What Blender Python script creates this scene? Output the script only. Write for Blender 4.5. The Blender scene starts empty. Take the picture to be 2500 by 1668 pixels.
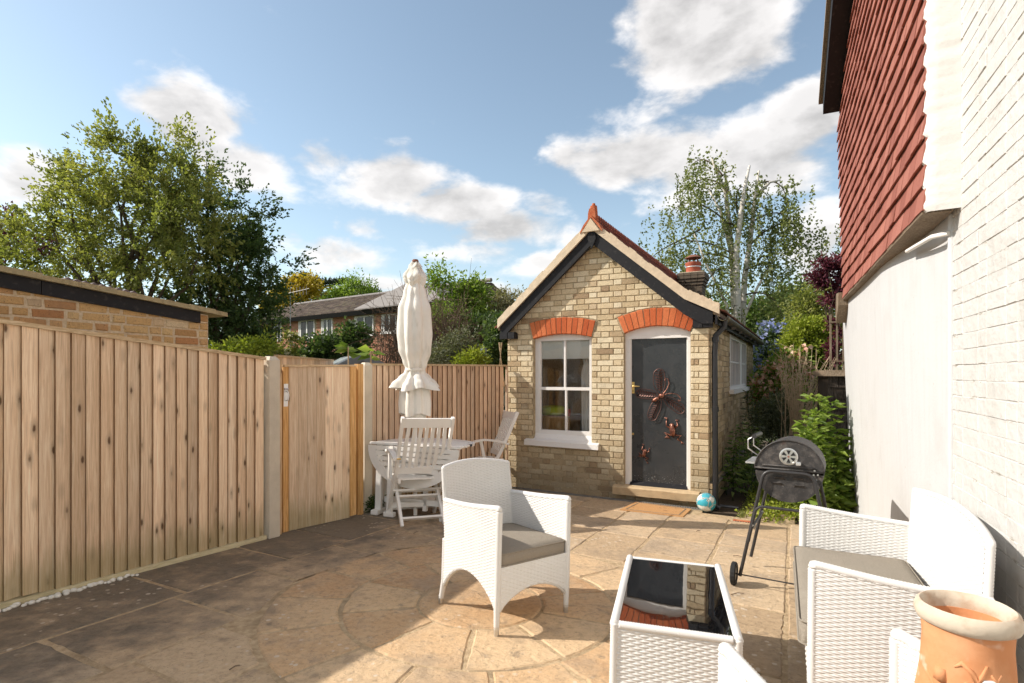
import bpy, math, random
import numpy as np
from mathutils import Vector, Matrix
random.seed(7); RNG = np.random.default_rng(7)
sc = bpy.context.scene
COL = sc.collection
# ------------------------------------------------------------------ camera
F_PX, CX, HY, CAMZ = 1340.0, 1250.0, 915.0, 1.62
cam_d = bpy.data.cameras.new('camera'); cam = bpy.data.objects.new('camera', cam_d); COL.objects.link(cam)
cam.location = (0, 0, CAMZ); cam.rotation_euler = (math.radians(90), 0, 0)
cam_d.sensor_width = 36.0; cam_d.lens = 36.0 * F_PX / 2500.0
cam_d.shift_y = (HY - 834.0) / 2500.0
cam_d.clip_start = 0.05; cam_d.clip_end = 2000
sc.camera = cam
# ------------------------------------------------------------------ sun, sky, exposure
SUN_AZ = (-0.999, 0.045); SUN_EL = math.radians(36)
sun_vec = Vector((SUN_AZ[0]*math.cos(SUN_EL), SUN_AZ[1]*math.cos(SUN_EL), math.sin(SUN_EL))).normalized()
sl = bpy.data.lights.new('sun', 'SUN'); sl.energy = 2.8; sl.angle = math.radians(0.55); sl.color = (1.0, 0.935, 0.845)
so = bpy.data.objects.new('sun', sl); COL.objects.link(so)
so.rotation_euler = (-sun_vec).to_track_quat('-Z', 'Y').to_euler()
sc.view_settings.view_transform = 'Standard'; sc.view_settings.look = 'None'
sc.view_settings.exposure = 1.06; sc.view_settings.gamma = 1.0; sc.view_settings.use_curve_mapping = False
sc.render.engine = 'CYCLES'
sc.cycles.use_denoising = True
sc.cycles.use_adaptive_sampling = True; sc.cycles.adaptive_threshold = 0.02
sc.cycles.max_bounces = 8; sc.cycles.diffuse_bounces = 4; sc.cycles.transparent_max_bounces = 12
sc.cycles.sample_clamp_indirect = 6.0
SKY_STRENGTH = 0.15

def px_dir(px, py):
    v = Vector(((px-CX)/F_PX, 1.0, (HY-py)/F_PX)); return v.normalized()

class NT:
    """small helper to write node trees"""
    def __init__(s, tree): s.t = tree; s.n = tree.nodes; s.l = tree.links
    def node(s, kind, **kw):
        n = s.n.new(kind)
        for k, v in kw.items(): setattr(n, k, v)
        return n
    def put(s, sock, v):
        if v is None: return
        if isinstance(v, bpy.types.NodeSocket): s.l.new(v, sock)
        else:
            if sock.type == 'RGBA' and len(v) == 3: v = (*v, 1.0)
            sock.default_value = v
    def math(s, op, a, b=None, c=None, clamp=False):
        n = s.node('ShaderNodeMath', operation=op); n.use_clamp = clamp
        for i, v in enumerate((a, b, c)): s.put(n.inputs[i], v)
        return n.outputs[0]
    def vmath(s, op, a, b=None, scale=None):
        n = s.node('ShaderNodeVectorMath', operation=op)
        s.put(n.inputs[0], a); s.put(n.inputs[1], b)
        if scale is not None: s.put(n.inputs['Scale'], scale)
        return n.outputs['Value'] if op in ('DOT_PRODUCT', 'LENGTH', 'DISTANCE') else n.outputs['Vector']
    def noise(s, vec, scale, detail=4, rough=0.55, dist=0.0, out=0):
        n = s.node('ShaderNodeTexNoise'); s.put(n.inputs['Vector'], vec); n.inputs['Scale'].default_value = scale
        n.inputs['Detail'].default_value = detail; n.inputs['Roughness'].default_value = rough; n.inputs['Distortion'].default_value = dist
        return n.outputs[out]
    def voronoi(s, vec, scale, feature='F1', out='Distance', rnd=1.0):
        n = s.node('ShaderNodeTexVoronoi', feature=feature); s.put(n.inputs['Vector'], vec); n.inputs['Scale'].default_value = scale
        n.inputs['Randomness'].default_value = rnd
        return n.outputs[out]
    def ramp(s, fac, stops, interp='LINEAR'):
        n = s.node('ShaderNodeValToRGB'); n.color_ramp.interpolation = interp
        el = n.color_ramp.elements
        while len(el) < len(stops): el.new(0.5)
        for e, (p, c) in zip(el, stops):
            e.position = p; e.color = (*c, 1.0) if len(c) == 3 else c
        s.put(n.inputs[0], fac); return n.outputs[0]
    def mix(s, fac, a, b, blend='MIX'):
        n = s.node('ShaderNodeMix', data_type='RGBA', blend_type=blend); n.clamp_factor = True
        s.put(n.inputs[0], fac); s.put(n.inputs[6], a); s.put(n.inputs[7], b); return n.outputs[2]
    def maprange(s, v, a, b, c=0.0, d=1.0, smooth=True):
        n = s.node('ShaderNodeMapRange', interpolation_type='SMOOTHSTEP' if smooth else 'LINEAR')
        for i, x in enumerate((v, a, b, c, d)): s.put(n.inputs[i], x)
        return n.outputs[0]
    def scaled(s, vec, xyz):
        return s.vmath('MULTIPLY', vec, xyz)

def make_world():
    w = bpy.data.worlds.new('World'); sc.world = w; w.use_nodes = True
    t = NT(w.node_tree); t.n.clear()
    out = t.node('ShaderNodeOutputWorld'); bg = t.node('ShaderNodeBackground'); t.l.new(bg.outputs[0], out.inputs[0])
    sky = t.node('ShaderNodeTexSky', sky_type='NISHITA'); sky.sun_disc = False
    sky.sun_elevation = SUN_EL; sky.sun_rotation = math.atan2(SUN_AZ[0], SUN_AZ[1])
    sky.air_density = 1.0; sky.dust_density = 0.7; sky.ozone_density = 2.0
    tc = t.node('ShaderNodeTexCoord'); d = tc.outputs['Generated']
    sep = t.node('ShaderNodeSeparateXYZ'); t.l.new(d, sep.inputs[0])
    az = t.math('ARCTAN2', sep.outputs[0], sep.outputs[1]); el = t.math('ARCSINE', sep.outputs[2])
    # cloud banks: azimuth, elevation, half widths (radians), weight
    blobs = [(-700+CX, 345, 330, 75, .8), (600, 400, 110, 55, .9), (790, 390, 85, 45, .8), (960, 440, 130, 55, 1.0), (470, 290, 130, 60, .9),
             (1120, 500, 130, 50, 1.0), (1240, 560, 170, 45, .9), (1340, 500, 70, 45, .7), (830, 620, 90, 40, .8), (60, 430, 100, 90, 1.0),
             (1190, 610, 120, 30, .7), (1720, 60, 170, 110, 1.15), (1800, 140, 110, 70, .9), (1560, 280, 120, 40, .5), (1560, 390, 190, 60, 1.0),
             (1420, 380, 110, 40, .8), (1760, 380, 230, 80, 1.0), (1950, 300, 120, 70, 1.0), (1900, 430, 150, 50, .8), (1990, 600, 80, 110, .8),
             (1180, 715, 120, 22, .8), (1330, 640, 80, 35, .7), (700, 570, 60, 40, .6), (880, 560, 60, 30, .6), (930, 700, 100, 25, .6), (1870, 60, 50, 60, .5)]
    acc = None
    for (px, py, rx, ry, wgt) in blobs[1:]:
        v = px_dir(px, py); a0 = math.atan2(v.x, v.y); e0 = math.asin(v.z)
        k = math.cos(a0)**2 if abs(a0) < 1.2 else 0.2
        ra = rx/F_PX*k; re = ry/F_PX*math.cos(a0)
        x = t.math('MULTIPLY', t.math('SUBTRACT', az, a0), 1/ra); y = t.math('MULTIPLY', t.math('SUBTRACT', el, e0), 1/re)
        q = t.math('ADD', t.math('MULTIPLY', x, x), t.math('MULTIPLY', y, y))
        g = t.math('MULTIPLY', t.math('EXPONENT', t.math('MULTIPLY', q, -0.56)), wgt)
        acc = g if acc is None else t.math('MAXIMUM', acc, g)
    # broken cloud added over the unseen sky, its cover raised for ambient light
    sv = t.scaled(d, (1.0, 1.0, 1.9))
    around = t.maprange(t.noise(sv, 2.3, 3), 0.42, 0.60, 0.0, 0.95)
    inframe = t.math('MULTIPLY', t.maprange(t.math('ABSOLUTE', az), 0.72, 0.95, 0.0, 1.0), 1.0)
    above = t.maprange(el, 0.52, 0.75)
    behind = t.math('MAXIMUM', inframe, above)
    acc = t.math('MAXIMUM', acc, t.math('MULTIPLY', around, behind))
    n1 = t.noise(sv, 8.0, 8, 0.56, 0.15); n2 = t.noise(sv, 3.0, 3)
    edge = t.math('ADD', t.math('MULTIPLY', t.math('SUBTRACT', n1, 0.5), 2.5), t.math('MULTIPLY', t.math('SUBTRACT', n2, 0.5), 0.7))
    dens = t.math('ADD', acc, t.math('MULTIPLY', edge, 0.75))
    fac = t.maprange(dens, 0.32, 0.78)
    # thick parts: bright tops, slightly grey bases
    up = t.vmath('ADD', sv, (0, 0, 0.07)); n1u = t.noise(up, 8.0, 6, 0.56, 0.15)
    shade = t.math('SUBTRACT', n1, n1u)
    lum = t.math('ADD', 0.88, t.math('MULTIPLY', shade, 1.5), clamp=False)
    lum = t.math('MINIMUM', t.math('MAXIMUM', lum, 0.62), 1.05)
    thick = t.maprange(dens, 0.5, 1.15)
    lum = t.math('MULTIPLY', lum, t.math('SUBTRACT', 1.06, t.math('MULTIPLY', thick, 0.22)))
    cc = t.node('ShaderNodeCombineColor'); 
    t.put(cc.inputs[0], t.math('MULTIPLY', lum, 0.98)); t.put(cc.inputs[1], t.math('MULTIPLY', lum, 0.95)); t.put(cc.inputs[2], t.math('MULTIPLY', lum, 0.93))
    cloud = t.vmath('SCALE', cc.outputs[0], scale=0.53/SKY_STRENGTH)
    haze_f = t.maprange(el, 0.0, 0.35, 0.30, 0.0)
    hs = t.node('ShaderNodeHueSaturation'); hs.inputs['Saturation'].default_value = 0.80; hs.inputs['Value'].default_value = 0.66; t.l.new(t.vmath('MULTIPLY', sky.outputs[0], (0.97, 1.03, 0.93)), hs.inputs['Color'])
    skyc = t.mix(haze_f, hs.outputs[0], (0.50/SKY_STRENGTH*.8, 0.55/SKY_STRENGTH*.8, 0.58/SKY_STRENGTH*.8))
    col = t.mix(t.math('MULTIPLY', fac, 0.93), skyc, cloud)
    w.cycles.sampling_method = 'MANUAL'; w.cycles.sample_map_resolution = 512
    t.l.new(col, bg.inputs[0]); bg.inputs[1].default_value = SKY_STRENGTH
make_world()

# ------------------------------------------------------------------ geometry helpers
def gz(x, y): return 0.025*(2.39-x) + 0.028*(6.67-y)
GC = 0.025*2.39 + 0.028*6.67
def GH(px, py, h=0.0):
    """pixel of the photograph -> point h above the sloping patio"""
    rx = (px-CX)/F_PX; rz = (HY-py)/F_PX
    Y = (CAMZ-GC-h)/(-rz-0.025*rx-0.028)
    return Vector((rx*Y, Y, CAMZ+rz*Y))
def PY(px, py, Y): return Vector(((px-CX)/F_PX*Y, Y, CAMZ+(HY-py)/F_PX*Y))
UPN = Vector((0.025, 0.028, 1.0)).normalized()
def ground_frame(x, y, yaw, lift=0.0):
    """matrix standing on the sloping patio, local x turned by yaw"""
    z = UPN; xa = Vector((math.cos(yaw), math.sin(yaw), 0)); xa = (xa - z*xa.dot(z)).normalized(); ya = z.cross(xa)
    m = Matrix((xa, ya, z)).transposed().to_4x4(); m.translation = Vector((x, y, gz(x, y)+lift)); return m

class MB:
    """collects shapes and links them as ONE mesh object"""
    def __init__(s): s.v = []; s.f = []; s.n = 0; s.attr = []
    def add(s, vs, fs, a=0.0):
        o = s.n; s.v.extend([tuple(p) for p in vs]); s.n += len(vs)
        s.f.extend([tuple(i+o for i in f) for f in fs]); s.attr.extend([a]*len(vs)); return s
    def hexa(s, p, a=0.0):
        return s.add(p, [(0,3,2,1),(4,5,6,7),(0,1,5,4),(1,2,6,5),(2,3,7,6),(3,0,4,7)], a)
    def box(s, x0, x1, y0, y1, z0, z1, a=0.0):
        return s.hexa([(x0,y0,z0),(x1,y0,z0),(x1,y1,z0),(x0,y1,z0),(x0,y0,z1),(x1,y0,z1),(x1,y1,z1),(x0,y1,z1)], a)
    def bbox(s, x0, x1, y0, y1, z0, z1, b=0.004, a=0.0):
        """box with chamfered upright and lying edges (two inset rings)"""
        def ring(z, i): return [(x0+i,y0+i,z),(x1-i,y0+i,z),(x1-i,y1-i,z),(x0+i,y1-i,z)]
        vs = ring(z0, b)+ring(z0+b, 0)+ring(z1-b, 0)+ring(z1, b)
        fs = [(3,2,1,0),(12,13,14,15)]
        for k in range(3):
            for i in range(4):
                j = (i+1) % 4; fs.append((k*4+i, k*4+j, k*4+4+j, k*4+4+i))
        return s.add(vs, fs, a)
    def bar(s, p, q, w, t, ref=(0,0,1), a=0.0):
        """straight bar p->q, width w along (dir x ref), thickness t"""
        p = Vector(p); q = Vector(q); d = (q-p).normalized(); r = Vector(ref)
        x = d.cross(r)
        if x.length < 1e-5: x = d.cross(Vector((0,1,0)))
        x.normalize(); y = d.cross(x).normalized()
        vs = []
        for c in (p, q):
            for sx, sy in ((-1,-1),(1,-1),(1,1),(-1,1)): vs.append(c + x*(sx*w/2) + y*(sy*t/2))
        return s.hexa(vs, a)
    def prism(s, poly, vec, a=0.0):
        n = len(poly); vec = Vector(vec); b = [Vector(p) for p in poly]
        vs = b + [p+vec for p in b]
        fs = [tuple(range(n-1,-1,-1)), tuple(range(n, 2*n))]
        for i in range(n): j = (i+1) % n; fs.append((i, j, n+j, n+i))
        return s.add(vs, fs, a)
    def tube(s, pts, r, seg=8, cap=True, a=0.0, flat=1.0):
        pts = [Vector(p) for p in pts]; n = len(pts)
        rs = r if isinstance(r, (list, tuple, np.ndarray)) else [r]*n
        vs = []; ref = None
        for i, p in enumerate(pts):
            d = (pts[min(i+1, n-1)]-pts[max(i-1, 0)])
            if d.length < 1e-9: d = Vector((0,0,1))
            d.normalize()
            if ref is None:
                ref = d.cross(Vector((0,0,1)))
                if ref.length < 0.05: ref = d.cross(Vector((0,1,0)))
            ref = (ref - d*ref.dot(d)).normalized(); up = d.cross(ref)
            for k in range(seg):
                t = 2*math.pi*k/seg; vs.append(p + ref*(rs[i]*math.cos(t)) + up*(rs[i]*flat*math.sin(t)))
        fs = []
        for i in range(n-1):
            for k in range(seg):
                j = (k+1) % seg; fs.append((i*seg+k, i*seg+j, (i+1)*seg+j, (i+1)*seg+k))
        if cap: fs.append(tuple(range(seg-1,-1,-1))); fs.append(tuple((n-1)*seg+k for k in range(seg)))
        return s.add(vs, fs, a)
    def lathe(s, prof, seg=32, c=(0,0,0), a=0.0, mod=None, close=False):
        vs = []; c = Vector(c)
        for r, z in prof:
            for k in range(seg):
                t = 2*math.pi*k/seg; rr = r*(mod(t, z) if mod else 1.0)
                vs.append(c + Vector((rr*math.cos(t), rr*math.sin(t), z)))
        fs = []
        for i in range(len(prof)-1):
            for k in range(seg):
                j = (k+1) % seg; fs.append((i*seg+k, i*seg+j, (i+1)*seg+j, (i+1)*seg+k))
        if close:
            fs.append(tuple(range(seg-1,-1,-1))); fs.append(tuple((len(prof)-1)*seg+k for k in range(seg)))
        return s.add(vs, fs, a)
    def grid(s, P, a=0.0, keep=None):
        """P: (nu, nv, 3) array"""
        nu, nv = P.shape[:2]; o = s.n
        s.v.extend(map(tuple, P.reshape(-1, 3).tolist())); s.n += nu*nv; s.attr.extend([a]*(nu*nv))
        for i in range(nu-1):
            for j in range(nv-1):
                if keep is None or keep[i, j]:
                    k = o+i*nv+j; s.f.append((k, k+nv, k+nv+1, k+1))
        return s
    def xform(s, m):
        s.v = [tuple(m @ Vector(p)) for p in s.v]; return s
    def build(s, name, mat, parent=None, smooth=False, attr=False):
        me = bpy.data.meshes.new(name); me.from_pydata(s.v, [], s.f)
        if attr:
            at = me.attributes.new('tint', 'FLOAT', 'POINT'); at.data.foreach_set('value', np.array(s.attr, dtype=np.float32))
        return link(name, me, mat, parent, smooth)

def link(name, me, mat, parent=None, smooth=False, matrix=None):
    if smooth is True: me.polygons.foreach_set('use_smooth', [True]*len(me.polygons))
    elif smooth:       # angle in degrees
        me.polygons.foreach_set('use_smooth', [True]*len(me.polygons)); me.set_sharp_from_angle(angle=math.radians(smooth))
    if mat is not None and not me.materials: me.materials.append(mat)
    o = bpy.data.objects.new(name, me); COL.objects.link(o)
    if matrix is not None: o.matrix_basis = matrix
    if parent is not None: set_parent(o, parent)
    return o
PARENT_M = {}
def set_parent(o, parent):
    o.parent = parent
    # parts modelled in world coordinates keep their place; parts of things built in local coordinates do not
    if parent.name in PARENT_M:
        o.matrix_parent_inverse = PARENT_M[parent.name].inverted(); PARENT_M[o.name] = o.matrix_basis.copy()
def thing(name, label, cat, loc=(0,0,0), group=None, world=True, matrix=None):
    o = bpy.data.objects.new(name, None); COL.objects.link(o); o.empty_display_size = 0.1
    o.matrix_basis = matrix if matrix is not None else Matrix.Translation(loc)
    o['label'] = label; o['category'] = cat
    if group: o['group'] = group
    if world: PARENT_M[o.name] = o.matrix_basis.copy()
    return o
def tag(o, label, cat, group=None):
    o['label'] = label; o['category'] = cat
    if group: o['group'] = group
    return o
def kind(o, k): o['kind'] = k; return o
def copy_tree(o, parent=None, matrix=None):
    c = o.copy(); COL.objects.link(c); c.parent = parent
    if matrix is not None: c.matrix_basis = matrix
    for ch in list(o.children): copy_tree(ch, c)
    return c
def np_mesh(name, V, Fq, tint=None):
    """mesh from numpy arrays; Fq is (n,3) or (n,4)"""
    me = bpy.data.meshes.new(name); n = len(Fq); k = Fq.shape[1]
    me.vertices.add(len(V)); me.vertices.foreach_set('co', V.astype(np.float32).ravel())
    me.loops.add(n*k); me.loops.foreach_set('vertex_index', Fq.astype(np.int32).ravel())
    me.polygons.add(n); me.polygons.foreach_set('loop_start', np.arange(0, n*k, k, dtype=np.int32))
    if tint is not None:
        at = me.attributes.new('tint', 'FLOAT', 'POINT'); at.data.foreach_set('value', tint.astype(np.float32))
    me.update(calc_edges=True); me.validate(); return me
# ------------------------------------------------------------------ materials
M = {}
def mat(name, build):
    m = bpy.data.materials.new(name); m.use_nodes = True; t = NT(m.node_tree); t.n.clear()
    out = t.node('ShaderNodeOutputMaterial'); b = t.node('ShaderNodeBsdfPrincipled'); t.l.new(b.outputs[0], out.inputs[0])
    t.out = out; t.b = b; build(t, b); M[name] = m; return m
def pos(t): return t.node('ShaderNodeNewGeometry').outputs['Position']
def objrand(t): return t.node('ShaderNodeObjectInfo').outputs['Random']
def rnd(t):
    """one random number for each piece: separate objects and islands of joined ones alike"""
    a = objrand(t); b = t.node('ShaderNodeNewGeometry').outputs['Random Per Island']
    return t.math('FRACT', t.math('ADD', t.math('MULTIPLY', a, 7.13), t.math('MULTIPLY', b, 3.77)))
def bump(t, b, h, strength=0.3, dist=0.01):
    n = t.node('ShaderNodeBump'); n.inputs['Strength'].default_value = strength; n.inputs['Distance'].default_value = dist
    t.put(n.inputs['Height'], h); t.l.new(n.outputs[0], b.inputs['Normal'])
def setp(t, b, col=None, rough=None, metal=None, spec=None):
    if col is not None: t.put(b.inputs['Base Color'], col)
    if rough is not None: t.put(b.inputs['Roughness'], rough)
    if metal is not None: t.put(b.inputs['Metallic'], metal)
    if spec is not None: t.put(b.inputs['Specular IOR Level'], spec)
def plain(name, col, rough=0.6, metal=0.0, var=0.12, scale=9.0, bmp=0.15, bscale=60.0, spec=0.4):
    def f(t, b):
        p = pos(t); n = t.noise(p, scale, 5); n2 = t.noise(p, bscale, 3)
        k = t.math('ADD', 1.0-var, t.math('MULTIPLY', n, 2*var))
        setp(t, b, t.vmath('SCALE', t.mix(0.0, col, col), scale=k), rough, metal, spec)
        if bmp: bump(t, b, n2, bmp, 0.004)
    return mat(name, f)

def brick_mat(name, stops, dirt=(0.10,0.085,0.065), dirt_lo=0.52, dirt_hi=0.80, dark_share=0.16, low=None, bs=0.5):
    def f(t, b):
        p = pos(t); r = rnd(t)
        base = t.ramp(r, stops)
        # hue flecks, soot and chipped faces
        n = t.noise(p, 38, 5, 0.65); base = t.mix(t.maprange(n, 0.35, 0.75, 0.0, 0.45), base, t.vmath('SCALE', base, scale=0.62))
        fleck = t.maprange(t.noise(p, 95, 2), 0.62, 0.72, 0.0, 0.75); base = t.mix(fleck, base, (0.07,0.055,0.04))
        soot = t.math('ADD', t.noise(p, 1.6, 4, 0.6), t.math('MULTIPLY', t.math('SUBTRACT', r, 0.5), 0.16))
        sf = t.maprange(soot, dirt_lo, dirt_hi, 0.0, 0.85)
        if low:
            z = t.node('ShaderNodeSeparateXYZ'); t.l.new(p, z.inputs[0])
            wet = t.maprange(t.math('ADD', z.outputs[2], t.math('MULTIPLY', t.math('SUBTRACT', t.noise(p, 2.2, 4), 0.5), 0.9)), low[0], low[1], low[2], 0.0)
            sf = t.math('MAXIMUM', sf, wet)
        base = t.mix(sf, base, dirt)
        setp(t, b, base, 0.88, 0.0, 0.2)
        bump(t, b, t.math('ADD', t.noise(p, 55, 6, 0.7), t.math('MULTIPLY', t.noise(p, 14, 3), 0.7)), bs, 0.012)
    return mat(name, f)
brick_mat('stock_brick', [(0.0,(0.52,0.40,0.24)),(0.22,(0.66,0.53,0.34)),(0.6,(0.73,0.61,0.41)),(0.86,(0.77,0.67,0.48)),(0.96,(0.47,0.34,0.20)),(1.0,(0.34,0.24,0.15))],
          dirt=(0.19,0.145,0.09), dirt_lo=0.56, dirt_hi=0.86, low=(0.0, 1.1, 0.70))
brick_mat('side_brick', [(0.0,(0.40,0.29,0.16)),(0.35,(0.56,0.42,0.25)),(0.75,(0.66,0.52,0.33)),(1.0,(0.34,0.24,0.14))], dirt=(0.16,0.12,0.075), dirt_lo=0.5, dirt_hi=0.78, low=(0.0, 0.9, 0.6))
brick_mat('red_brick', [(0.0,(0.46,0.10,0.035)),(0.5,(0.56,0.14,0.05)),(1.0,(0.64,0.19,0.075))], dirt=(0.25,0.10,0.05), dirt_lo=0.6, dirt_hi=0.95, bs=0.4)
brick_mat('old_brick', [(0.0,(0.46,0.27,0.12)),(0.35,(0.60,0.38,0.17)),(0.6,(0.66,0.46,0.23)),(0.85,(0.50,0.24,0.10)),(1.0,(0.68,0.55,0.36))], dirt=(0.22,0.14,0.09), dirt_lo=0.55, dirt_hi=0.85, bs=0.8)
brick_mat('far_brick', [(0.0,(0.36,0.15,0.09)),(0.5,(0.46,0.20,0.12)),(1.0,(0.52,0.27,0.18))], dirt=(0.25,0.14,0.09), dirt_lo=0.6, dirt_hi=0.9, bs=0.2)
def f(t, b):
    p = pos(t); n = t.noise(p, 30, 4); k = t.noise(p, 1.7, 3)
    c = t.ramp(n, [(0.3,(0.30,0.23,0.14)),(0.7,(0.50,0.41,0.27))]); c = t.mix(t.maprange(k, 0.5, 0.75, 0, 0.7), c, (0.14,0.11,0.075))
    setp(t, b, c, 0.95, 0, 0.1); bump(t, b, t.noise(p, 90, 4), 0.6, 0.006)
mat('mortar', f)
def f(t, b):
    p = pos(t); n = t.noise(p, 40, 5); c = t.ramp(n, [(0.3,(0.52,0.40,0.26)),(0.7,(0.68,0.56,0.40))])
    setp(t, b, c, 0.95, 0, 0.1); bump(t, b, t.noise(p, 60, 5), 0.8, 0.012)
mat('old_mortar', f)
def f(t, b):   # thick white masonry paint, rubbed and dirty in places
    p = pos(t); big = t.noise(p, 3.5, 5, 0.6); sm = t.noise(p, 22, 5, 0.65)
    c = t.mix(t.maprange(big, 0.45, 0.75, 0, 0.5), (0.56,0.545,0.52), (0.45,0.43,0.39))
    spots = t.maprange(t.noise(p, 34, 3, 0.6), 0.69, 0.74, 0, 0.5); c = t.mix(spots, c, (0.30,0.26,0.19))
    sz = t.node('ShaderNodeSeparateXYZ'); t.l.new(p, sz.inputs[0]); jf = t.math('FRACT', t.math('DIVIDE', t.math('SUBTRACT', sz.outputs[2], 0.05), 0.077)); jd = t.math('MINIMUM', jf, t.math('SUBTRACT', 1.0, jf))
    grime = t.math('MULTIPLY', t.maprange(jd, 0.05, 0.14, 1.0, 0.0), t.maprange(t.noise(t.scaled(p, (1,1,3)), 9.0, 5, 0.7), 0.56, 0.66, 0.0, 0.85)); c = t.mix(grime, c, (0.30,0.26,0.20))
    setp(t, b, c, 0.7, 0, 0.3); bump(t, b, t.math('ADD', t.noise(p, 16, 4), t.math('MULTIPLY', sm, 0.4)), 0.42, 0.025)
mat('painted_brick', f)
def f(t, b):
    p = pos(t); s = t.noise(t.scaled(p, (18,18,1.2)), 1.0, 4); big = t.noise(p, 2.0, 4)
    c = t.mix(t.maprange(s, 0.40, 0.70, 0, 0.5), (0.56,0.557,0.553), (0.51,0.503,0.495)); c = t.mix(t.maprange(big, 0.5, 0.8, 0, 0.4), c, (0.44,0.425,0.405))
    dots = t.maprange(t.noise(p, 30, 2), 0.74, 0.77, 0, 0.6); c = t.mix(dots, c, (0.34,0.30,0.25))
    setp(t, b, c, 0.75, 0, 0.25); bump(t, b, t.math('ADD', t.noise(p, 4, 4), t.math('MULTIPLY', t.noise(p, 60, 3), 0.25)), 0.35, 0.02)
mat('white_render', f)
plain('white_mortar', (0.68,0.665,0.635), 0.8, var=0.12, scale=8, bmp=0.6, bscale=35)
def f(t, b):
    p = pos(t); r = rnd(t); c = t.ramp(r, [(0,(0.25,0.085,0.062)),(0.5,(0.32,0.115,0.085)),(1,(0.38,0.15,0.112))])
    g = t.noise(p, 260, 2); c = t.mix(t.maprange(g, 0.4, 0.7, 0, 0.5), c, t.vmath('SCALE', c, scale=0.65))
    n = t.noise(p, 5, 4); c = t.mix(t.maprange(n, 0.55, 0.8, 0, 0.45), c, (0.46,0.17,0.115))
    setp(t, b, c, 0.85, 0, 0.25); bump(t, b, g, 0.35, 0.004)
mat('hung_tile', f)
def f(t, b):
    p = pos(t); r = rnd(t); c = t.ramp(r, [(0,(0.12,0.052,0.034)),(0.5,(0.19,0.075,0.045)),(1,(0.26,0.11,0.062))])
    c = t.mix(t.maprange(t.noise(p, 9, 5), 0.5, 0.75, 0, 0.7), c, (0.12,0.115,0.06))
    setp(t, b, c, 0.9, 0, 0.2); bump(t, b, t.noise(p, 70, 4), 0.4, 0.005)
mat('roof_tile', f)
def f(t, b):
    p = pos(t); c = t.mix(t.maprange(t.noise(p, 14, 5), 0.35, 0.75), (0.40,0.105,0.045), (0.56,0.20,0.095)); c = t.mix(t.maprange(t.noise(p, 40, 3), 0.62, 0.75, 0, 0.6), c, (0.20,0.10,0.055))
    setp(t, b, c, 0.85, 0, 0.2); bump(t, b, t.noise(p, 60, 4), 0.4, 0.005)
mat('ridge_terracotta', f)
def f(t, b):
    p = pos(t); c = t.mix(t.maprange(t.noise(p, 16, 5), 0.35, 0.75), (0.17,0.045,0.028), (0.27,0.075,0.045)); c = t.mix(t.maprange(t.noise(p, 30, 3), 0.5, 0.7, 0, 0.7), c, (0.08,0.05,0.035))
    setp(t, b, c, 0.85, 0, 0.2); bump(t, b, t.noise(p, 60, 4), 0.4, 0.005)
mat('crest_terracotta', f)
plain('verge_cement', (0.60,0.49,0.35), 0.9, var=0.3, scale=14, bmp=0.7, bscale=45)
def f(t, b):
    p = pos(t); c = t.mix(t.maprange(t.noise(p, 20, 4), 0.55, 0.8, 0, 0.6), (0.016,0.016,0.018), (0.075,0.07,0.065))
    setp(t, b, c, 0.6, 0, 0.22); bump(t, b, t.noise(p, 40, 4), 0.2, 0.004)
mat('black_paint', f)
plain('black_plastic', (0.022,0.022,0.024), 0.35, var=0.3, scale=12, bmp=0.05)
def f(t, b):
    p = pos(t); c = t.mix(t.maprange(t.noise(p, 12, 5), 0.45, 0.7), (0.035,0.032,0.028), (0.19,0.155,0.075))
    setp(t, b, c, 0.55, 0, 0.4); bump(t, b, t.noise(p, 50, 4), 0.4, 0.005)
mat('old_gutter', f)
def f(t, b):
    p = pos(t); n = t.noise(p, 6, 4); c = t.mix(t.maprange(t.noise(p, 55, 3), 0.66, 0.74, 0, 0.5), (0.80,0.775,0.74), (0.45,0.40,0.33)); c = t.mix(t.maprange(n, 0.5, 0.8, 0, 0.3), c, (0.70,0.66,0.60))
    setp(t, b, c, 0.45, 0, 0.4); bump(t, b, t.noise(t.scaled(p, (40,40,6)), 1.0, 4), 0.15, 0.003)
mat('white_gloss', f)
def f(t, b):
    p = pos(t); c = t.mix(t.maprange(t.noise(p, 7, 5), 0.4, 0.75, 0, 0.6), (0.030,0.033,0.036), (0.048,0.050,0.051))
    z = t.node('ShaderNodeSeparateXYZ'); t.l.new(p, z.inputs[0])
    low = t.maprange(z.outputs[2], 0.22, 0.42, 1.0, 0.0); sp = t.math('MULTIPLY', low, t.maprange(t.noise(p, 60, 4, 0.7), 0.60, 0.66)); c = t.mix(sp, c, (0.45,0.44,0.42))
    scr = t.maprange(t.noise(t.scaled(p, (9,9,2)), 6.0, 6, 0.7, 2.0), 0.74, 0.76, 0, 0.25); c = t.mix(scr, c, (0.25,0.25,0.25))
    setp(t, b, c, t.maprange(t.noise(p, 5, 4), 0.3, 0.7, 0.22, 0.45), 0, 0.5); bump(t, b, t.noise(p, 25, 3), 0.06, 0.004)
mat('door_paint', f)
plain('dark_rubber', (0.016,0.016,0.016), 0.8, var=0.3, bmp=0.2)
def f(t, b):   # copper garden ornaments
    p = pos(t); c = t.mix(t.maprange(t.noise(p, 30, 4), 0.4, 0.7), (0.16,0.065,0.045), (0.48,0.23,0.165))
    setp(t, b, c, 0.42, 0.8, 0.4); bump(t, b, t.noise(p, 90, 3), 0.3, 0.003)
mat('copper', f)
plain('copper_wire', (0.11,0.055,0.045), 0.5, 0.6, var=0.3, bmp=0.0)
plain('brass', (0.72,0.50,0.19), 0.28, 1.0, var=0.1, bmp=0.0)
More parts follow.
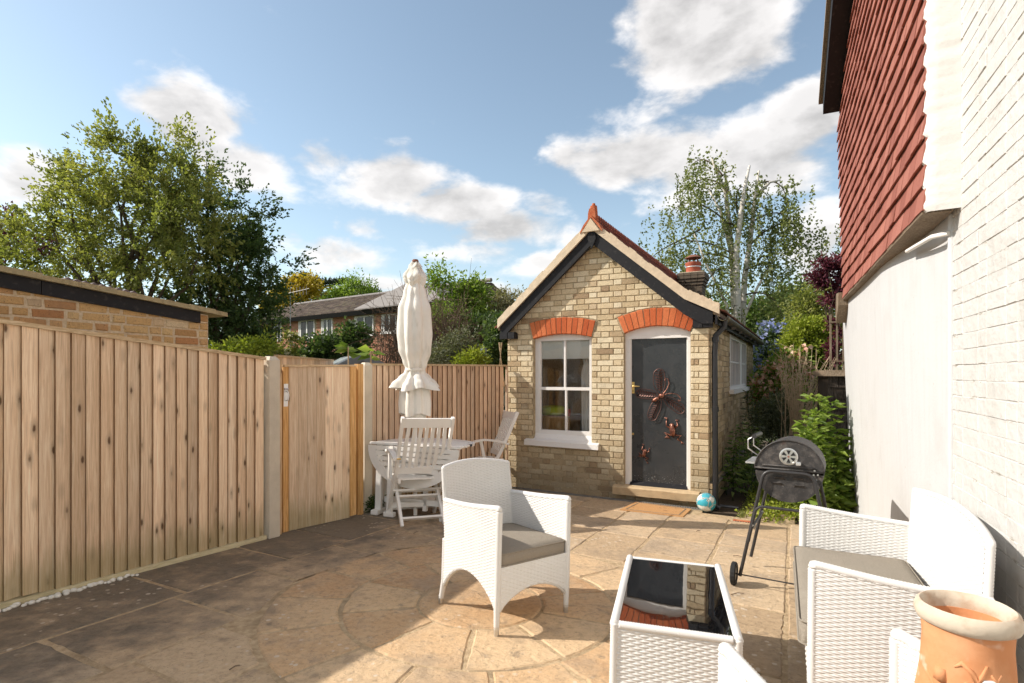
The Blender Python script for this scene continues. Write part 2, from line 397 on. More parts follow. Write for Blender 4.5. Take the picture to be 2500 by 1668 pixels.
plain('steel', (0.62,0.61,0.58), 0.32, 0.9, var=0.1, bmp=0.05)
plain('zinc', (0.72,0.71,0.70), 0.35, 0.8, var=0.15, bmp=0.1)
def f(t, b):   # window glass
    t.n.remove(b); fr = t.node('ShaderNodeFresnel'); fr.inputs[0].default_value = 1.62
    g = t.node('ShaderNodeBsdfGlossy'); g.inputs['Roughness'].default_value = 0.015; g.inputs[0].default_value = (0.95,0.97,1,1)
    tr = t.node('ShaderNodeBsdfTransparent'); tr.inputs[0].default_value = (0.95,0.96,0.955,1)
    k = t.math('ADD', t.math('MULTIPLY', fr.outputs[0], 1.25), 0.05, clamp=True)
    nz = t.node('ShaderNodeBump'); nz.inputs['Strength'].default_value = 0.10; nz.inputs['Distance'].default_value = 0.02
    t.put(nz.inputs['Height'], t.noise(pos(t), 3.0, 2)); t.l.new(nz.outputs[0], g.inputs['Normal'])
    mx = t.node('ShaderNodeMixShader'); t.put(mx.inputs[0], k); t.l.new(tr.outputs[0], mx.inputs[1]); t.l.new(g.outputs[0], mx.inputs[2]); t.l.new(mx.outputs[0], t.out.inputs[0])
mat('glass', f)
def f(t, b):   # smoked table glass, dusty
    p = pos(t); d = t.maprange(t.noise(p, 320, 2), 0.66, 0.74, 0, 0.5); c = t.mix(d, (0.006,0.006,0.007), (0.20,0.19,0.18))
    setp(t, b, c, t.math('ADD', 0.015, t.math('MULTIPLY', d, 0.3)), 0, 1.0); b.inputs['IOR'].default_value = 2.4; bump(t, b, t.noise(p, 5.0, 2), 0.05, 0.01)
mat('black_glass', f)
def wood(name, lo, hi, knot=True, green=0.0, streak=14.0, axis=(26,26,1.0), rough=0.75, zlow=None, vary=0.25, gloss=0.25):
    def f(t, b):
        p = pos(t); r = objrand(t)
        off = t.node('ShaderNodeCombineXYZ'); t.put(off.inputs[0], t.math('MULTIPLY', r, 37.0)); t.put(off.inputs[1], t.math('MULTIPLY', r, 91.0)); t.put(off.inputs[2], t.math('MULTIPLY', r, 13.0))
        q = t.vmath('ADD', p, off.outputs[0]); gq = t.scaled(q, axis)
        wob = t.noise(t.scaled(q, tuple(a*0.12 for a in axis)), 1.0, 3)
        g = t.noise(gq, 3.4, 6, 0.65, 0.8); g2 = t.noise(gq, 11.0, 3)
        c = t.ramp(t.math('ADD', t.math('MULTIPLY', g, 0.75), t.math('MULTIPLY', wob, 0.3)), [(0.34, tuple(x*0.70 for x in lo)), (0.49, lo), (0.63, hi), (0.85, tuple(min(1, x*1.08) for x in hi))])
        c = t.mix(t.maprange(g2, 0.55, 0.75, 0, 0.35), c, tuple(x*0.66 for x in lo))
        tint = t.math('ADD', 1.0-vary/2, t.math('MULTIPLY', r, vary)); c = t.vmath('SCALE', c, scale=tint)
        warm = t.math('FRACT', t.math('MULTIPLY', r, 17.3)); c = t.mix(t.math('MULTIPLY', warm, 0.22), c, t.vmath('MULTIPLY', c, (1.0,0.80,0.58)))
        if knot:
            kq = t.scaled(q, (11.0, 11.0, 4.2)); kd = t.voronoi(kq, 1.0)
            kd = t.math('ADD', kd, t.math('MULTIPLY', t.math('SUBTRACT', t.noise(q, 40, 2), 0.5), 0.07))
            rings = t.maprange(kd, 0.12, 0.36, 0.6, 0.0); c = t.mix(rings, c, tuple(x*0.62 for x in lo))
            core = t.maprange(kd, 0.06, 0.155, 0.9, 0.0); c = t.mix(core, c, (0.10,0.05,0.025))
        if green:
            z = t.node('ShaderNodeSeparateXYZ'); t.l.new(p, z.inputs[0])
            hgt = t.math('SUBTRACT', z.outputs[2], t.math('ADD', GC, t.math('ADD', t.math('MULTIPLY', z.outputs[0], -0.025), t.math('MULTIPLY', z.outputs[1], -0.028))))
            hh = t.math('ADD', hgt, t.math('MULTIPLY', t.math('SUBTRACT', t.noise(t.scaled(p, (14,14,3)), 1.0, 3), 0.5), 0.32))
            c = t.mix(t.maprange(hh, 0.08, 0.36, green, 0.0), c, (0.20,0.185,0.06))
        setp(t, b, c, rough, 0, gloss); bump(t, b, t.math('ADD', g, t.math('MULTIPLY', g2, 0.5)), 0.35, 0.004)
    return mat(name, f)
wood('fence_board', (0.76,0.555,0.375), (0.90,0.735,0.545), True, 0.5, vary=0.4)
wood('fence_board_worn', (0.71,0.505,0.345), (0.87,0.69,0.515), True, 0.6, vary=0.4)
wood('fence_cap', (0.50,0.36,0.21), (0.70,0.55,0.36), False, axis=(3,3,30))
wood('gate_frame', (0.60,0.33,0.12), (0.80,0.52,0.24), False)
wood('gate_jamb', (0.62,0.42,0.24), (0.84,0.65,0.43), True)
wood('gravel_board', (0.62,0.53,0.34), (0.76,0.67,0.46), False, 0.25, axis=(3,3,20))
wood('oak_chest', (0.50,0.26,0.09), (0.66,0.38,0.15), False)
wood('weathered_wood', (0.20,0.15,0.10), (0.34,0.27,0.20), False)
wood('dark_shingle', (0.06,0.045,0.035), (0.15,0.12,0.095), False)
plain('bark', (0.10,0.075,0.05), 0.95, var=0.4, scale=18, bmp=0.8, bscale=40)
plain('dry_stem', (0.60,0.45,0.29), 0.9, var=0.3, scale=20, bmp=0.2)
plain('twig', (0.17,0.115,0.075), 0.95, var=0.35, scale=12, bmp=0.2)
def f(t, b):
    p = pos(t); n = t.noise(t.scaled(p, (3,3,14)), 1.0, 5, 0.7); c = t.mix(t.maprange(n, 0.52, 0.70), (0.66,0.60,0.53), (0.10,0.08,0.07))
    setp(t, b, c, 0.8, 0, 0.2)
mat('birch_bark', f)
def f(t, b):   # white painted garden furniture
    p = pos(t); n = t.noise(p, 5, 4); g = t.noise(p, 70, 4)
    c = t.mix(t.maprange(n, 0.48, 0.78, 0, 0.35), (0.88,0.85,0.80), (0.76,0.71,0.64)); c = t.mix(t.maprange(g, 0.68, 0.76, 0, 0.6), c, (0.36,0.30,0.23))
    setp(t, b, c, 0.5, 0, 0.35); bump(t, b, g, 0.12, 0.003)
mat('white_wood', f)
def f(t, b):   # white rattan
    p = pos(t); n = t.noise(p, 90, 3); big = t.noise(p, 4, 3)
    c = t.mix(t.maprange(n, 0.5, 0.8, 0, 0.2), (0.70,0.685,0.66), (0.60,0.575,0.53)); c = t.mix(t.maprange(big, 0.5, 0.8, 0, 0.2), c, (0.58,0.53,0.45))
    c = t.mix(t.maprange(t.noise(t.scaled(p,(30,30,30)), 3.0, 2), 0.76, 0.79, 0, 0.6), c, (0.20,0.18,0.15))
    setp(t, b, c, 0.42, 0, 0.4)
mat('white_rattan', f)
def f(t, b):   # taupe cushion cloth
    p = pos(t); n = t.noise(t.scaled(p, (1,1,1)), 420, 2); m = t.noise(t.scaled(p, (60,14,60)), 3.0, 3); k = t.noise(p, 5, 3)
    c = t.mix(t.maprange(n, 0.3, 0.7), (0.17,0.145,0.115), (0.38,0.335,0.275)); c = t.mix(t.maprange(m, 0.4, 0.7, 0, 0.5), c, (0.23,0.20,0.16)); c = t.mix(t.maprange(k, 0.5, 0.8, 0, 0.3), c, (0.36,0.32,0.26))
    setp(t, b, c, 0.95, 0, 0.1); bump(t, b, n, 0.4, 0.002)
mat('taupe_cloth', f)
def f(t, b):   # parasol canvas
    p = pos(t); n = t.noise(p, 6, 4); m = t.noise(t.scaled(p, (9,9,2)), 2.0, 4)
    c = t.mix(t.maprange(n, 0.45, 0.8, 0, 0.4), (0.86,0.82,0.745), (0.70,0.65,0.56)); c = t.mix(t.maprange(m, 0.55, 0.75, 0, 0.4), c, (0.50,0.46,0.36))
    z = t.node('ShaderNodeSeparateXYZ'); t.l.new(p, z.inputs[0]); top = t.maprange(z.outputs[2], 2.55, 2.85, 0, 0.5); c = t.mix(t.math('MULTIPLY', top, t.maprange(m, 0.35, 0.6)), c, (0.36,0.34,0.24))
    setp(t, b, c, 0.9, 0, 0.1); bump(t, b, t.math('ADD', t.noise(p, 300, 2), t.math('MULTIPLY', t.noise(p, 18, 4), 2.0)), 0.3, 0.004)
    b.inputs['Subsurface Weight'].default_value = 0.0
mat('canvas', f)
def slab(name, stops, dark):
    def f(t, b):
        p = pos(t); r = rnd(t); sep = t.node('ShaderNodeSeparateXYZ'); t.l.new(p, sep.inputs[0]); X, Y = sep.outputs[0], sep.outputs[1]
        base = t.ramp(r, stops)
        n1 = t.noise(p, 5.5, 6, 0.65); n2 = t.noise(p, 28, 6, 0.65); n3 = t.noise(p, 1.3, 4, 0.6)
        base = t.mix(t.maprange(n1, 0.38, 0.72, 0, 0.6), base, (0.58,0.42,0.26)); base = t.mix(t.maprange(n2, 0.45, 0.75, 0, 0.55), base, t.vmath('SCALE', base, scale=0.52))
        base = t.mix(t.maprange(t.noise(p, 2.6, 5, 0.6), 0.48, 0.68, 0, 0.6), base, (0.33,0.25,0.175))
        base = t.mix(t.maprange(t.noise(p, 11, 6, 0.7, 0.6), 0.54, 0.70, 0, 0.65), base, (0.24,0.18,0.125))
        base = t.mix(t.maprange(t.noise(p, 75, 3, 0.6), 0.58, 0.70, 0, 0.55), base, (0.20,0.15,0.11))
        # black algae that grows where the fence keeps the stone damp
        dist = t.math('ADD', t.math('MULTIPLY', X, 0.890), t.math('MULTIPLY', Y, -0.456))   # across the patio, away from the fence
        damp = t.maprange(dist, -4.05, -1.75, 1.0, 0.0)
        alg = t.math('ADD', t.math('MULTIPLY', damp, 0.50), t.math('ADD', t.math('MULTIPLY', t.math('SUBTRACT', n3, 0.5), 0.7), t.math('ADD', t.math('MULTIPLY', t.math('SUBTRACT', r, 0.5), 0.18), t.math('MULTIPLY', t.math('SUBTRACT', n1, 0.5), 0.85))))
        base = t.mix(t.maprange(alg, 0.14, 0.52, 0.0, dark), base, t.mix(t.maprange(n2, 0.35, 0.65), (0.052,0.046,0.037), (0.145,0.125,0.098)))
        lich = t.math('MULTIPLY', t.maprange(t.math('ADD', t.voronoi(p, 15.0), t.math('MULTIPLY', t.math('SUBTRACT', n2, 0.5), 0.25)), 0.23, 0.15, 0, 1), t.maprange(t.noise(p, 1.1, 3), 0.50, 0.62))
        base = t.mix(t.math('MULTIPLY', lich, 0.75), base, (0.62,0.53,0.42))
        setp(t, b, base, t.maprange(n2, 0.3, 0.7, 0.62, 0.9), 0, 0.3)
        riv = t.noise(t.scaled(p, (1.0,1.6,1.0)), 7.0, 7, 0.6, 0.8)
        bump(t, b, t.math('ADD', t.math('MULTIPLY', riv, 1.6), t.math('MULTIPLY', n2, 0.5)), 0.75, 0.016)
    return mat(name, f)
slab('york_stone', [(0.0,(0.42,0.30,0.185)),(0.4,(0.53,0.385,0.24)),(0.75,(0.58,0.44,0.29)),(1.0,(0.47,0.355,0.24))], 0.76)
slab('circle_stone', [(0.0,(0.48,0.29,0.15)),(0.5,(0.58,0.38,0.21)),(1.0,(0.63,0.45,0.27))], 0.45)
def f(t, b):
    p = pos(t); n = t.noise(p, 25, 5); big = t.noise(p, 1.8, 4); c = t.ramp(n, [(0.3,(0.34,0.24,0.14)),(0.7,(0.58,0.44,0.28))]); c = t.mix(t.maprange(big, 0.5, 0.7, 0, 0.5), c, (0.16,0.125,0.08))
    setp(t, b, c, 0.95, 0, 0.1); bump(t, b, t.noise(p, 80, 5), 0.8, 0.01)
mat('joint_sand', f)
plain('concrete_post', (0.62,0.545,0.435), 0.92, var=0.22, scale=7, bmp=0.9, bscale=120)
plain('step_stone', (0.50,0.37,0.22), 0.9, var=0.35, scale=9, bmp=0.8, bscale=22)
plain('soil', (0.085,0.058,0.036), 0.98, var=0.5, scale=16, bmp=1.0, bscale=40)
plain('grass_ground', (0.075,0.09,0.035), 0.98, var=0.5, scale=3, bmp=0.8, bscale=30)
plain('dark_edging', (0.15,0.135,0.115), 0.85, var=0.3, scale=8, bmp=0.5, bscale=30)
plain('pebble', (0.78,0.74,0.66), 0.6, var=0.2, scale=10, bmp=0.2)
def f(t, b):
    p = pos(t); n = t.noise(p, 240, 2); k = t.noise(p, 14, 5); c = t.mix(t.maprange(n, 0.3, 0.7), (0.42,0.22,0.09), (0.62,0.36,0.17)); c = t.mix(t.maprange(k, 0.6, 0.72, 0, 0.7), c, (0.22,0.12,0.06))
    setp(t, b, c, 0.95, 0, 0.1); bump(t, b, n, 0.8, 0.005)
mat('coir', f)
plain('drain_grey', (0.20,0.19,0.17), 0.7, var=0.3, scale=20, bmp=0.3)
plain('drain_dark', (0.02,0.018,0.015), 0.95, var=0.3, bmp=0.2)
def f(t, b):   # old barrel grill, heat worn black with ash bloom
    p = pos(t); n = t.noise(p, 18, 6, 0.7); m = t.noise(p, 90, 4, 0.7); k = t.noise(p, 5, 4)
    c = t.mix(t.maprange(n, 0.42, 0.72, 0, 0.8), (0.030,0.027,0.026), (0.125,0.108,0.095)); c = t.mix(t.maprange(m, 0.60, 0.72, 0, 0.6), c, (0.23,0.21,0.19)); c = t.mix(t.maprange(k, 0.60, 0.74, 0, 0.45), c, (0.20,0.085,0.04))
    setp(t, b, c, t.maprange(n, 0.3, 0.7, 0.42, 0.75), 0.0, 0.5); bump(t, b, m, 0.25, 0.003)
mat('grill_black', f)
plain('grill_tube', (0.035,0.033,0.033), 0.38, 0.0, var=0.3, scale=15, bmp=0.1)
def f(t, b):
    p = pos(t); n = t.noise(p, 9, 5); c = t.mix(t.maprange(n, 0.35, 0.7), (0.58,0.25,0.11), (0.68,0.34,0.175)); w = t.maprange(t.noise(p, 11, 3), 0.62, 0.72, 0, 0.5); c = t.mix(w, c, (0.78,0.66,0.55))
    setp(t, b, c, 0.75, 0, 0.25); bump(t, b, t.noise(p, 50, 4), 0.25, 0.004)
mat('terracotta', f)
def f(t, b):
    p = pos(t); n = t.noise(p, 14, 5); c = t.mix(t.maprange(n, 0.45, 0.75), (0.56,0.48,0.38), (0.44,0.29,0.19))
    setp(t, b, c, 0.85, 0, 0.2); bump(t, b, t.noise(p, 40, 4), 0.4, 0.005)
mat('limey_terracotta', f)
plain('chimney_red', (0.40,0.095,0.05), 0.7, var=0.25, scale=14, bmp=0.3)
plain('cowl_rust', (0.22,0.085,0.05), 0.8, var=0.35, scale=20, bmp=0.3)
plain('lime_cloth', (0.50,0.62,0.04), 0.9, var=0.2, scale=8, bmp=0.3)
plain('red_cup', (0.62,0.05,0.04), 0.4, var=0.05, bmp=0)
plain('blind_cloth', (0.86,0.83,0.77), 0.9, var=0.08, scale=3, bmp=0.2, bscale=300)
plain('curtain_cloth', (0.72,0.70,0.66), 0.9, var=0.1, scale=5, bmp=0.2)
plain('room_wall', (0.24,0.20,0.155), 0.95, var=0.2, bmp=0)
plain('felt_roof', (0.17,0.165,0.16), 0.92, var=0.3, scale=10, bmp=0.6, bscale=120)
plain('blue_grey_paint', (0.16,0.185,0.205), 0.6, var=0.2, bmp=0.2)
plain('slate_blue_pipe', (0.19,0.235,0.26), 0.5, var=0.15, bmp=0.1)
plain('rooflight_glass', (0.55,0.60,0.62), 0.12, 0.0, var=0.1, scale=3, bmp=0.0, spec=0.8)
plain('far_window_glass', (0.030,0.034,0.034), 0.12, 0.0, var=0.6, scale=1.2, bmp=0.0, spec=0.35)
def f(t, b):
    p = pos(t); r = rnd(t); c = t.ramp(r, [(0,(0.060,0.044,0.036)),(0.6,(0.105,0.077,0.060)),(1,(0.155,0.117,0.09))]); c = t.mix(t.maprange(t.noise(p, 1.6, 5), 0.5, 0.75, 0, 0.6), c, (0.19,0.17,0.10))
    setp(t, b, c, 0.9, 0, 0.2)
mat('far_tile', f)
plain('pale_slate', (0.24,0.215,0.20), 0.8, var=0.15, scale=2, bmp=0.2)
plain('moss_tile', (0.34,0.27,0.15), 0.95, var=0.45, scale=22, bmp=1.0, bscale=60)
plain('purple_tile', (0.16,0.12,0.125), 0.8, var=0.3, scale=12, bmp=0.4)
plain('aerial_metal', (0.32,0.30,0.28), 0.5, 0.6, var=0.1, bmp=0)
def leaf(name, cols, trans=0.35, rough=0.5):
    def f(t, b):
        a = t.node('ShaderNodeAttribute', attribute_name='tint'); p = pos(t)
        k = t.math('ADD', t.math('MULTIPLY', a.outputs['Fac'], 0.8), t.math('MULTIPLY', t.math('SUBTRACT', t.noise(p, 0.9, 3), 0.4), 0.7), clamp=True)
        n = len(cols); c = t.ramp(k, [(i/(n-1), cc) for i, cc in enumerate(cols)])
        setp(t, b, c, rough, 0, 0.35)
        tr = t.node('ShaderNodeBsdfTranslucent'); t.put(tr.inputs[0], t.vmath('MULTIPLY', c, (1.25,1.35,0.7)))
        mx = t.node('ShaderNodeMixShader'); mx.inputs[0].default_value = trans
        t.l.new(b.outputs[0], mx.inputs[1]); t.l.new(tr.outputs[0], mx.inputs[2]); t.l.new(mx.outputs[0], t.out.inputs[0])
    return mat(name, f)
leaf('leaf_maple', [(0.11,0.13,0.035),(0.21,0.23,0.06),(0.33,0.33,0.095),(0.46,0.42,0.15)], 0.48)
leaf('leaf_dark', [(0.035,0.062,0.022),(0.065,0.105,0.034),(0.11,0.155,0.052),(0.16,0.20,0.075)], 0.4)
leaf('leaf_bright', [(0.09,0.15,0.025),(0.17,0.25,0.04),(0.27,0.36,0.065),(0.38,0.45,0.12)], 0.42)
leaf('leaf_mid', [(0.06,0.10,0.03),(0.11,0.17,0.045),(0.18,0.25,0.07),(0.26,0.33,0.11)], 0.42)
leaf('leaf_lime', [(0.15,0.19,0.02),(0.28,0.33,0.04),(0.42,0.44,0.07)])
leaf('leaf_gold', [(0.28,0.20,0.02),(0.46,0.33,0.03),(0.58,0.43,0.05)])
leaf('leaf_purple', [(0.05,0.012,0.022),(0.13,0.025,0.045),(0.22,0.06,0.085)])
leaf('leaf_birch', [(0.08,0.10,0.032),(0.15,0.175,0.055),(0.25,0.265,0.10),(0.40,0.39,0.20)], 0.45)
leaf('leaf_pale', [(0.12,0.11,0.05),(0.26,0.24,0.13),(0.42,0.37,0.23)], 0.25)
leaf('leaf_cedar', [(0.018,0.032,0.018),(0.04,0.06,0.03),(0.07,0.09,0.04)], 0.15)
leaf('leaf_sage', [(0.07,0.085,0.04),(0.14,0.15,0.08),(0.24,0.24,0.14)], 0.25)
leaf('petal_pink', [(0.62,0.28,0.20),(0.74,0.42,0.33),(0.80,0.62,0.50)], 0.3)
leaf('petal_blue', [(0.16,0.20,0.42),(0.26,0.30,0.55),(0.38,0.42,0.64)], 0.3)
leaf('petal_cream', [(0.74,0.64,0.42),(0.80,0.74,0.60)], 0.3)

wood('board_edge', (0.24,0.145,0.08), (0.38,0.25,0.15), False, 0.3)
plain('dark_chimney_brick', (0.13,0.10,0.07), 0.95, var=0.4, scale=14, bmp=0.5)
# ------------------------------------------------------------------ ground, patio
U2 = Vector((0.456, 0.890, 0)); V2 = Vector((0.890, -0.456, 0))
def uv(u, v, dz=0.0):
    p = U2*u + V2*v; return Vector((p.x, p.y, gz(p.x, p.y)+dz))
g = MB(); n = 40
g.add([(-600,-300,-0.22),(600,-300,-0.22),(600,900,-0.22),(-600,900,-0.22)], [(0,1,2,3)])
kind(g.build('ground', M['grass_ground']), 'structure')
patio_poly = [(-3.0,-4.25),(4.0,-4.25),(5.2,-4.30),(7.4,-3.7),(7.4,-1.0),(6.72,-0.95),(6.68,1.1),(-3.0,1.1)]
mb = MB(); mb.prism([uv(u, v, -0.006) for u, v in patio_poly][::-1], (0,0,-0.3))
patio = kind(mb.build('patio', M['joint_sand']), 'structure'); PARENT_M[patio.name] = Matrix()
CIRC = Vector((-0.20, 3.55, 0)); CU = CIRC.dot(U2); CV = CIRC.dot(V2)
rse = random.Random(99)
def slab_mesh(poly, lift, tilt, mat_name, name='paving_slab'):
    """poly in (u,v), counter-clockwise or not; riven slab with worn, uneven arris"""
    fine = []
    for i in range(len(poly)):
        a, b = poly[i], poly[(i+1) % len(poly)]; k = max(1, int(math.hypot(b[0]-a[0], b[1]-a[1])/0.055))
        for q in range(k): fine.append((a[0]+(b[0]-a[0])*q/k+rse.gauss(0, .0028), a[1]+(b[1]-a[1])*q/k+rse.gauss(0, .0028)))
    poly = fine
    n = len(poly); cu = sum(p[0] for p in poly)/n; cv = sum(p[1] for p in poly)/n
    def ring(ins, dz):
        out = []
        for (a, b) in poly:
            du, dv = a-cu, b-cv; L = math.hypot(du, dv) or 1.0; k = max(0.0, 1-ins/L)
            uu, vv = cu+du*k, cv+dv*k; out.append(uv(uu, vv, dz + lift + tilt[0]*du + tilt[1]*dv))
        return out
    area = sum(poly[i][0]*poly[(i+1)%n][1]-poly[(i+1)%n][0]*poly[i][1] for i in range(n))
    vs = ring(0.0, -0.03) + ring(0.0, -0.007) + ring(0.011, 0.0)
    fs = []
    for k in range(2):
        for i in range(n):
            j = (i+1) % n; fs.append((k*n+i, k*n+j, (k+1)*n+j, (k+1)*n+i))
    fs.append(tuple(2*n+i for i in range(n)))
    if area > 0: fs = [f[::-1] for f in fs]
    m = MB(); m.add(vs, fs); return m.build(name, M[mat_name], patio)
rs = random.Random(11)
def outside_circle(poly, R):
    pts = []
    for i in range(len(poly)):
        a, b = poly[i], poly[(i+1) % len(poly)]; L = math.hypot(b[0]-a[0], b[1]-a[1]); k = max(1, int(L/0.03))
        for q in range(k): pts.append((a[0]+(b[0]-a[0])*q/k, a[1]+(b[1]-a[1])*q/k))
    if all(math.hypot(p[0]-CU, p[1]-CV) > R for p in pts): return poly
    out = []
    for p in pts:
        d = math.hypot(p[0]-CU, p[1]-CV)
        if d < R: p = (CU+(p[0]-CU)*R/d, CV+(p[1]-CV)*R/d)
        if not out or math.hypot(p[0]-out[-1][0], p[1]-out[-1][1]) > 0.012: out.append(p)
    ar = abs(sum(out[i][0]*out[(i+1)%len(out)][1]-out[(i+1)%len(out)][0]*out[i][1] for i in range(len(out))))/2
    return out if ar > 0.035 else None
rows = [-4.22, -3.52, -2.88, -2.32, -1.70, -1.22, -0.62, -0.04, 0.42, 1.0]
fixed = {0: [-0.6, 0.25, 1.05, 2.22, 3.05, 3.7, 4.5, 5.2, 5.9, 6.5], 1: [-0.3, 0.6, 1.44, 2.14, 2.75, 3.5, 4.2, 4.8, 5.5, 6.2]}
GAP = 0.011
for i in range(len(rows)-1):
    v0, v1 = rows[i], rows[i+1]
    if i in fixed: us = fixed[i]
    else:
        us = [-1.6+rs.random()*0.5]
        while us[-1] < 6.8: us.append(us[-1] + rs.choice([0.45, 0.6, 0.6, 0.75, 0.9]) * rs.uniform(0.94, 1.05))
    umax = 6.84 if v1 < -0.8 else 6.62
    for k in range(len(us)-1):
        a, b = us[k], min(us[k+1], umax)
        if b-a < 0.12: continue
        if i == 0 and a > 5.0: continue
        w = lambda: rs.uniform(-0.006, 0.006)
        poly = [(a+GAP+w(), v0+GAP+w()), (b-GAP+w(), v0+GAP+w()), (b-GAP+w(), v1-GAP+w()), (a+GAP+w(), v1-GAP+w())]
        if math.hypot((a+b)/2-CU, (v0+v1)/2-CV) < 1.0: 
            poly = outside_circle(poly, 1.345) if math.hypot((a+b)/2-CU, (v0+v1)/2-CV) > 0.55 else None
        else: poly = outside_circle(poly, 1.345)
        if poly is None: continue
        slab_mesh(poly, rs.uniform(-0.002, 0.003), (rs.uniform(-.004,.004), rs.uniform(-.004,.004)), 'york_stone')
def ring_slab(r0, r1, t0, t1):
    g0 = GAP/max(r0, 0.12); g1 = GAP/r1; n = max(4, int((t1-t0)/0.12)); pts = []
    for q in range(n+1):
        t = t0+g1+(t1-t0-2*g1)*q/n; pts.append((CU+(r1-GAP)*math.cos(t), CV+(r1-GAP)*math.sin(t)))
    if r0 > 0.01:
        for q in range(n+1):
            t = t1-g0-(t1-t0-2*g0)*q/n; pts.append((CU+(r0+GAP)*math.cos(t), CV+(r0+GAP)*math.sin(t)))
    slab_mesh(pts, rs.uniform(-0.001, 0.003), (rs.uniform(-.003,.003), rs.uniform(-.003,.003)), 'circle_stone')
slab_mesh([(CU+0.395*math.cos(t), CV+0.395*math.sin(t)) for t in [2*math.pi*q/36 for q in range(36)]], 0.001, (0,0), 'circle_stone')
for r0, r1, k, ph in ((0.40, 0.87, 10, 0.2), (0.87, 1.325, 15, 0.05)):
    for q in range(k): ring_slab(r0, r1, ph+2*math.pi*q/k, ph+2*math.pi*(q+1)/k)
# soil bed between the outhouse and the white house, with stepping slabs and a dark edging strip
sp = [(6.66,-0.90),(6.70,1.1),(10.5,1.6),(16,1.6),(16,-2.5),(7.05,-0.9)]
mb = MB(); mb.add([Vector((uv(u, v).x, uv(u, v).y, max(gz(uv(u,v).x, uv(u,v).y), -0.10)-0.035)) for u, v in sp], [tuple(range(len(sp)-1,-1,-1))])
kind(mb.build('soil_bed', M['soil']), 'structure')
mb = MB()
def flat_slab(u0, u1, v0, v1, matname, name, parent=None, th=0.05, dz=0.0):
    m = MB(); z = gz(*(uv((u0+u1)/2, (v0+v1)/2).xy))+dz
    c = [uv(u0, v0), uv(u1, v0), uv(u1, v1), uv(u0, v1)]; c = [Vector((p.x, p.y, max(z, -0.09))) for p in c]; cc = sum(c, Vector())/4
    vs = [p-Vector((0,0,th)) for p in c] + [p-Vector((0,0,.008)) for p in c] + [p+(cc-p).normalized()*0.012 for p in c]
    fs = [(8,9,10,11)]
    for k in range(2):
        for i in range(4): j = (i+1) % 4; fs.append((k*4+i, k*4+j, k*4+4+j, k*4+4+i))
    m.add(vs, [f[::-1] for f in fs]); return m.build(name, M[matname], parent)
path = kind(flat_slab(6.62, 10.6, -0.86, -0.55, 'dark_edging', 'path', dz=-0.008), 'structure'); PARENT_M[path.name] = Matrix()
for (a, b, c, d) in ((6.72,7.15,-0.50,0.02), (7.18,7.66,-0.50,-0.02), (7.72,8.2,-0.49,0.0), (8.3,8.8,-0.47,0.0), (8.9,9.5,-0.48,0.0)):
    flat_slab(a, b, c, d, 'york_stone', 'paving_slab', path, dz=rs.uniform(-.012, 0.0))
# channel drain along the outhouse
dr = thing('channel_drain', 'grey slotted channel drain along the foot of the brick outhouse', 'drain', uv(6.9, -2.3))
m = MB(); m.prism([uv(6.85,-3.62,-0.006), uv(6.935,-3.62,-0.006), uv(6.935,-0.86,-0.006), uv(6.85,-0.86,-0.006)][::-1], (0,0,-0.05)); m.build('trough', M['drain_dark'], dr)
m = MB()
for k in range(92):
    v = -3.6+k*0.0298; m.prism([uv(6.857,v,0.004), uv(6.93,v,0.004), uv(6.93,v+0.013,0.004), uv(6.857,v+0.013,0.004)][::-1], (0,0,-0.02))
for a in (6.85, 6.925): m.prism([uv(a,-3.62,0.006), uv(a+.012,-3.62,0.006), uv(a+.012,-0.86,0.006), uv(a,-0.86,0.006)][::-1], (0,0,-0.03))
kind(m.build('grating', M['drain_grey'], dr), 'stuff')

# ------------------------------------------------------------------ fences, posts, gate
def gpt(p, h): return Vector((p[0], p[1], gz(p[0], p[1])+h))
def board_run(parent, p0, d, n, pitch, topf, nrm, matname, bottom=0.035, name='board', seed=3, flip=False):
    """feather-edge boards from p0 along d; nrm points at the viewer"""
    r = random.Random(seed)
    for k in range(n):
        a = p0 + d*(k*pitch); b = p0 + d*(k*pitch+pitch*1.14); wob = r.uniform(-0.004, 0.004)
        oa, ob = (0.026, 0.004) if flip else (0.004, 0.026)
        oa += wob; ob += wob
        tz0, tz1 = topf(k*pitch), topf(k*pitch+pitch); lean = r.uniform(-0.003, 0.003)
        pts = []
        for q, off, tz in ((a, oa, tz0), (b, ob, tz1)):
            z0 = gz(q.x, q.y)+bottom+r.uniform(-.010, .008)
            pts.append((q+nrm*min(off-0.003, 0.0), q+nrm*off, z0, tz))
        (ab, af, z0, t0), (bb, bf, z1, t1) = pts
        m = MB(); m.hexa([(af.x,af.y,z0),(bf.x,bf.y,z1),(bb.x,bb.y,z1),(ab.x,ab.y,z0),
                          (af.x+d.x*lean,af.y+d.y*lean,t0),(bf.x+d.x*lean,bf.y+d.y*lean,t1),(bb.x,bb.y,t1),(ab.x,ab.y,t0)])
        bo = m.build(name, M[matname], parent); bo.data.materials.append(M['board_edge']); bo.data.polygons[5 if flip else 3].material_index = 1
def strip(name, matname, parent, p, q, za0, za1, zb0, zb1, nrm, o0, o1):
    m = MB(); m.hexa([(p+nrm*o1).to_tuple()[:2]+(za0,), (q+nrm*o1).to_tuple()[:2]+(zb0,), (q+nrm*o0).to_tuple()[:2]+(zb0,), (p+nrm*o0).to_tuple()[:2]+(za0,),
                      (p+nrm*o1).to_tuple()[:2]+(za1,), (q+nrm*o1).to_tuple()[:2]+(zb1,), (q+nrm*o0).to_tuple()[:2]+(zb1,), (p+nrm*o0).to_tuple()[:2]+(za1,)])
    return m.build(name, M[matname], parent)
def flat(v): return Vector((v.x, v.y, 0))
